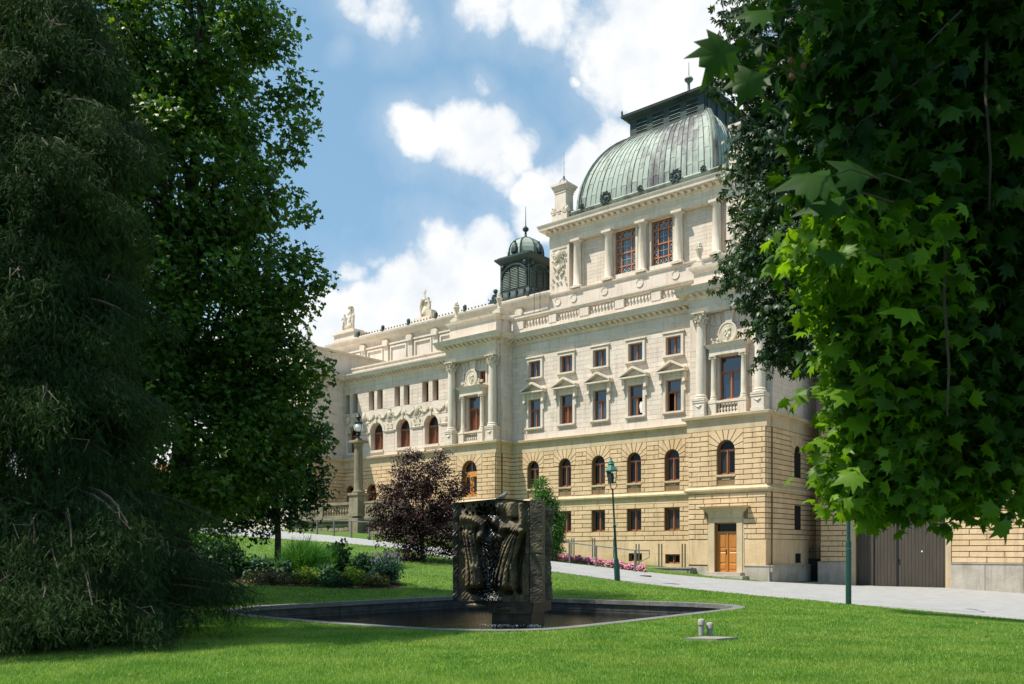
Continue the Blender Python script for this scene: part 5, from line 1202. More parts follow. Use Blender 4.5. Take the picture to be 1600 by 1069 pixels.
bp=n.new('ShaderNodeBump'); bp.inputs['Strength'].default_value=.3; bp.inputs['Distance'].default_value=.04; l.new(ad.outputs[0],bp.inputs['Height']); n.remove(b); fz=n.new('ShaderNodeFresnel'); fz.inputs[0].default_value=1.33; l.new(bp.outputs[0],fz.inputs['Normal']); gl_=n.new('ShaderNodeBsdfGlossy'); gl_.inputs['Roughness'].default_value=.02; l.new(bp.outputs[0],gl_.inputs['Normal']); tr_=n.new('ShaderNodeBsdfTransparent'); tr_.inputs[0].default_value=(.62,.66,.50,1); ms=n.new('ShaderNodeMixShader'); l.new(fz.outputs[0],ms.inputs[0]); l.new(tr_.outputs[0],ms.inputs[1]); l.new(gl_.outputs[0],ms.inputs[2]); l.new(ms.outputs[0],n['Material Output'].inputs[0])
ZW=-1.97
m=MB(); m.add([(p[0],p[1],ZW) for p in wallo],[tuple(range(len(wallo)))]); o=m.build('water',wm_,PL); 
# ================================================================ the carved block
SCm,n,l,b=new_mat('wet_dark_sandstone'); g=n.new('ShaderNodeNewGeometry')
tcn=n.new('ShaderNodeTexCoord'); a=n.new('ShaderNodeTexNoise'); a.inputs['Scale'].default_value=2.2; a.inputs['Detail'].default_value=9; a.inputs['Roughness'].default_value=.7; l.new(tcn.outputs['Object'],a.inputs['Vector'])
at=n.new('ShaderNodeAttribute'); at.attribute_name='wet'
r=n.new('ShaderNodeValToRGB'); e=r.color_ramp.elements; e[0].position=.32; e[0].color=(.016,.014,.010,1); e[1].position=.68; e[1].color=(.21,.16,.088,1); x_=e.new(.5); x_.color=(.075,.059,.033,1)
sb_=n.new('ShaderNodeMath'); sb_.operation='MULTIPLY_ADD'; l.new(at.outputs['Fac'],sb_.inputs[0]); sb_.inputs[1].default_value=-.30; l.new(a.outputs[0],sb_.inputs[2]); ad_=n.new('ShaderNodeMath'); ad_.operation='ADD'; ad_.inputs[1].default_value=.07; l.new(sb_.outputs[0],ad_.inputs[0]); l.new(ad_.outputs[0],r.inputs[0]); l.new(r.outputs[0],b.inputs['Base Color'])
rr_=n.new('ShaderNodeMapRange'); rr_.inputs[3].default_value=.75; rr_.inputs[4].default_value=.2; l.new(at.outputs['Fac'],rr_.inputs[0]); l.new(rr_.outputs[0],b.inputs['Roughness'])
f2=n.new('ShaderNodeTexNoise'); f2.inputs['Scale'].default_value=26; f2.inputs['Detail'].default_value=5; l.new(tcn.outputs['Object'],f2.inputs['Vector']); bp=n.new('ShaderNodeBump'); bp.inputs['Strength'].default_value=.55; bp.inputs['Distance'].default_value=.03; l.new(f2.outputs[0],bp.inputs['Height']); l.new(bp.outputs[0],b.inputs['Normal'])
SYc=22.6; Zb_,Zt_=-1.32,1.22; TH_=rad(-14)
# local frame: a along the front face (left to right), b depth; front-right corner near X .45
W_,Dp=2.02,1.55
SC=empty('fountain_sculpture',(-.35,SYc+.6,-1.9),label='tall dark carved stone block with draped relief figures, standing in the pool',cat='sculpture')
ca,sa=math.cos(TH_),math.sin(TH_)
FO=np.array([-1.54,SYc-.0])             # front-left corner
ax=np.array([ca,-sa])*1.0; ax=np.array([math.cos(rad(-12)),math.sin(rad(-12))]); bx=np.array([-ax[1],ax[0]])
def sp(a,b,z): p=FO+ax*a+bx*b; return (p[0],p[1],z)
def front_h(u,v):
    """relief height (0 = face plane, negative = cut in) at u left-right, v bottom-top"""
    g=lambda x,c,w_: np.exp(-((x-c)/w_)**2)
    def ss(x,a,b): t=np.clip((x-a)/(b-a),0,1); return t*t*(3-2*t)
    h=np.full_like(u,-.07)
    # dark central cleft, widening upwards
    cx=.50+.05*np.sin(v*5)-.10*np.clip(.5-v,0,1); cle=g(u,cx,.11+.06*v)*ss(v,.03,.12)*(1-ss(v,.90,.96)); h-= .23*cle
    def lobe(c,w_,v0,v1,H,folds,ph):
        d=(u-c)/w_; body=np.sqrt(np.clip(1-d**2,0,1)); m_=ss(v,v0,v0+.05)*(1-ss(v,v1-.05,v1)); f_=0
        for k_,(fo,fd,fw) in enumerate(folds): f_=f_+fd*np.exp(-((d-fo-.12*np.sin(v*7+ph+k_))/fw)**2)
        return np.where(np.abs(d)<1,(H*body**.8-f_*H)*m_,0)
    # left: long draped leg hanging beside the frame
    lx=.215+.035*np.sin(v*5+.4)+.05*(1-v); h=h+lobe(lx,.105+.025*np.sin(v*6+1),.12,.79,.34,[(-.45,.45,.12),(.15,.35,.10),(.62,.3,.12)],.3)
    h=h+lobe(.31+.03*np.sin(v*8),.05,.14,.40,.20,[(0,.4,.2)],1.)
    h=h+lobe(.485+.05*np.sin(v*7),.075,.14,.60,.20,[(-.3,.4,.15),(.35,.35,.15)],4.)
    h-= .24*g(v,.105,.035)*g(u,.30,.12)
    # right: broad cloth falling diagonally, swelling towards the foot
    t_=np.clip((.74-v)/.62,0,1); rx=.855-.21*t_-.05*np.sin(t_*3.2); rw=.085+.075*t_; h=h+lobe(rx,rw,.12,.745,.40,[(-.62,.35,.10),(-.25,.45,.08),(.15,.3,.09),(.55,.4,.10)],2.)
    h-= .30*g(u,rx+rw+.045,.038)*ss(v,.04,.12)*(1-ss(v,.66,.74))
    h=h+lobe(.80+.02*np.sin(v*9),.04,.05,.42,.12,[(0,.3,.3)],0)*(v<.42)
    h-= .22*g(v,.075+.10*(u-.6),.030)*g(u,.70,.12)
    h=h+.16*g(u,.90,.035)*ss(v,.74,.78)*(1-ss(v,.97,.99))+.12*g(u,.77,.05)*ss(v,.84,.87)*(1-ss(v,.97,.99))
    # horizontal arms / drapery across the top
    h+= .26*g(v,.80+.05*np.sin(u*9),.05)*(ss(u,.07,.13)*(1-ss(u,.38,.46))); h-=.22*g(v,.735,.028)*ss(u,.07,.12)*(1-ss(u,.30,.36))
    h+= .26*g(v,.76-.15*(u-.62),.045)*ss(u,.60,.66)*(1-ss(u,.92,.97)); h-= .26*g(v,.70-.05*(u-.7),.03)*ss(u,.66,.70)*(1-ss(u,.86,.9)); h-=.16*g(v,.835,.02)*g(u,.80,.05)
    # heads / lumps in the middle
    for (a_,c_,w_,q_) in ((.55,.80,.055,.34),(.60,.925,.035,.26),(.40,.665,.07,.26),(.50,.62,.06,.20),(.48,.50,.06,.14),(.50,.36,.05,.12),(.36,.665,.05,.20),(.64,.70,.06,.22),(.47,.86,.05,.15),(.30,.73,.03,.14),(.56,.045,.09,.30),(.47,.09,.05,.2)): h+= q_*np.exp(-((u-a_)/w_)**2-((v-c_)/(w_*1.15))**2)
    # fingers
    for k_ in range(4):
        a_,c_=.40+.014*k_,.60-.033*k_; t=(u-a_)*.92-(v-c_)*-.38; n_=(u-a_)*.38+(v-c_)*.92*1.25; h+= .17*np.exp(-(n_/.011)**2)*np.exp(-((u-a_-.04)/.062)**4)
        a_,c_=.60+.013*k_,.665-.026*k_; n_=(u-a_)*.45+(v-c_)*.9*1.25; h+= .15*np.exp(-(n_/.010)**2)*np.exp(-((u-a_-.02)/.05)**4)
    # frame: left margin, top strip, right strip
    h=np.where(u<.065,-.0+.0*u,h); h=np.where(u>.955,-.02,h)
    h+= .05*np.sin(u*40+3*np.sin(v*30))*np.sin(v*37)*.35*g(u,.5,.3)
    return h
def noise2(u,v,seed):
    r_=np.random.default_rng(seed); o_=np.zeros_like(u)
    for k_ in range(14):
        fx,fy=r_.normal(0,1,2)*(4+k_*5); o_+=np.sin(u*fx*2+v*fy*2+r_.uniform(0,6))/(1+k_*.7)
    return o_
nu,nv=210,260
u_,v_=np.meshgrid(np.linspace(0,1,nu),np.linspace(0,1,nv)); hh=front_h(u_,v_)*.82+.022*noise2(u_,v_,4)
# drilled holes in the top strip and left lobe
rs=np.random.default_rng(8)
for _ in range(46):
    a_,c_=(rs.uniform(.10,.60),rs.uniform(.87,.97)) if _<36 else (rs.uniform(.16,.36),rs.uniform(.55,.72)); w_=rs.uniform(.009,.016); hh-=.16*np.exp(-(((u_-a_)/w_)**2+((v_-c_)/(w_*.85))**2)**2)
jn=np.exp(-((v_-.475)/.004)**2); hh-=.03*jn
aw=u_*W_; zz_=Zb_+(Zt_-Zb_)*v_+.10*u_*0
topadd=.10*np.clip(v_-.9,0,1)/.1*(np.sin(u_*PI)*.6+u_*.4); zz_=zz_+topadd*1.0
P3=FO[None,None,:]+ax*aw[...,None]-bx*hh[...,None]
V=np.column_stack([P3.reshape(-1,2),zz_.ravel()]); idx=np.arange(nu*nv).reshape(nv,nu); F=np.stack([idx[:-1,:-1],idx[:-1,1:],idx[1:,1:],idx[1:,:-1]],-1).reshape(-1,4)
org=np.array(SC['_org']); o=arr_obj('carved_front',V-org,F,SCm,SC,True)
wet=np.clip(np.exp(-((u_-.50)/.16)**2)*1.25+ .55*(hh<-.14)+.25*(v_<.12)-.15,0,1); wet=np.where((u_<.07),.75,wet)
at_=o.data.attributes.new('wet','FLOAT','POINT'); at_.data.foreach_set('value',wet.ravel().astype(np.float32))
# body behind the relief (stays clear of the deepest cuts), right hand pillar and side with its own folds
m=MB(); dpt_=.52
ring=[sp(0,0.02,0)[:2],sp(.10,.03,0)[:2],sp(.14,dpt_,0)[:2],sp(W_-.1,dpt_,0)[:2],sp(W_-.06,.03,0)[:2],sp(W_,.03,0)[:2],sp(W_,Dp,0)[:2],sp(0,Dp,0)[:2]]
m.hprism(ring,Zb_,Zt_+.0); 
m.add([sp(0,0,Zt_),sp(W_,-.02,Zt_+.04),sp(W_,Dp,Zt_),sp(0,Dp,Zt_-.03),sp(W_*.62,.0,Zt_+.11),sp(W_*.7,Dp*.6,Zt_+.10)],[(0,4,5,3),(4,1,5),(1,2,5),(2,3,5)])
body=m.build('stone_body',SCm,SC)
m=MB(); ring=[sp(W_+.03,-.06,0)[:2],sp(W_+.33,-.02,0)[:2],sp(W_+.36,.30,0)[:2],sp(W_+.30,.62,0)[:2],sp(W_+.03,.62,0)[:2]]
rg=subdiv(ring,.045); nr_=len(rg); nz_=110; cxp=sum(p[0] for p in rg)/nr_; cyp=sum(p[1] for p in rg)/nr_; rv=np.random.default_rng(3)
aa=np.arange(nr_); zz2=np.arange(nz_+1)
A2,Z2=np.meshgrid(aa,zz2); nn2=noise2(A2/nr_*1.0,Z2/nz_*2.0,12)*.003+rv.normal(size=A2.shape)*.0022+.0; nn2-=.02*np.exp(-((Z2/nz_-.475)/.006)**2)
for k in range(nz_+1):
    for i_ in range(nr_):
        p=rg[i_]; L_=math.hypot(p[0]-cxp,p[1]-cyp); q=1+nn2[k,i_]/L_; m.v.append((cxp+(p[0]-cxp)*q,cyp+(p[1]-cyp)*q,Zb_-.02+(Zt_+.08-Zb_)*k/nz_))
for k in range(nz_):
    for i_ in range(nr_): m.f.append((k*nr_+i_,k*nr_+(i_+1)%nr_,(k+1)*nr_+(i_+1)%nr_,(k+1)*nr_+i_))
m.f.append(tuple(nz_*nr_+i_ for i_ in range(nr_)))
m.build('corner_pillar',SCm,SC)
# flank relief
nu2,nv2=110,200; u2,v2=np.meshgrid(np.linspace(0,1,nu2),np.linspace(0,1,nv2))
h2=.04*np.sin(u2*22+2*np.sin(v2*4))+.16*np.exp(-((u2-.30-.08*np.sin(v2*5))/.10)**2)+.14*np.exp(-((u2-.72+.06*np.sin(v2*6))/.10)**2)-.15*np.exp(-((u2-.5)/.07)**2)+.016*noise2(u2,v2,9)+.10*np.exp(-((v2-.93)/.05)**2)*np.exp(-((u2-.3)/.2)**2)
base=FO+ax*(W_+.22)+bx*.62
P4=base[None,None,:]+bx*(u2*(Dp-.35))[...,None]+ax*h2[...,None]; V=np.column_stack([P4.reshape(-1,2),(Zb_+(Zt_-Zb_-.05)*v2).ravel()]); idx=np.arange(nu2*nv2).reshape(nv2,nu2); F=np.stack([idx[:-1,:-1],idx[:-1,1:],idx[1:,1:],idx[1:,:-1]],-1).reshape(-1,4)
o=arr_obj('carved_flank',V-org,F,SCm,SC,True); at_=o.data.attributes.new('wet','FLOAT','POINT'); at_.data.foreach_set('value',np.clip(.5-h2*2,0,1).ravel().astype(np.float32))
m=MB(); m.hprism([sp(.05,Dp-.3,0)[:2],sp(W_+.16,.3,0)[:2],sp(W_+.2,Dp+.25,0)[:2],sp(.05,Dp+.25,0)[:2]],Zb_,Zt_-.06); m.build('rear_body',SCm,SC)
# supports
m=MB(); m.hprism([sp(.95,.10,0)[:2],sp(W_+.1,.02,0)[:2],sp(W_+.32,1.5,0)[:2],sp(.95,1.55,0)[:2]],-1.62,Zb_); m.build('lower_block',SCm,SC)
m=MB(); m.hprism([sp(.40,.25,0)[:2],sp(.95,.25,0)[:2],sp(.95,1.3,0)[:2],sp(.40,1.3,0)[:2]],-1.48,Zb_); m.build('lower_block',SCm,SC)
m=MB(); m.hprism([sp(.98,.28,0)[:2],sp(W_+.02,.22,0)[:2],sp(W_+.15,1.4,0)[:2],sp(.98,1.4,0)[:2]],-2.55,-1.62); m.build('foot',SCm,SC)
m=MB(); m.ball(*sp(.62,.1,-1.43),.28,.1,.07,10,5,.15); m.ball(*sp(1.38,.06,-1.50),.22,.06,.07,10,5,.1); m.build('carved_toes',LEADC if False else SCm,SC,True)
for ob in list(SC.children):
    if 'wet' not in ob.data.attributes:
        at_=ob.data.attributes.new('wet','FLOAT','POINT'); at_.data.foreach_set('value',np.full(len(ob.data.vertices),.45 if ob.name.startswith('corner') else .7,np.float32))
# dripping and splashing water
DROP=plain('water_droplets',(.75,.78,.8),.08,0,.9)
m=MB(); rs=random.Random(4)
for k in range(120):
    z=rs.uniform(-1.28,.05); a=.96+.16*rs.gauss(0,.8)-(.12 if z<-.6 else 0); h_=.82*float(front_h(np.array([a/W_]),np.array([(z-Zb_)/(Zt_-Zb_)]))[0]); r_=rs.uniform(.003,.009); m.ball(*sp(a,-h_-.02,z),r_,r_,r_*rs.uniform(1,2.2),5,4)
for k in range(60): a=rs.gauss(1.14,.11); m.ball(*sp(a,-.28-rs.random()*.05,Zb_+.05+abs(rs.gauss(0,.07))),rs.uniform(.005,.012),None,.008,5,3)
for k in range(70): a=rs.gauss(1.2,.25); m.ball(*sp(a,.1+rs.gauss(0,.06),ZW+.01+rs.random()*.05),.014,None,.012,5,3)
for k in range(40): a=rs.gauss(W_+.1,.1); m.ball(*sp(a,.2+rs.gauss(0,.06),ZW+.01+rs.random()*.05),.018,None,.014,5,3)
m.build('dripping_water',DROP,SC,kind='stuff')
# pigeon on top
pgx,pgy,pgz=sp(1.30,.25,Zt_+.10); PG=empty('pigeon',(pgx,pgy,pgz),label='small grey pigeon perched on top of the carved block',cat='bird')
PGM=plain('pigeon_feathers',(.16,.17,.20),.6,0,.4,.4,30)
skin=[(pgx,pgy,pgz+.10),(pgx+.05,pgy-.02,pgz+.13),(pgx+.075,pgy-.03,pgz+.175),(pgx+.105,pgy-.04,pgz+.175),(pgx-.07,pgy+.02,pgz+.08),(pgx-.15,pgy+.05,pgz+.05),(pgx+.01,pgy-.02,pgz+.04),(pgx+.02,pgy-.03,pgz),(pgx+.0,pgy+.02,pgz+.04),(pgx+.01,pgy+.03,pgz)]
me=bpy.data.meshes.new('pigeon_body'); me.from_pydata([(p[0]-pgx,p[1]-pgy,p[2]-pgz) for p in skin],[(0,1),(1,2),(2,3),(0,4),(4,5),(0,6),(6,7),(0,8),(8,9)],[]); o=bpy.data.objects.new('pigeon_body',me); COL.objects.link(o); o.parent=PG; o.modifiers.new('skin','SKIN'); sb=o.modifiers.new('s','SUBSURF'); sb.render_levels=1; sb.levels=1
for i,r_ in enumerate((.055,.045,.030,.008,.045,.018,.012,.008,.012,.008)): me.skin_vertices[0].data[i].radius=(r_,r_)
me.skin_vertices[0].data[0].use_root=True; me.materials.append(PGM)
# ================================================================ pipes and hatch in the lawn
hx,hy=3.55,15.6; hz=gz(hx,hy)
HT=empty('concrete_hatch',(hx,hy,hz),label='flat concrete cover slab in the grass beside the two vent pipes',cat='hatch')
m=MB(); m.hprism([(3.05,15.42),(3.60,15.3),(4.05,15.60),(3.50,15.78)],hz-.02,hz+.045); m.build('cover_slab',CONC,HT)
m=MB(); m.hprism([(2.85,15.33),(3.45,15.15),(3.70,15.26),(3.05,15.41)],hz-.03,hz+.008); m.build('rim_slab',CONC,HT)
for (x,y,h,lab) in ((3.50,16.1,.30,'taller of two grey vent pipes with caps standing in the lawn, left one'),(3.67,16.15,.23,'shorter of two grey vent pipes with caps standing in the lawn, right one')):
    z=gz(x,y); o=empty('vent_pipe',(x,y,z),label=lab,cat='pipe'); m=MB(); m.lathe([(.052,-.05),(.052,h)],x,y,16,z); m.build('pipe',PLASTIC,o,True); m=MB(); m.lathe([(.054,h-.09),(.066,h-.08),(.068,h-.01),(.055,h+.02),(.02,h+.035)],x,y,16,z); m.build('cap',PLASTIC,o,True)
# ================================================================ lamp post and tall pole
lx,ly=ne[4][0],ne[4][1]-.15; lz=gz(lx,ly); lean=-.065
LP=empty('street_lamp',(lx,ly,lz),label='green lamp post with six-sided glass lantern at the edge of the path',cat='street lamp')
LP.rotation_euler=(0,-.052,0)
def lat(m,prof,n=16,ph=0): m.lathe(prof,lx,ly,n,lz,ph); return m
lat(m:=MB(),[(.125,-.1),(.12,.75),(.10,.80),(.105,.85),(.075,.95),(.062,1.0),(.052,2.25),(.07,2.28),(.07,2.34),(.044,2.38),(.036,3.85),(.055,3.88),(.035,3.92)]).build('post',GREENP,LP,True)
m=MB()
for k in range(3):
    a=k*2*PI/3; m.tube([(lx,ly,lz+3.86),(lx+.12*math.cos(a),ly+.12*math.sin(a),lz+3.92),(lx+.17*math.cos(a),ly+.17*math.sin(a),lz+4.02),(lx+.16*math.cos(a),ly+.16*math.sin(a),lz+4.14)],.013,5)
m.lathe([(.17,4.13),(.19,4.15),(.17,4.17)],lx,ly,6,lz); lant=m.build('lantern_bracket',IRON,LP)
m=MB()
for k in range(6):
    a=k*PI/3+.3; m.tube([(lx+.17*math.cos(a),ly+.17*math.sin(a),lz+4.16),(lx+.245*math.cos(a),ly+.245*math.sin(a),lz+4.66)],.011,4)
m.tube([(lx+.245*math.cos(k*PI/3+.3),ly+.245*math.sin(k*PI/3+.3),lz+4.66) for k in range(7)],.014,4); frm=m.build('lantern_frame',GREENP,LP)
lg,n,l,b=new_mat('lantern_glass'); b.inputs['Base Color'].default_value=(.9,.93,.9,1); b.inputs['Roughness'].default_value=.05; b.inputs['Transmission Weight'].default_value=.95; b.inputs['IOR'].default_value=1.05
for k in range(6):
    a,b_=k*PI/3+.3,(k+1)*PI/3+.3; m=MB(); m.add([(lx+.168*math.cos(a),ly+.168*math.sin(a),lz+4.17),(lx+.168*math.cos(b_),ly+.168*math.sin(b_),lz+4.17),(lx+.24*math.cos(b_),ly+.24*math.sin(b_),lz+4.65),(lx+.24*math.cos(a),ly+.24*math.sin(a),lz+4.65)],[(0,1,2,3)]); m.build('glass_pane',lg,frm)
m=MB(); m.lathe([(.285,4.66),(.28,4.69),(.13,4.90),(.12,4.93),(.15,4.96),(.10,5.02),(.11,5.06),(.05,5.12),(.03,5.18),(.01,5.28)],lx,ly,6,lz,.3); m.build('lantern_roof',GREENV,LP)
m=MB(); m.lathe([(.06,4.17),(.07,4.25),(.05,4.3)],lx,ly,8,lz); m.lathe([(.075,4.3),(.085,4.4),(.075,4.52),(.03,4.58)],lx,ly,10,lz); m.build('burner',plain('smoky_bulb',(.05,.07,.08),.2),LP,True)
px_,py_=ne[8][0]-.02,ne[8][1]-.1; pz_=gz(px_,py_)
PO=empty('lamp_pole',(px_,py_,pz_),label='tall plain green metal pole rising into the maple leaves at right',cat='pole')
m=MB(); m.lathe([(.098,-.1),(.098,2.2),(.085,2.24),(.068,2.3),(.056,9.2)],px_,py_,18,pz_); m.build('pole',GREENP,PO,True)
m=MB(); m.box(px_-.02,px_+.02,py_-.11,py_-.095,pz_+.22,pz_+.26); m.lathe([(.102,1.96),(.102,2.0)],px_,py_,18,pz_); m.ball(px_+.09,py_-.06,pz_+1.85,.02); m.build('door_bolt',STEEL,PO)
m=MB(); m.tube([(px_,py_,pz_+9.1),(px_+.1,py_+.5,pz_+9.5),(px_+.2,py_+1.4,pz_+9.6)],.05,8); m.ball(px_+.25,py_+1.7,pz_+9.6,.2,.4,.1,10,6); m.build('lamp_head',GREENP,PO,True)
# ================================================================ railings along the far side of the path
def rail(name,pts_px,t,htop,label,endloop=False,lead=None):
    pts=[]
    for x,y in pts_px: X,Y,z=pz(x,y,t); pts.append((X,Y,z))
    c=pts[len(pts)//2]; o=empty(name,(c[0],c[1],gz(c[0],c[1])),label=label,cat='railing'); tops=[]
    for (X,Y,z) in pts:
        g_=gz(X,Y); m=MB(); m.cbox(X,Y,(g_-.1+z)/2,.10,.10,z-g_+.1,RZ); m.cbox(X,Y,g_+.02,.16,.16,.03,RZ); m.build('post',STEEL,o); tops.append((X,Y,z))
    tp=list(tops)
    if lead: tp=[pz(lead[0],lead[1],t)]+tp
    if endloop:
        e=pz(1014.5,860,t); e1=(e[0],e[1],e[2]); lo=(e[0],e[1],e[2]-.42); P0=tops[-1]; tp=tp+[e1]; m=MB(); m.tube([e1,lo,(P0[0],P0[1],P0[2]-.85)],.028,6); m.build('end_loop',STEEL,o)
    m=MB(); m.tube(tp,.032,6); m.tube([(p[0],p[1],p[2]-.035) for p in tp],.022,5); m.build('handrail',STEEL,o); return o
rail('handrail_fence',[(865,844.6),(890,848),(931.5,853),(992.5,860)],-10.2,0,'grey steel handrail beside the path below the arched windows, ending in a loop',True,(845,842))
rail('handrail_fence',[(470,808.5),(495.5,812),(521.8,813),(549,814),(577,816),(606,819),(640,823)],-12.3,0,'grey steel handrail on the bank below the stone terrace, behind the copper beech')
# paired steel tubes in front of the basement wall, light wells and low wall
k=0
names=['leftmost','second from left','third from left','fourth from left','fifth from left','right hand']
for i,(xa,xb,ya,yb) in enumerate(((893.4,896.8,841,861),(925.8,929.2,841,864),(959,962,841,866),(994,998.4,850,880),(1029.5,1034,850,880),(1066,1070.5,850,880))):
    X0,Y0,z0=pz(xa,ya,1.2); o=empty('steel_tube_pair',(X0,Y0,pz(xa,yb,1.2)[2]),label=['two thin upright steel tubes on the basement wall, furthest left above the pink flowers','two thin upright steel tubes on the basement wall, behind the middle of the pink flowers','two thin upright steel tubes on the basement wall, right behind the lamp post','two thin upright steel tubes beside the left basement window','two thin upright steel tubes between the two basement windows','two thin upright steel tubes beside the right basement window near the door'][i],cat='steel tubes',group='steel tubes along the basement wall')
    for x in (xa,xb): X,Y,zt=pz(x,ya,1.2); zb=min(pz(x,yb,1.2)[2],zt)-.1; m=MB(); m.tube([(X,Y,zb-.25),(X,Y,zt)],.05,8); m.build('tube',STEEL,o,True)
lw=fempty('low_concrete_wall',6.3,-1.0,-1.7,label='low grey concrete wall below the right basement window, left of the oak door',cat='wall')
m=MB(); m.box(5.2,9.8,-1.0,-.75,-2.2,-1.28); m.box(5.1,5.35,-1.0,1.6,-2.4,-1.25); m.box(5.0,9.9,-1.06,-.7,-1.279,-1.2); B(m,'wall_body',CONC,lw)

# kerb stones between path and lawn, drain cover on the path
KB=empty('kerb',(ne[4][0],ne[4][1],ne[4][2])); tag(KB,kind='structure')
kp=subdiv([p[:2] for p in ne[::-1]],.95)[:-1]
kp=[p for p in kp if p[0]>-13]
for a,b in zip(kp,kp[1:]):
    a_,b_=Vector(a),Vector(b); d=b_-a_
    if d.length>1.6 or d.length<.2: continue
    d.normalize(); nn=Vector((d.y,-d.x)); nn=nn if nn.dot(VV)<0 else -nn; b_=b_-d*.015; q4=[tuple(a_+nn*-.02),tuple(b_+nn*-.02),tuple(b_+nn*.12),tuple(a_+nn*.12)]; zs_=tz([q[0] for q in q4],[q[1] for q in q4]); m=MB(); m.add([(q[0],q[1],zz_-.2) for q,zz_ in zip(q4,zs_)]+[(q[0],q[1],zz_+.012) for q,zz_ in zip(q4,zs_)],[(0,3,2,1),(4,5,6,7),(0,1,5,4),(1,2,6,5),(2,3,7,6),(3,0,4,7)]); m.build('kerb_stone',GRAN,KB)
dx_,dy_=pz(1003,912.5,-19)[:2]; dz_=gz(dx_,dy_); DR=empty('manhole_cover',(dx_,dy_,dz_),label='small dark round iron cover set in the pale path beyond the lamp post',cat='manhole cover')
m=MB(); m.lathe([(.46,-.05),(.46,.012),(.40,.016),(.38,.008),(.02,.010)],dx_,dy_,24,dz_); m.build('cover',IRON,DR)
# ================================================================ vegetation
def T_(fan,cen=(0,0,0)): # fan template
    V=[cen]+fan; return np.array(V,float),np.array([(0,i,i+1) for i in range(1,len(fan))])
# pointed five-lobed leaf, slightly folded; x across, y along
_ml=[(0,0),(-.22,-.04),(-.40,-.10),(-.30,.08),(-.52,.18),(-.36,.26),(-.56,.52),(-.30,.46),(-.24,.62),(-.12,.60),(0,1.0),(.12,.60),(.24,.62),(.30,.46),(.56,.52),(.36,.26),(.52,.18),(.30,.08),(.40,-.10),(.22,-.04),(0,0)]
MAPLE_N=T_([(x,y,-.75*x*x-.28*(y-.25)**2+.04*math.sin(9*x)) for x,y in _ml],(0,.30,.05))
_mm=[(-.1,0),(-.42,-.02),(-.52,.42),(-.22,.48),(0,1),(.22,.48),(.52,.42),(.42,-.02),(.1,0)]
MAPLE_M=T_([(x,y,-.2*abs(x)) for x,y in _mm],(0,.25,.03))
MAPLE_M=(MAPLE_M[0],MAPLE_M[1])
OVAL=(np.array([(0,0,0),(-.28,.45,-.05),(.28,.45,-.05),(0,1,-.08),(0,.5,.02)],float),np.array([(0,4,1),(0,2,4),(4,3,1),(4,2,3)]))
RH=(np.array([(0,0,0),(-.26,.5,0),(.26,.5,0),(0,1,-.1)],float),np.array([(0,2,1),(2,3,1)]))
def palm(n=5):
    V=[];F=[]
    for k in range(n):
        a=(k-(n-1)/2)*.62; L_=1-.18*abs(k-(n-1)/2); c,s_=math.cos(a),math.sin(a); b=len(V)
        for x,y,z in ((0,0,0),(-.13,.6*L_,-.06),(.15,.6*L_,-.06),(0,L_,-.30)): V.append((x*c+y*s_,-x*s_+y*c,z))
        F+=[(b,b+2,b+1),(b+1,b+2,b+3)]
    return np.array(V),np.array(F)
CHEST=palm(5)
def spray_t(n=7):
    V=[];F=[]
    for k in range(n):
        q=k/(n-1); sg=1 if k%2 else -1; b=len(V); y0=q*.75; a=sg*(.55-.3*q); L_=.34*(1-.4*q)
        V+=[(-.024,y0,0),(.024,y0,0),(math.sin(a)*L_,y0+math.cos(a)*L_,-.03+.04*((k*37)%5-2)/2)]; F.append((b,b+1,b+2))
    b=len(V); V+=[(-.03,0,0),(.03,0,0),(0,1.02,-.04)]; F.append((b,b+1,b+2)); return np.array(V),np.array(F)
SPRAY=spray_t(9)
BLADE=(np.array([(-.5,0,0),(.5,0,0),(0,1,0)],float),np.array([(0,1,2)]))
def place(P,dirs,nors,size,tmpl,wscale=1.):
    """leaf instances baked into one array: y axis along dirs, z axis near nors"""
    d=dirs/np.linalg.norm(dirs,axis=1,keepdims=True); a=np.cross(d,nors); a/=np.maximum(np.linalg.norm(a,axis=1,keepdims=True),1e-6); n_=np.cross(a,d)
    tv,tf=tmpl; s_=np.asarray(size).reshape(-1,1,1); V=P[:,None,:]+s_*(tv[None,:,0:1]*wscale*a[:,None,:]+tv[None,:,1:2]*d[:,None,:]+tv[None,:,2:3]*n_[:,None,:])
    F=(tf[None]+np.arange(len(P))[:,None,None]*len(tv)).reshape(-1,3); return V.reshape(-1,3),F
def cloud(blobs,n,r,clump=14,cr=.35,shell=.55):
    """clumped points in a union of ellipsoids (x,y,z,rx,ry,rz,weight)"""
    b=np.array(blobs,float); w_=b[:,6]*(b[:,3]*b[:,4]*b[:,5])**.75; w_/=w_.sum(); nc=max(1,n//clump)
    k=r.choice(len(b),nc,p=w_); u=r.normal(size=(nc,3)); u/=np.linalg.norm(u,axis=1,keepdims=True); rad_=(shell+(1-shell)*r.random(nc)**.7)[:,None]*(.8+.35*r.random(nc))[:,None]
    c=b[k,:3]+u*rad_*b[k,3:6]; idx=r.integers(0,nc,n); off=np.clip(r.normal(size=(n,3)),-1.6,1.6)*cr*np.array([1,1,.55]); return c[idx]+off,u[idx],c
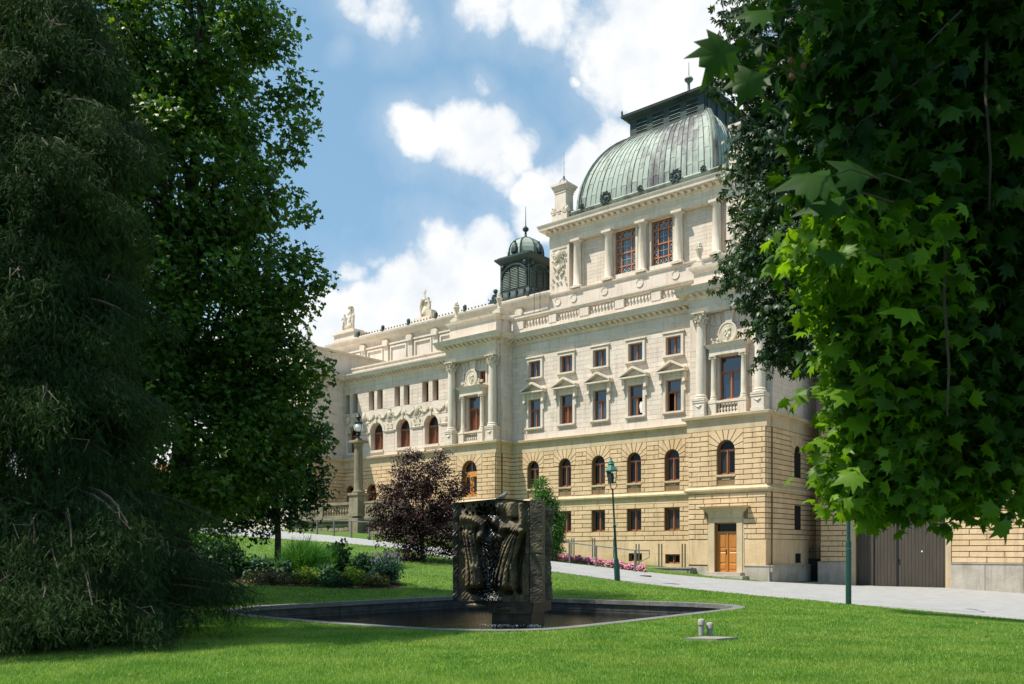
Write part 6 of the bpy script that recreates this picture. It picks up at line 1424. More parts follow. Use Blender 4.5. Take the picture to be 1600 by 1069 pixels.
def foliage(name,blobs,n,size,tmpl,mat,parent,seed,clump=14,cr=.35,shell=.55,droop=.5,up=.8,out=.5,wscale=1.,svar=.35,keep=None):
    r=np.random.default_rng(seed); P_,u,c=cloud(blobs,n,r,clump,cr,shell)
    if keep is not None: k=keep(P_); P_,u=P_[k],u[k]
    n=len(P_); dr=r.normal(size=(n,3))*.7+u*out+np.array([0,0,-droop]); nr=r.normal(size=(n,3))*.55+np.array([0,0,up])+u*.35
    V,F=place(P_,dr,nr,size*(1-svar/2+svar*r.random(n)),tmpl,wscale); V=V-np.array(root_org(parent)); o=arr_obj(name,V,F,mat,parent); return o,c
def limbs(name,base,centers,mat,parent,seed,n=40,r0=.12,trunk=None,bend=.3,lo=.25):
    rs=random.Random(seed); m=MB(); top=trunk or (base[0],base[1],base[2]+6)
    for c in rs.sample(list(map(tuple,centers)),min(n,len(centers))):
        q=rs.uniform(lo,.95); zt=min(base[2]+(top[2]-base[2])*q,c[2]+.3); q=max(0,(zt-base[2])/(top[2]-base[2]))
        a=Vector((base[0]+(top[0]-base[0])*q,base[1]+(top[1]-base[1])*q,zt)); b=Vector(c); mid=(a+b)/2+Vector((rs.uniform(-bend,bend),rs.uniform(-bend,bend),rs.uniform(0,bend*1.6))); L_=(b-a).length
        m.tube([a,a+(mid-a)*.5+Vector((0,0,.1)),mid,mid+(b-mid)*.6,b],[r0*min(1,L_/4)*k for k in (1,.75,.5,.3,.12)],5,False)
    return m.build(name,mat,parent,True,one=True)
BARK=stone('grey_brown_bark',(.10,.08,.055),(.17,.14,.10),3,.95,.8,streak=True,rand=0); BARKD=stone('dark_bark',(.045,.035,.028),(.09,.07,.055),3,.95,.8,rand=0); TWIG=plain('pale_dead_twigs',(.26,.20,.145),.9,0,.2,.3)
def tree(name,base,blobs,n,size,tmpl,lmat,label,cat,seed,trunk_r,top,bark=BARK,nl=40,lr=.12,**k):
    o=empty(name,base,label=label,cat=cat,group=None); f,c=foliage('crown',blobs,n,size,tmpl,lmat,o,seed,**k)
    m=MB(); tp=Vector(top); bs_=Vector(base); rs=random.Random(seed); pts=[bs_+Vector((0,0,-.2))]+[bs_+(tp-bs_)*q+Vector((rs.uniform(-.12,.12),rs.uniform(-.12,.12),0))*(1 if q<1 else 0) for q in (.05,.2,.4,.6,.8,1)]
    m.tube(pts,[trunk_r*1.35,trunk_r*1.1,trunk_r,trunk_r*.85,trunk_r*.65,trunk_r*.4,trunk_r*.15],10); m.build('trunk',bark,o,True); limbs('limbs',base,c,bark,o,seed,nl,lr,tuple(tp)); return o
def wp(x,y,Y): return ((x-800)/1361*Y,Y,(860-y)/1361*Y)
def pb(x,y,Y,rpx,w_=1.,ry=None,rzf=1.):    # a bough whose width is given as it looks from the lawn, at its own distance
    X,_,Z=wp(x,y,Y); r_=rpx/1361*Y; return (X,Y,Z,r_,ry or r_,r_*rzf,w_)
LM=leaf('maple_leaves',(.012,.050,.008),(.110,.205,.022),.30,.45); LM2=leaf('shade_tree_leaves',(.008,.034,.009),(.030,.090,.016),.18,.45)
LCn=leaf('conifer_needles',(.013,.036,.012),(.062,.100,.032),.12,.75,.10); LCh=leaf('chestnut_leaves',(.008,.030,.008),(.036,.080,.018),.15,.45,.4)
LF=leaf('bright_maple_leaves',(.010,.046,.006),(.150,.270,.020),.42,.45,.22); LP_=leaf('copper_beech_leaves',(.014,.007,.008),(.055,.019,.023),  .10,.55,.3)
LG=leaf('young_tree_leaves',(.022,.085,.012),(.075,.190,.030),.25,.4)
# --- large maple behind the conifer
g0=gz(-10.8,28)
bl=[(-10.8,28,3.5,3.5,3.0,3.0,1),(-10.6,28,8.0,3.5,3.0,3.1,1.1),(-10.5,27.6,12.0,3.5,2.9,3.1,1.1),(-10.9,27.3,16,3.3,2.7,3.0,.9),(-11,27,20,2.9,2.6,3,.6),(-13.5,27,7,3.6,2.8,4,.7),(-13.5,27,14,3.6,2.8,4,.7),(-16,26.5,10,2.5,2,5,.4),(-16,26,17,2.5,2,5,.3),
    pb(470,220,27.5,34,.9),pb(478,330,27.5,24,.8),pb(460,430,27.5,40,.9),pb(475,500,27.5,32,.8),pb(455,140,27.5,32,.8),pb(420,60,27.5,45,.8),pb(490,470,27.5,22,.6),pb(468,560,27.5,26,.6),pb(470,620,28,30,.6),pb(470,690,28,32,.7),pb(455,740,28,34,.7),pb(420,640,28,50,.8),pb(430,500,28,50,.8),pb(400,700,28,50,.7),pb(370,760,28,45,.5),pb(482,600,27.5,24,.8),pb(488,560,27.5,18,.7),pb(485,650,28,24,.8),pb(440,560,28,50,.9),pb(350,600,28,70,.9)]
MT=tree('maple_tree',(-10.8,28,g0),bl,98000,.175,MAPLE_M,LM,'broad dark green maple behind the weeping conifer, its crown edge against the sky','tree',3,.34,(-9.9,28,17),BARKD,90,.10,clump=46,cr=.36,shell=.55,droop=.75,up=.9)
# --- smaller tree with visible thin trunk over the flower bed
tx,ty=wp(433,872,37.5)[:2]; tzz=gz(tx,ty)
bl=[pb(400,650,37.5,70,.8),pb(450,700,37.5,52,1),pb(480,750,37.5,34,.8),pb(490,690,37.5,26,.6),pb(380,760,37.5,60,.8),pb(330,740,37.5,60,.6),pb(440,780,37.5,45,.8),pb(500,785,37.5,17,.4),pb(340,800,37.5,45,.6),pb(400,820,37.5,32,.5),pb(480,812,37.5,14,.3)]
tree('small_maple_tree',(tx,ty,tzz),bl,12500,.18,MAPLE_M,LM2,'slimmer dark tree with a thin bare trunk rising out of the flower bed','tree',5,.13,(tx-.3,ty,tzz+6.5),BARKD,40,.06,clump=16,cr=.34,shell=.35,droop=.8,up=.9)
# --- weeping conifer
cx_,cy_=-8.45,15.6; cz_=gz(cx_,cy_)
CT=empty('weeping_conifer',(cx_,cy_,cz_),label='huge dark weeping conifer with pale bare twigs, in the left foreground',cat='tree')
r=np.random.default_rng(21)
NB=235; SP=[];SD_=[];SN=[];bm=MB(); tw=MB()
pz_=[0,.25,1.0,1.6,2.7,4.2,5.6,8.6,9.6,10.6,13.2]; pr_=[3.3,3.75,3.6,3.35,2.9,2.35,2.15,2.2,1.75,1.2,.25]
for i in range(NB):
    q=(i+.5)/NB; dz=.12+12.6*q**1.12; zb=cz_+dz; a=r.uniform(0,2*PI); low=i<70
    if low: dz=r.uniform(.12,2.6); zb=cz_+dz
    if r.random()<.45: a=r.uniform(-PI*.8,PI*.25)
    if low: a=r.uniform(-PI*.6,PI*.3)
    Rr=np.interp(dz-.3,pz_,pr_)*r.uniform(.58,1.12)
    d=np.array([math.cos(a),math.sin(a),0]); side=np.array([-d[1],d[0],0]); base=np.array([cx_,cy_,zb]); K_=9; pts=[]
    dr_=.6 if dz>1.2 else .12
    for k in range(K_):
        t=k/(K_-1); z=.30*math.sin(t*PI*.75)*Rr*.35-dr_*t**2.4*Rr*.35; pts.append(base+d*Rr*t+np.array([0,0,z])+side*.12*math.sin(t*5+i)*t)
    bm.tube(pts,[.05*(1-t/(K_))+.006 for t in range(K_)],5,False)
    pp_=np.array(pts); ns=int(11+Rr*5.2)
    for s_ in range(ns):      # a hanging tuft at each station
        t=r.random()**.60; ii=min(int(t*(K_-1)),K_-2); f_=t*(K_-1)-ii; c=pp_[ii]*(1-f_)+pp_[ii+1]*f_; sw=r.normal()*.30*(1.15-.6*t); c=c+side*sw
        ln=r.uniform(.25,.75)*(.6+.5*t); nn_=int(46+40*ln); u_=r.random(nn_); w_=.07+.10*np.sin(u_*PI)
        p=c+np.array([0,0,-1])*(u_*ln)[:,None]+r.normal(size=(nn_,3))*w_[:,None]*np.array([1,1,.5])+d*(u_*.10)[:,None]
        SP.append(p); SD_.append(np.array([0,0,-.75])+d*.35+side*sw*.6+r.normal(size=(nn_,3))*.5); SN.append(d*.5+np.array([0,0,.6])+r.normal(size=(nn_,3))*.6)
    if r.random()<.6:
        for _ in range(2):
            k=int(r.integers(3,K_-1)); p0=pts[k]+np.array([0,0,.02]); q1=p0+d*r.uniform(.1,.22)+side*r.normal()*.12+np.array([0,0,r.uniform(-.05,.08)]); q2=q1+d*r.uniform(.05,.2)+side*r.normal()*.1+np.array([0,0,-r.uniform(.1,.3)]); tw.tube([p0,(p0+q1)/2+side*.03,q1,q2],[.012,.010,.007,.003],4,False)
        if r.random()<.4: tw.tube([p_+np.array([0,0,.03]) for p_ in pts[4:8]],[.014,.012,.010,.006],4,False)
SP=np.vstack(SP);SD_=np.vstack(SD_);SN=np.vstack(SN); keep=SP[:,2]>cz_+.03; SP,SD_,SN=SP[keep],SD_[keep],SN[keep]; print('sprays',len(SP))
ni=16000; zi=r.uniform(.1,12.0,ni); ai=r.uniform(0,2*PI,ni); ri=np.interp(zi,pz_,pr_)*np.sqrt(r.uniform(.05,.50,ni)); SP=np.vstack([SP,np.column_stack([cx_+ri*np.cos(ai),cy_+ri*np.sin(ai),cz_+zi])]); SD_=np.vstack([SD_,r.normal(size=(ni,3))*.5+np.array([0,0,-1.])]); SN=np.vstack([SN,r.normal(size=(ni,3))])
sz_=np.concatenate([r.uniform(.075,.165,len(SP)-ni),r.uniform(.3,.5,ni)]); print('sprays',len(SP))
V,F=place(SP,SD_,SN,sz_,SPRAY,1.0); V[:,2]=np.maximum(V[:,2],cz_+.01); arr_obj('needle_sprays',V-np.array(CT['_org']),F,LCn,CT)
bm.tube([(cx_,cy_,cz_-.2),(cx_+.05,cy_,cz_+3),(cx_,cy_,cz_+7),(cx_,cy_,cz_+13)],[.32,.26,.16,.03],10); bm.build('trunk_and_boughs',BARKD,CT,True,one=True); tw.build('bare_twigs',TWIG,CT,True,kind='stuff')
# hemlock-like second leader behind it, filling the top left corner
c2x,c2y=-11.6,19.5; c2z=gz(c2x,c2y); 
bl=[(c2x,c2y,c2z+2+1.7*k,3.2-.13*k,3.0-.13*k,1.6,1) for k in range(9)]
o=empty('dark_conifer',(c2x,c2y,c2z),label='taller dark conifer behind the weeping one, reaching the top left corner of the view',cat='tree'); foliage('needle_sprays',bl,26000,.42,SPRAY,LCn,o,33,clump=20,cr=.4,shell=.5,droop=1.3,up=.3,out=.6); m=MB(); m.tube([(c2x,c2y,c2z-.2),(c2x,c2y,c2z+17)],[.3,.05],9); m.build('trunk',BARKD,o,True)
# --- horse chestnut behind the foreground maple
ch=[(1182,60,24,58),(1162,10,24,24),(1150,110,24,36),(1200,140,24,70),(1180,215,25,38),(1165,265,25,22),(1230,230,24,75),(1200,320,24,48),(1172,385,25,32),(1165,420,25,24),(1230,400,24,72),(1195,460,25,32),(1205,510,25,30),(1245,500,24,58),(1235,550,25,30),(1290,530,24,60),(1300,420,24,90),(1300,300,24,90),(1280,150,24,90),(1340,580,24,38),(1370,640,24,30),(1350,690,25,12),(1330,650,25,16),(1300,602,25,10),(1400,560,24,70),(1420,660,24,55),(1480,700,24,60),(1540,720,24,60),(1580,650,24,80),(1460,760,25,18),(1400,300,24,120),(1500,450,24,130),(1500,150,24,130),(1600,300,24,140),(1400,30,24,110),(1260,40,24,90),(1320,720,25,10),(1390,690,25,22),(1560,770,25,28)]
bl=[pb(x,y,Y,r_*.92,1.,ry=1.6) for x,y,Y,r_ in ch]+[(15,24,14,6,5,4,.5),(12,24,19,5,5,4,.35)]
CHT=tree('chestnut_tree',(17.5,25.5,gz(17.5,25.5)),bl,38000,.215,CHEST,LCh,'dark horse chestnut whose drooping branches cover the right end of the theatre','tree',8,.5,(15.5,25.,14),BARKD,110,.10,clump=14,cr=.30,shell=.35,droop=.9,up=.8)
# --- foreground maple boughs, trunk out of the frame on the right
fm=[(1560,90,5.6,120),(1450,60,5.6,120),(1350,30,5.4,80),(1270,20,5.0,45),(1270,110,5.0,34),(1340,150,5.2,75),(1450,200,5.6,110),(1560,260,5.8,110),(1350,260,5.0,60),(1400,330,5.4,80),(1500,380,5.8,120),(1360,400,5.2,34),(1300,368,5.2,16),(1400,450,5.8,75),(1590,480,6,120),(1400,520,6,46),(1375,580,6.2,28),(1450,560,6.2,90),(1550,620,6.2,100),(1415,625,6.2,48),(1420,700,6.4,70),(1385,695,6.4,32),(1390,750,6.4,36),(1490,670,6.4,50),(1360,745,6.4,24),(1430,745,6.6,30),(1590,700,6.4,40),(1560,790,6.6,14),(1345,765,6.6,17),(1390,785,6.6,20),(1440,788,6.6,18),(1475,760,6.6,24),(1450,300,6.8,120),(1550,450,7,120),(1600,150,7,150),(1500,30,7,150)]
bl=[pb(x,y,Y,r_*.9,1.,ry=.45) for x,y,Y,r_ in fm]+[pb(x,y,Y,r_,2.2,ry=.30,rzf=.22) for x,y,Y,r_ in ((1305,378,5.4,38),(1345,440,5.6,42),(1345,505,5.8,34),(1360,560,5.9,40),(1345,612,6.0,40),(1365,660,6.1,36),(1352,712,6.2,36),(1352,760,6.3,34),(1530,745,6.5,50))]
FMT=empty('foreground_maple_tree',(6.6,6.6,gz(6.6,6.6)),label='near maple with large bright green leaves hanging in from the right edge',cat='tree')
LFd=leaf('maple_leaves_shade_in_colour',(.006,.028,.005),(.040,.095,.012),.28,.5,.15)  # darker copy of the bright leaf, inner crown shade put into its colour
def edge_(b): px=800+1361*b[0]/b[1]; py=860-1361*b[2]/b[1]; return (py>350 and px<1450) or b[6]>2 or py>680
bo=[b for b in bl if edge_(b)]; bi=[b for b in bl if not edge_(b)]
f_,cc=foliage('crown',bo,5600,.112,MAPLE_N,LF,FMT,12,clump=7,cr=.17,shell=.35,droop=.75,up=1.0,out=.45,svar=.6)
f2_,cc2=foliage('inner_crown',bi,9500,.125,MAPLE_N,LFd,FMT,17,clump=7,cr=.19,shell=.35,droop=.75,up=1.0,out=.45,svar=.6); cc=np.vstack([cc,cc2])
bl2=[(3.6,5.2,5.2,2.0,1.7,.7,1.2),(5.6,5.8,6.2,2.4,2.2,1.4,1),(4.6,6.2,7.6,2.8,2.4,1.2,1),(2.4,4.8,5.0,1.3,1.4,.5,.9),(7,7,3.2,1.5,2,2.5,1),(4.2,4.2,4.6,1.6,1.0,.6,.8),(.9,4.0,5.0,1.4,.9,.35,2.0),(2.6,4.6,4.9,1.5,1.0,.4,1.5)]  # crown carried on out of view, shaped to shade the boughs below
foliage('unseen_shade_crown',bl2,21000,.155,MAPLE_N,LF,FMT,13,clump=8,cr=.3,shell=.3,droop=.7,up=1.0,keep=lambda P_: ~((np.abs(P_[:,0]/P_[:,1])<.62)&((P_[:,2]/P_[:,1])<.62)&(P_[:,1]>0)&(P_[:,0]/P_[:,1]<.40)))
# a few single leaves that stand free of the mass, each its own piece
sl=[(1260,280,3.5,.24,(-.9,.1,-.1),(.1,-.8,.6)),(1118,95,3.3,.20,( -.35,.1,-.75),(.2,-1,.15)),(1165,135,3.4,.16,(-.3,.1,-.8),(-.1,-1,.2)),(1180,20,3.6,.17,(-.9,.2,.1),(.1,-.8,.6)),(1285,318,3.6,.22,(-1,.2,-.12),(.1,-.7,.8)),(1310,612,5.6,.24,(-1,.1,.12),(0,-.7,.8)),(1335,660,5.8,.20,(-1,.1,-.1),(0,-.8,.6)),(1325,745,5.8,.22,(-.9,.1,-.35),(0,-.8,.7)),(1545,800,6,.16,(-.6,.1,-.6),(.1,-1,.3)),(1570,830,6,.18,(.3,.1,-.8),(.1,-1,.2)),(1410,485,4.8,.22,(-1,0,.1),(0,-.7,.8)),(1300,545,5.6,.18,(-.9,.1,-.3),(0,-.8,.6)),(1330,265,3.8,.2,(-.7,.1,.5),(0,-.9,.4)),(1298,395,4.6,.2,(-.9,.1,.2),(0,-.7,.7)),(1285,690,6,.16,(-.9,.1,.1),(0,-.7,.7))]
tm=MB()
for x,y,Y,sz,dd,nn_ in sl:
    p=np.array([wp(x,y,Y)]); d_=np.array([dd],float); V,F=place(p-d_/np.linalg.norm(d_)*sz*.4,d_,np.array([nn_],float),[sz],MAPLE_N); arr_obj('leaf',V-np.array(FMT['_org']),F,LF if y>480 else LFd,FMT)  # upper leaves take the copy with shade in its colour
    p0=Vector(V[1]); tm.tube([p0,p0+Vector((.10,.05,.05)),p0+Vector((.25,.12,.04))],[.0025,.003,.004],4,False)
for c in random.Random(3).sample(list(map(tuple,cc)),150):
    a=Vector(c); rt=random.Random(int(a.x*1000)); g1=Vector((rt.uniform(.1,.3),rt.uniform(-.15,.3),rt.uniform(-.05,.25))); g2=g1+Vector((rt.uniform(.15,.4),rt.uniform(-.1,.35),rt.uniform(0,.35))); tm.tube([a,a+g1*.5+Vector((0,0,.03)),a+g1,a+g2],[.002,.004,.006,.008],4,False)
for x,y in ((1545,330),(1372,120),(1480,650)):
    p=Vector(wp(x,y,5.2)); tm.tube([p,p+Vector((.01,0,.3)),p+Vector((-.02,0,.7)),p+Vector((.0,.02,1.1))],[.006,.008,.009,.011],5,False)
tk=MB(); tk.tube([(6.6,6.6,-2),(6.55,6.6,2),(6.3,6.5,5),(5.8,6.3,8)],[.28,.25,.2,.1],12)
for k in range(9): z=1+k*.8; tk.tube([(6.5,6.6,z),(5.8,7.0,z+.5),(5.0,7.3,z+.6),(4.2,7.0,z+.4)],[.08,.05,.03,.012],6,False)
tk.build('trunk_and_boughs',BARKD,FMT,True,one=True); tm.build('twigs',BARKD,FMT,True,kind='stuff')
m=MB()
for x,y in ((1235,95),(1237,120),(1256,103)): p=wp(x,y,4.3); m.ball(*p,.014,None,.018,6,5,.2); m.tube([p,(p[0],p[1],p[2]+.1)],.001,3)
m.build('seed_balls',plain('brown_seed_ball',(.14,.05,.03),.9),FMT)
# --- copper beech
bx_,by_=wp(657,877,41)[:2]; bz_=gz(bx_,by_)
cb=[(657,790,60),(620,800,34),(700,790,34),(640,740,34),(680,735,30),(610,830,32),(700,835,34),(655,840,48),(600,770,22),(720,760,22),(590,800,16),(645,712,14),(690,712,12),(700,862,14),(640,862,26),(730,800,14),(585,820,12),(725,850,12)]
tree('copper_beech',(bx_,by_,bz_),[pb(x,y,41,r_*.92,1.,ry=r_/1361*41) for x,y,r_ in cb],27000,.118,RH,LP_,'round copper beech with blackish purple leaves on the lawn behind the carved block','tree',15,.09,(bx_,by_,bz_+4),BARKD,60,.035,clump=26,cr=.17,shell=.3,droop=.2,up=.8,svar=.6)
# --- fresh green young tree behind the block
yx,yy=wp(848,862,57)[:2]; yz=gz(yx,yy)
yb=[(848,785,22),(851,810,31),(850,838,33),(847,766,14),(846,752,8),(862,835,22),(835,850,22),(868,806,14),(858,855,24)]
tree('young_green_tree',(yx,yy,yz),[pb(x,y,57,r_*.98,1.) for x,y,r_ in yb],20000,.15,OVAL,LG,'small bright green conical tree against the wall, directly right of the carved block','tree',16,.07,(yx,yy,yz+4),BARKD,25,.03,clump=12,cr=.16,shell=.3,droop=.6,up=.8)
# --- flower bed by the trees: each shrub a thing
def shrub(name,x,y,Y,wpx,hpx,label,cat,mat,tmpl,n,size,seed,droop=.0,up=.7,ws=1.,flower=None):
    X,Y_,_z=wp(x,y,Y); g_=gz(X,Y_); rx=wpx/2/1361*Y; hz=hpx/1361*Y; o=empty(name,(X,Y_,g_),label=label,cat=cat)
    foliage('foliage',[(X,Y_,g_+hz*.45,rx,rx*.9,hz*.5,1),(X-rx*.4,Y_,g_+hz*.3,rx*.6,rx*.6,hz*.35,.5),(X+rx*.4,Y_,g_+hz*.35,rx*.6,rx*.6,hz*.35,.5)],n,size,tmpl,mat,o,seed,clump=8,cr=.07,shell=.25,droop=droop,up=up,wscale=ws,keep=lambda P_:P_[:,2]>g_-.02)
    m=MB()
    for k in range(5): m.tube([(X+random.uniform(-.1,.1),Y_,g_-.05),(X+random.uniform(-rx,rx)*.5,Y_+random.uniform(-.2,.2),g_+hz*.5)],[.02,.006],4)
    m.build('stems',BARKD,o,one=True)
    if flower: 
        r_=np.random.default_rng(seed+1); P_=np.column_stack([X+r_.normal(size=260)*rx*.5,Y_+r_.normal(size=260)*rx*.4,g_+hz*(.7+.35*r_.random(260))]); V,F=place(P_,np.tile([0,0,1.],(260,1))+r_.normal(size=(260,3))*.2,r_.normal(size=(260,3)),np.full(260,.13),BLADE,.25); arr_obj('flower_spikes',V-np.array(o['_org']),F,flower,o)['kind']='stuff'
    return o
LY=leaf('lime_leaves',(.08,.15,.02),(.18,.26,.03),.3); LBG=leaf('blue_green_leaves',(.02,.07,.05),(.05,.12,.08),.15); LHo=leaf('hosta_leaves',(.02,.07,.03),(.08,.16,.09),.2,.5,.2); LGr=leaf('tall_grass_blades',(.03,.12,.02),(.08,.22,.05),.3); LDk=leaf('dark_shrub_leaves',(.010,.045,.014),(.035,.10,.03),.15,.5,.2); LMx=leaf('mixed_border_leaves',(.05,.10,.015),(.22,.17,.06),.2); LRd=leaf('bronze_leaves',(.025,.035,.015),(.07,.075,.025),.1)
FLV=plain('lavender_flowers',(.20,.15,.26),.9)
shrub('ornamental_grass',472,897,33.5,70,56,'tall arching bright green grass clump in the flower bed beside the thin trunk','grass clump',LGr,BLADE,2600,.55,41,-1.5,.1,.045)
shrub('ornamental_grass',505,893,34.5,44,44,'finer pale green grass clump behind the white edged hostas','grass clump',LGr,BLADE,1500,.42,42,-1.6,.1,.04)
shrub('leafy_shrub',527,890,35,42,54,'tallest dark leafy shrub at the back of the flower bed against the pale path','shrub',LDk,OVAL,2400,.15,43,-.6,.5)
shrub('leafy_shrub',566,893,34.5,46,42,'rounded blackish green shrub behind the yellow plants of the flower bed','shrub',LDk,OVAL,2600,.12,44)
shrub('golden_shrub',560,880,36,30,20,'yellow green shrub peeping out behind the rounded dark shrub','shrub',LY,OVAL,900,.10,45)
shrub('lavender_plant',603,905,33,52,46,'grey green lavender with faded violet spikes, at the right end of the flower bed','lavender',LBG,RH,3200,.10,46,-.5,flower=FLV)
shrub('golden_shrub',553,912,32.2,42,30,'bright yellow green low shrub at the front of the flower bed','shrub',LY,OVAL,2200,.085,47)
shrub('flowering_plant',588,909,32.2,34,20,'low plant with cream and pinkish leaves at the front right of the bed','plant',LMx,OVAL,1500,.09,48)
shrub('golden_shrub',478,916,32,40,28,'dull yellow green low shrub at the front, below the tall grass clump','shrub',LY,OVAL,1700,.085,49)
shrub('hosta_plant',505,907,32.6,40,30,'white edged hosta in the middle of the flower bed','hosta',LHo,OVAL,420,.28,50,.3,1.0,.9)
shrub('hosta_plant',440,905,33,50,34,'dark hosta just right of the shaded tree trunk','hosta',LHo,OVAL,500,.26,51,.3,1.0,.9)
shrub('hosta_plant',395,905,33,60,34,'shaded hosta furthest left under the trees','hosta',LHo,OVAL,520,.26,52,.3,1.0,.9)
shrub('ground_cover',520,917,31.8,60,20,'low dark green ground cover along the front edge of the flower bed','plant',LDk,OVAL,1500,.09,53)
shrub('ground_cover',420,917,31.8,90,24,'brownish low ground cover in deep shade, left front of the flower bed','plant',LRd,OVAL,2200,.09,54)
shrub('leafy_shrub',350,900,33,90,60,'deep shaded shrub behind the skirt of the weeping conifer','shrub',LDk,OVAL,3600,.14,55)
shrub('leafy_shrub',300,880,36,110,70,'mid green shrub far left seen through the shaded branches','shrub',LG,OVAL,4000,.15,56)
# soil of the bed
m=MB(); bp_=[wp(x,y,Y) for x,y,Y in ((340,905,31.6),(420,905,31.2),(500,905,31.2),(580,905,31.4),(628,905,32.2),(622,905,34),(560,905,36.3),(460,905,36.5),(340,905,36))]
cxx=sum(p[0] for p in bp_)/9; cyy=sum(p[1] for p in bp_)/9
rings=[[(cxx+(p[0]-cxx)*q,cyy+(p[1]-cyy)*q) for p in dense([b[:2] for b in bp_],3)] for q in (1,.8,.6,.4,.2,.02)]; n_=len(rings[0])
for j,rg in enumerate(rings):
    for p in rg: m.v.append((p[0],p[1],gz(*p)+(.0 if j==0 else .05)))
for j in range(5):
    for k in range(n_): m.f.append((j*n_+k,j*n_+(k+1)%n_,(j+1)*n_+(k+1)%n_,(j+1)*n_+k))
o=m.build('flower_bed_soil',plain('dark_soil',(.05,.035,.022),.95,0,.1,.3,8,.5),None); o.location=(0,0,EYE); tag(o,kind='structure')
# pink flowers along the wall
PK=plain('pink_petals',(.62,.14,.27),.6,0,.2,.45,7); PK2=plain('pale_pink_petals',(.72,.33,.42),.6,0,.2,.3,7)
r=np.random.default_rng(5); n_=3400; q=r.random(n_); 
ptsF=[]
for qq in q:
    x=852+156*qq; y=864+ 14*qq**1.0; X,Y,z=pz(x,y+3+r.normal()*1.5,-7.6+r.normal()*.35); ptsF.append((X,Y,0))
ptsF=np.array(ptsF); gzz=tz(ptsF[:,0],ptsF[:,1]); hgt=.50-.15*q+.10*np.sin(q*60); ptsF[:,2]=gzz+hgt*r.random(n_)**.5
fbo=empty('pink_flower_bed',(ptsF[:,0].mean(),ptsF[:,1].mean(),gzz.mean()),label='long bed of pink petunias along the foot of the ochre wall behind the handrail',cat='flower bed'); fbo['kind']='stuff' if False else 'stuff'
PET=(np.array([(0,0,0)]+[(math.cos(k*2*PI/5)*.5,math.sin(k*2*PI/5)*.5,.12) for k in range(6)],float),np.array([(0,k,k+1) for k in range(1,6)]))
del fbo['kind']
for nm,mk,mt_ in (('blossoms',q*0+r.random(n_)<.6,PK),('blossoms',None,PK2)):
    k_=mk if mk is not None else ~prev; prev=k_; P_=ptsF[k_]; nn_=r.normal(size=(len(P_),3))*.5+np.array([-.3,-.6,.6]); V,F=place(P_,np.cross(nn_,np.array([1,0,.1])),nn_,r.uniform(.09,.15,len(P_)),PET); o=arr_obj(nm,V-np.array(fbo['_org']),F,mt_,fbo); o['kind']='stuff'
P_=ptsF-np.array([0,0,.08]); V,F=place(P_,r.normal(size=(n_,3))+np.array([0,0,.4]),r.normal(size=(n_,3))+np.array([0,0,1]),np.full(n_,.13),OVAL); o=arr_obj('leaves',V-np.array(fbo['_org']),F,LG,fbo); o['kind']='stuff'
# --- lawn grass: near blades as one mass
r=np.random.default_rng(77)
Xs=[];Ys=[]
for y0,y1,n_ in ((7.5,11,150000),(11,16,150000),(16,24,130000),(24,36,90000),(36,60,50000)):
    Y=y0+(y1-y0)*r.random(n_); X=(r.random(n_)*1.34-.67)*Y; Xs.append(X);Ys.append(Y)
X=np.concatenate(Xs);Y=np.concatenate(Ys); ok=~inpoly(X,Y,pout); ok&=~inpoly(X,Y,pp); lx_=X-0
hole=inpoly(X,Y,[(2.95,15.35),(3.65,15.2),(4.25,15.62),(3.55,15.85)]); ok&=~hole
inb=inpoly(X,Y,[b[:2] for b in bp_]); ok&=~inb
loc_t=(X-C0.x)*VV.x+(Y-C0.y)*VV.y; ok&=loc_t<1.0
X,Y=X[ok],Y[ok]; Z=tz(X,Y); n_=len(X); patch=np.sin(X*1.3+np.sin(Y*.9)*2)*np.sin(Y*1.1+X*.4)
h=(.042+.022*r.random(n_)+.010*patch)*np.clip(1+(Y-10)*.012,1,1.6); wd=.0042*np.clip(Y/9,1,5.5)
d=np.column_stack([r.normal(size=n_)*.38+.05,r.normal(size=n_)*.38,np.ones(n_)]); nn_=np.column_stack([r.normal(size=n_)*.5,-np.ones(n_),r.normal(size=n_)*.3])
tv=BLADE[0]; dd=d/np.linalg.norm(d,axis=1,keepdims=True); a=np.cross(dd,nn_); a/=np.linalg.norm(a,axis=1,keepdims=True); P_=np.column_stack([X,Y,Z+EYE-.004])
V=np.empty((n_,3,3)); V[:,0]=P_-a*wd[:,None]; V[:,1]=P_+a*wd[:,None]; V[:,2]=P_+dd*h[:,None]; F=np.arange(n_*3).reshape(-1,3)
LGs=leaf('grass_blades',(.080,.205,.026),(.270,.420,.090),.30,.5,.3)
gn=LGs.node_tree.nodes; gl2=LGs.node_tree.links; g_=gn.new('ShaderNodeNewGeometry'); pn=gn.new('ShaderNodeTexNoise'); pn.inputs['Scale'].default_value=.45; pn.inputs['Detail'].default_value=7; pn.inputs['Roughness'].default_value=.7; gl2.new(g_.outputs['Position'],pn.inputs['Vector'])
pr2=gn.new('ShaderNodeMapRange'); pr2.inputs[1].default_value=.46; pr2.inputs[2].default_value=.64; pr2.inputs[4].default_value=.75; gl2.new(pn.outputs[0],pr2.inputs[0]); om=[x for x in gn if x.bl_idname=='ShaderNodeMix'][0]; nm_=gn.new('ShaderNodeMix'); nm_.data_type='RGBA'; gl2.new(pr2.outputs[0],nm_.inputs[0]); gl2.new(om.outputs[2],nm_.inputs[6]); nm_.inputs[7].default_value=(.30,.38,.10,1)
for lk in list(gl2):
    if lk.from_node==om and lk.to_node!=nm_: to=lk.to_socket; gl2.remove(lk); gl2.new(nm_.outputs[2],to)
o=arr_obj('grass_blades',V.reshape(-1,3),F,LGs); tag(o,label='short mown green grass covering the lawn',cat='grass',kind='stuff')
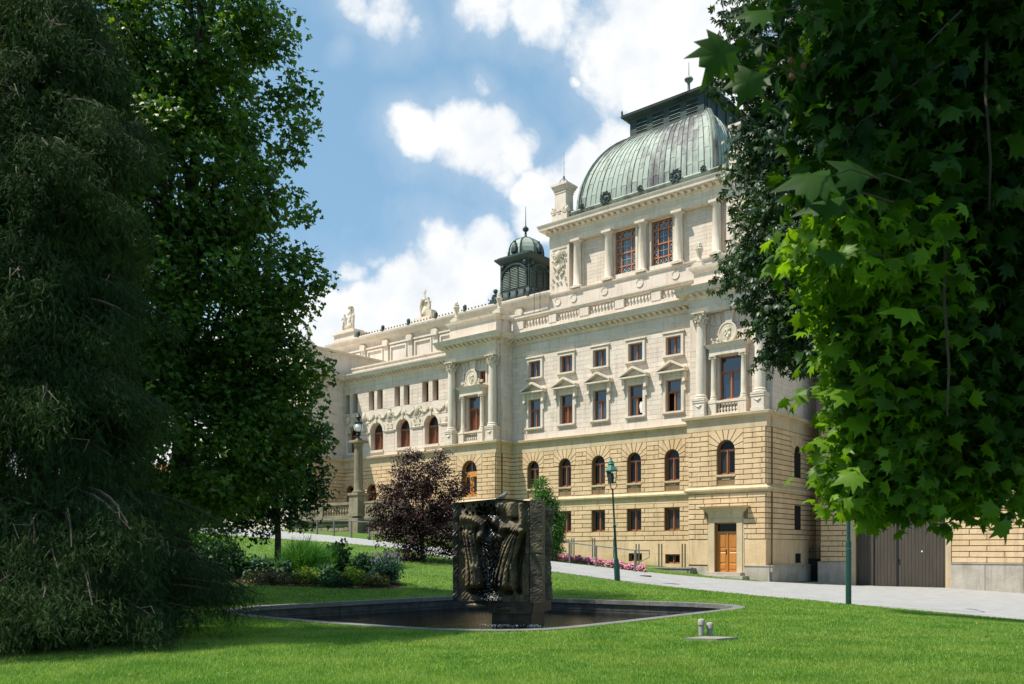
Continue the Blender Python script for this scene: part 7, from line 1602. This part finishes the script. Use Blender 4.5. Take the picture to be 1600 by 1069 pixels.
# fallen leaves
rq=np.random.default_rng(31); nf=70; Yf=rq.uniform(10.3,26,nf); Xf=(rq.random(nf)*1.2-.6)*Yf; okf=~inpoly(Xf,Yf,pout); Xf,Yf=Xf[okf],Yf[okf]; nf=len(Xf); Zf=tz(Xf,Yf)+EYE+.045
V,F=place(np.column_stack([Xf,Yf,Zf]),rq.normal(size=(nf,3))*np.array([1,1,.15]),rq.normal(size=(nf,3))*.3+np.array([0,0,1]),rq.uniform(.03,.06,nf),MAPLE_M); o=arr_obj('fallen_leaves',V,F,leaf('dry_leaf',(.16,.10,.03),(.30,.24,.06),.1)); tag(o,label='scattered dry fallen leaves lying on the lawn',cat='leaves',kind='stuff')
# --- distant things seen through the left trees
def far_tree(x,y,Y,rpx,label,seed):
    X,_,z=wp(x,y,Y); g_=gz(X,Y); r_=rpx/1361*Y; o=empty('distant_tree',(X,Y,g_),label=label,cat='tree',group='distant trees behind the park'); foliage('crown',[(X,Y,z,r_,r_,r_*.9,1),(X+r_*.5,Y,z-r_*.3,r_*.7,r_*.7,r_*.7,.7),(X-r_*.6,Y,z-r_*.2,r_*.7,r_*.7,r_*.7,.7)],3500,.6,OVAL,LG,o,seed,clump=12,cr=.5,shell=.4); m=MB(); m.tube([(X,Y,g_-.3),(X,Y,z)],[.4,.15],8); m.build('trunk',BARKD,o,True)
far_tree(300,790,110,40,'distant tree glimpsed through the left foliage, nearest the pale house',61); far_tree(350,800,120,34,'distant tree seen low between the left trunks above the path',62); far_tree(120,800,100,60,'distant tree far left almost hidden by the weeping conifer',63); far_tree(200,810,95,36,'distant tree left of the pale house, hidden by the weeping conifer',64)
X,_,z=wp(262,800,130); g_=gz(X,130); H_=empty('distant_house',(X,130,g_),label='pale bluish white house glimpsed through the dark branches at left',cat='house')
PW=plain('pale_render',(.62,.68,.72),.8); m=MB(); m.box(X-6,X+6,130,140,g_-.5,g_+8); m.build('wall',PW,H_); m=MB(); m.add([(X-6.4,129.6,g_+8),(X+6.4,129.6,g_+8),(X+6.4,140.4,g_+8),(X-6.4,140.4,g_+8),(X-6.4,135,g_+11),(X+6.4,135,g_+11)],[(0,1,5,4),(2,3,4,5),(1,2,5),(3,0,4)]); m.build('roof',plain('red_tiles',(.25,.08,.05),.8),H_)
for k in range(8): m=MB(); x0=X-5+(k%4)*2.7; z0=g_+1.5+(k//4)*3.2; m.box(x0,x0+1.1,129.95,130.1,z0,z0+1.6); m.build('window',GLASSD,H_)
# belt of trees right round behind, so that no bare horizon shows
r=np.random.default_rng(99); bl=[]
for k in range(46):
    a=rad(-75)+rad(150)*k/45; D_=r.uniform(170,210); X,Y=math.sin(a)*D_,math.cos(a)*D_
    if -20<X<200 and k>25: pass
    g_=-1; bl.append((X,Y,g_+r.uniform(2,4),9,9,r.uniform(4,6),1))
fo_=empty('far_wood',(0,190,-1)); f_,_c=foliage('far_wood',bl,26000,1.6,OVAL,LM2,None,98,clump=20,cr=1.2,shell=.3); f_.location=(0,0,EYE); bpy.data.objects.remove(fo_); tag(f_,label='far belt of dark trees on the horizon',cat='trees',kind='stuff')
# strip internal helper properties
for o in bpy.data.objects:
    for k in ('_org','_fr'):
        if k in o: del o[k]
S.render.engine='CYCLES'
S.cycles.max_bounces=6; S.cycles.diffuse_bounces=3; S.cycles.glossy_bounces=3; S.cycles.transmission_bounces=5; S.cycles.transparent_max_bounces=6; S.cycles.caustics_reflective=False; S.cycles.caustics_refractive=False
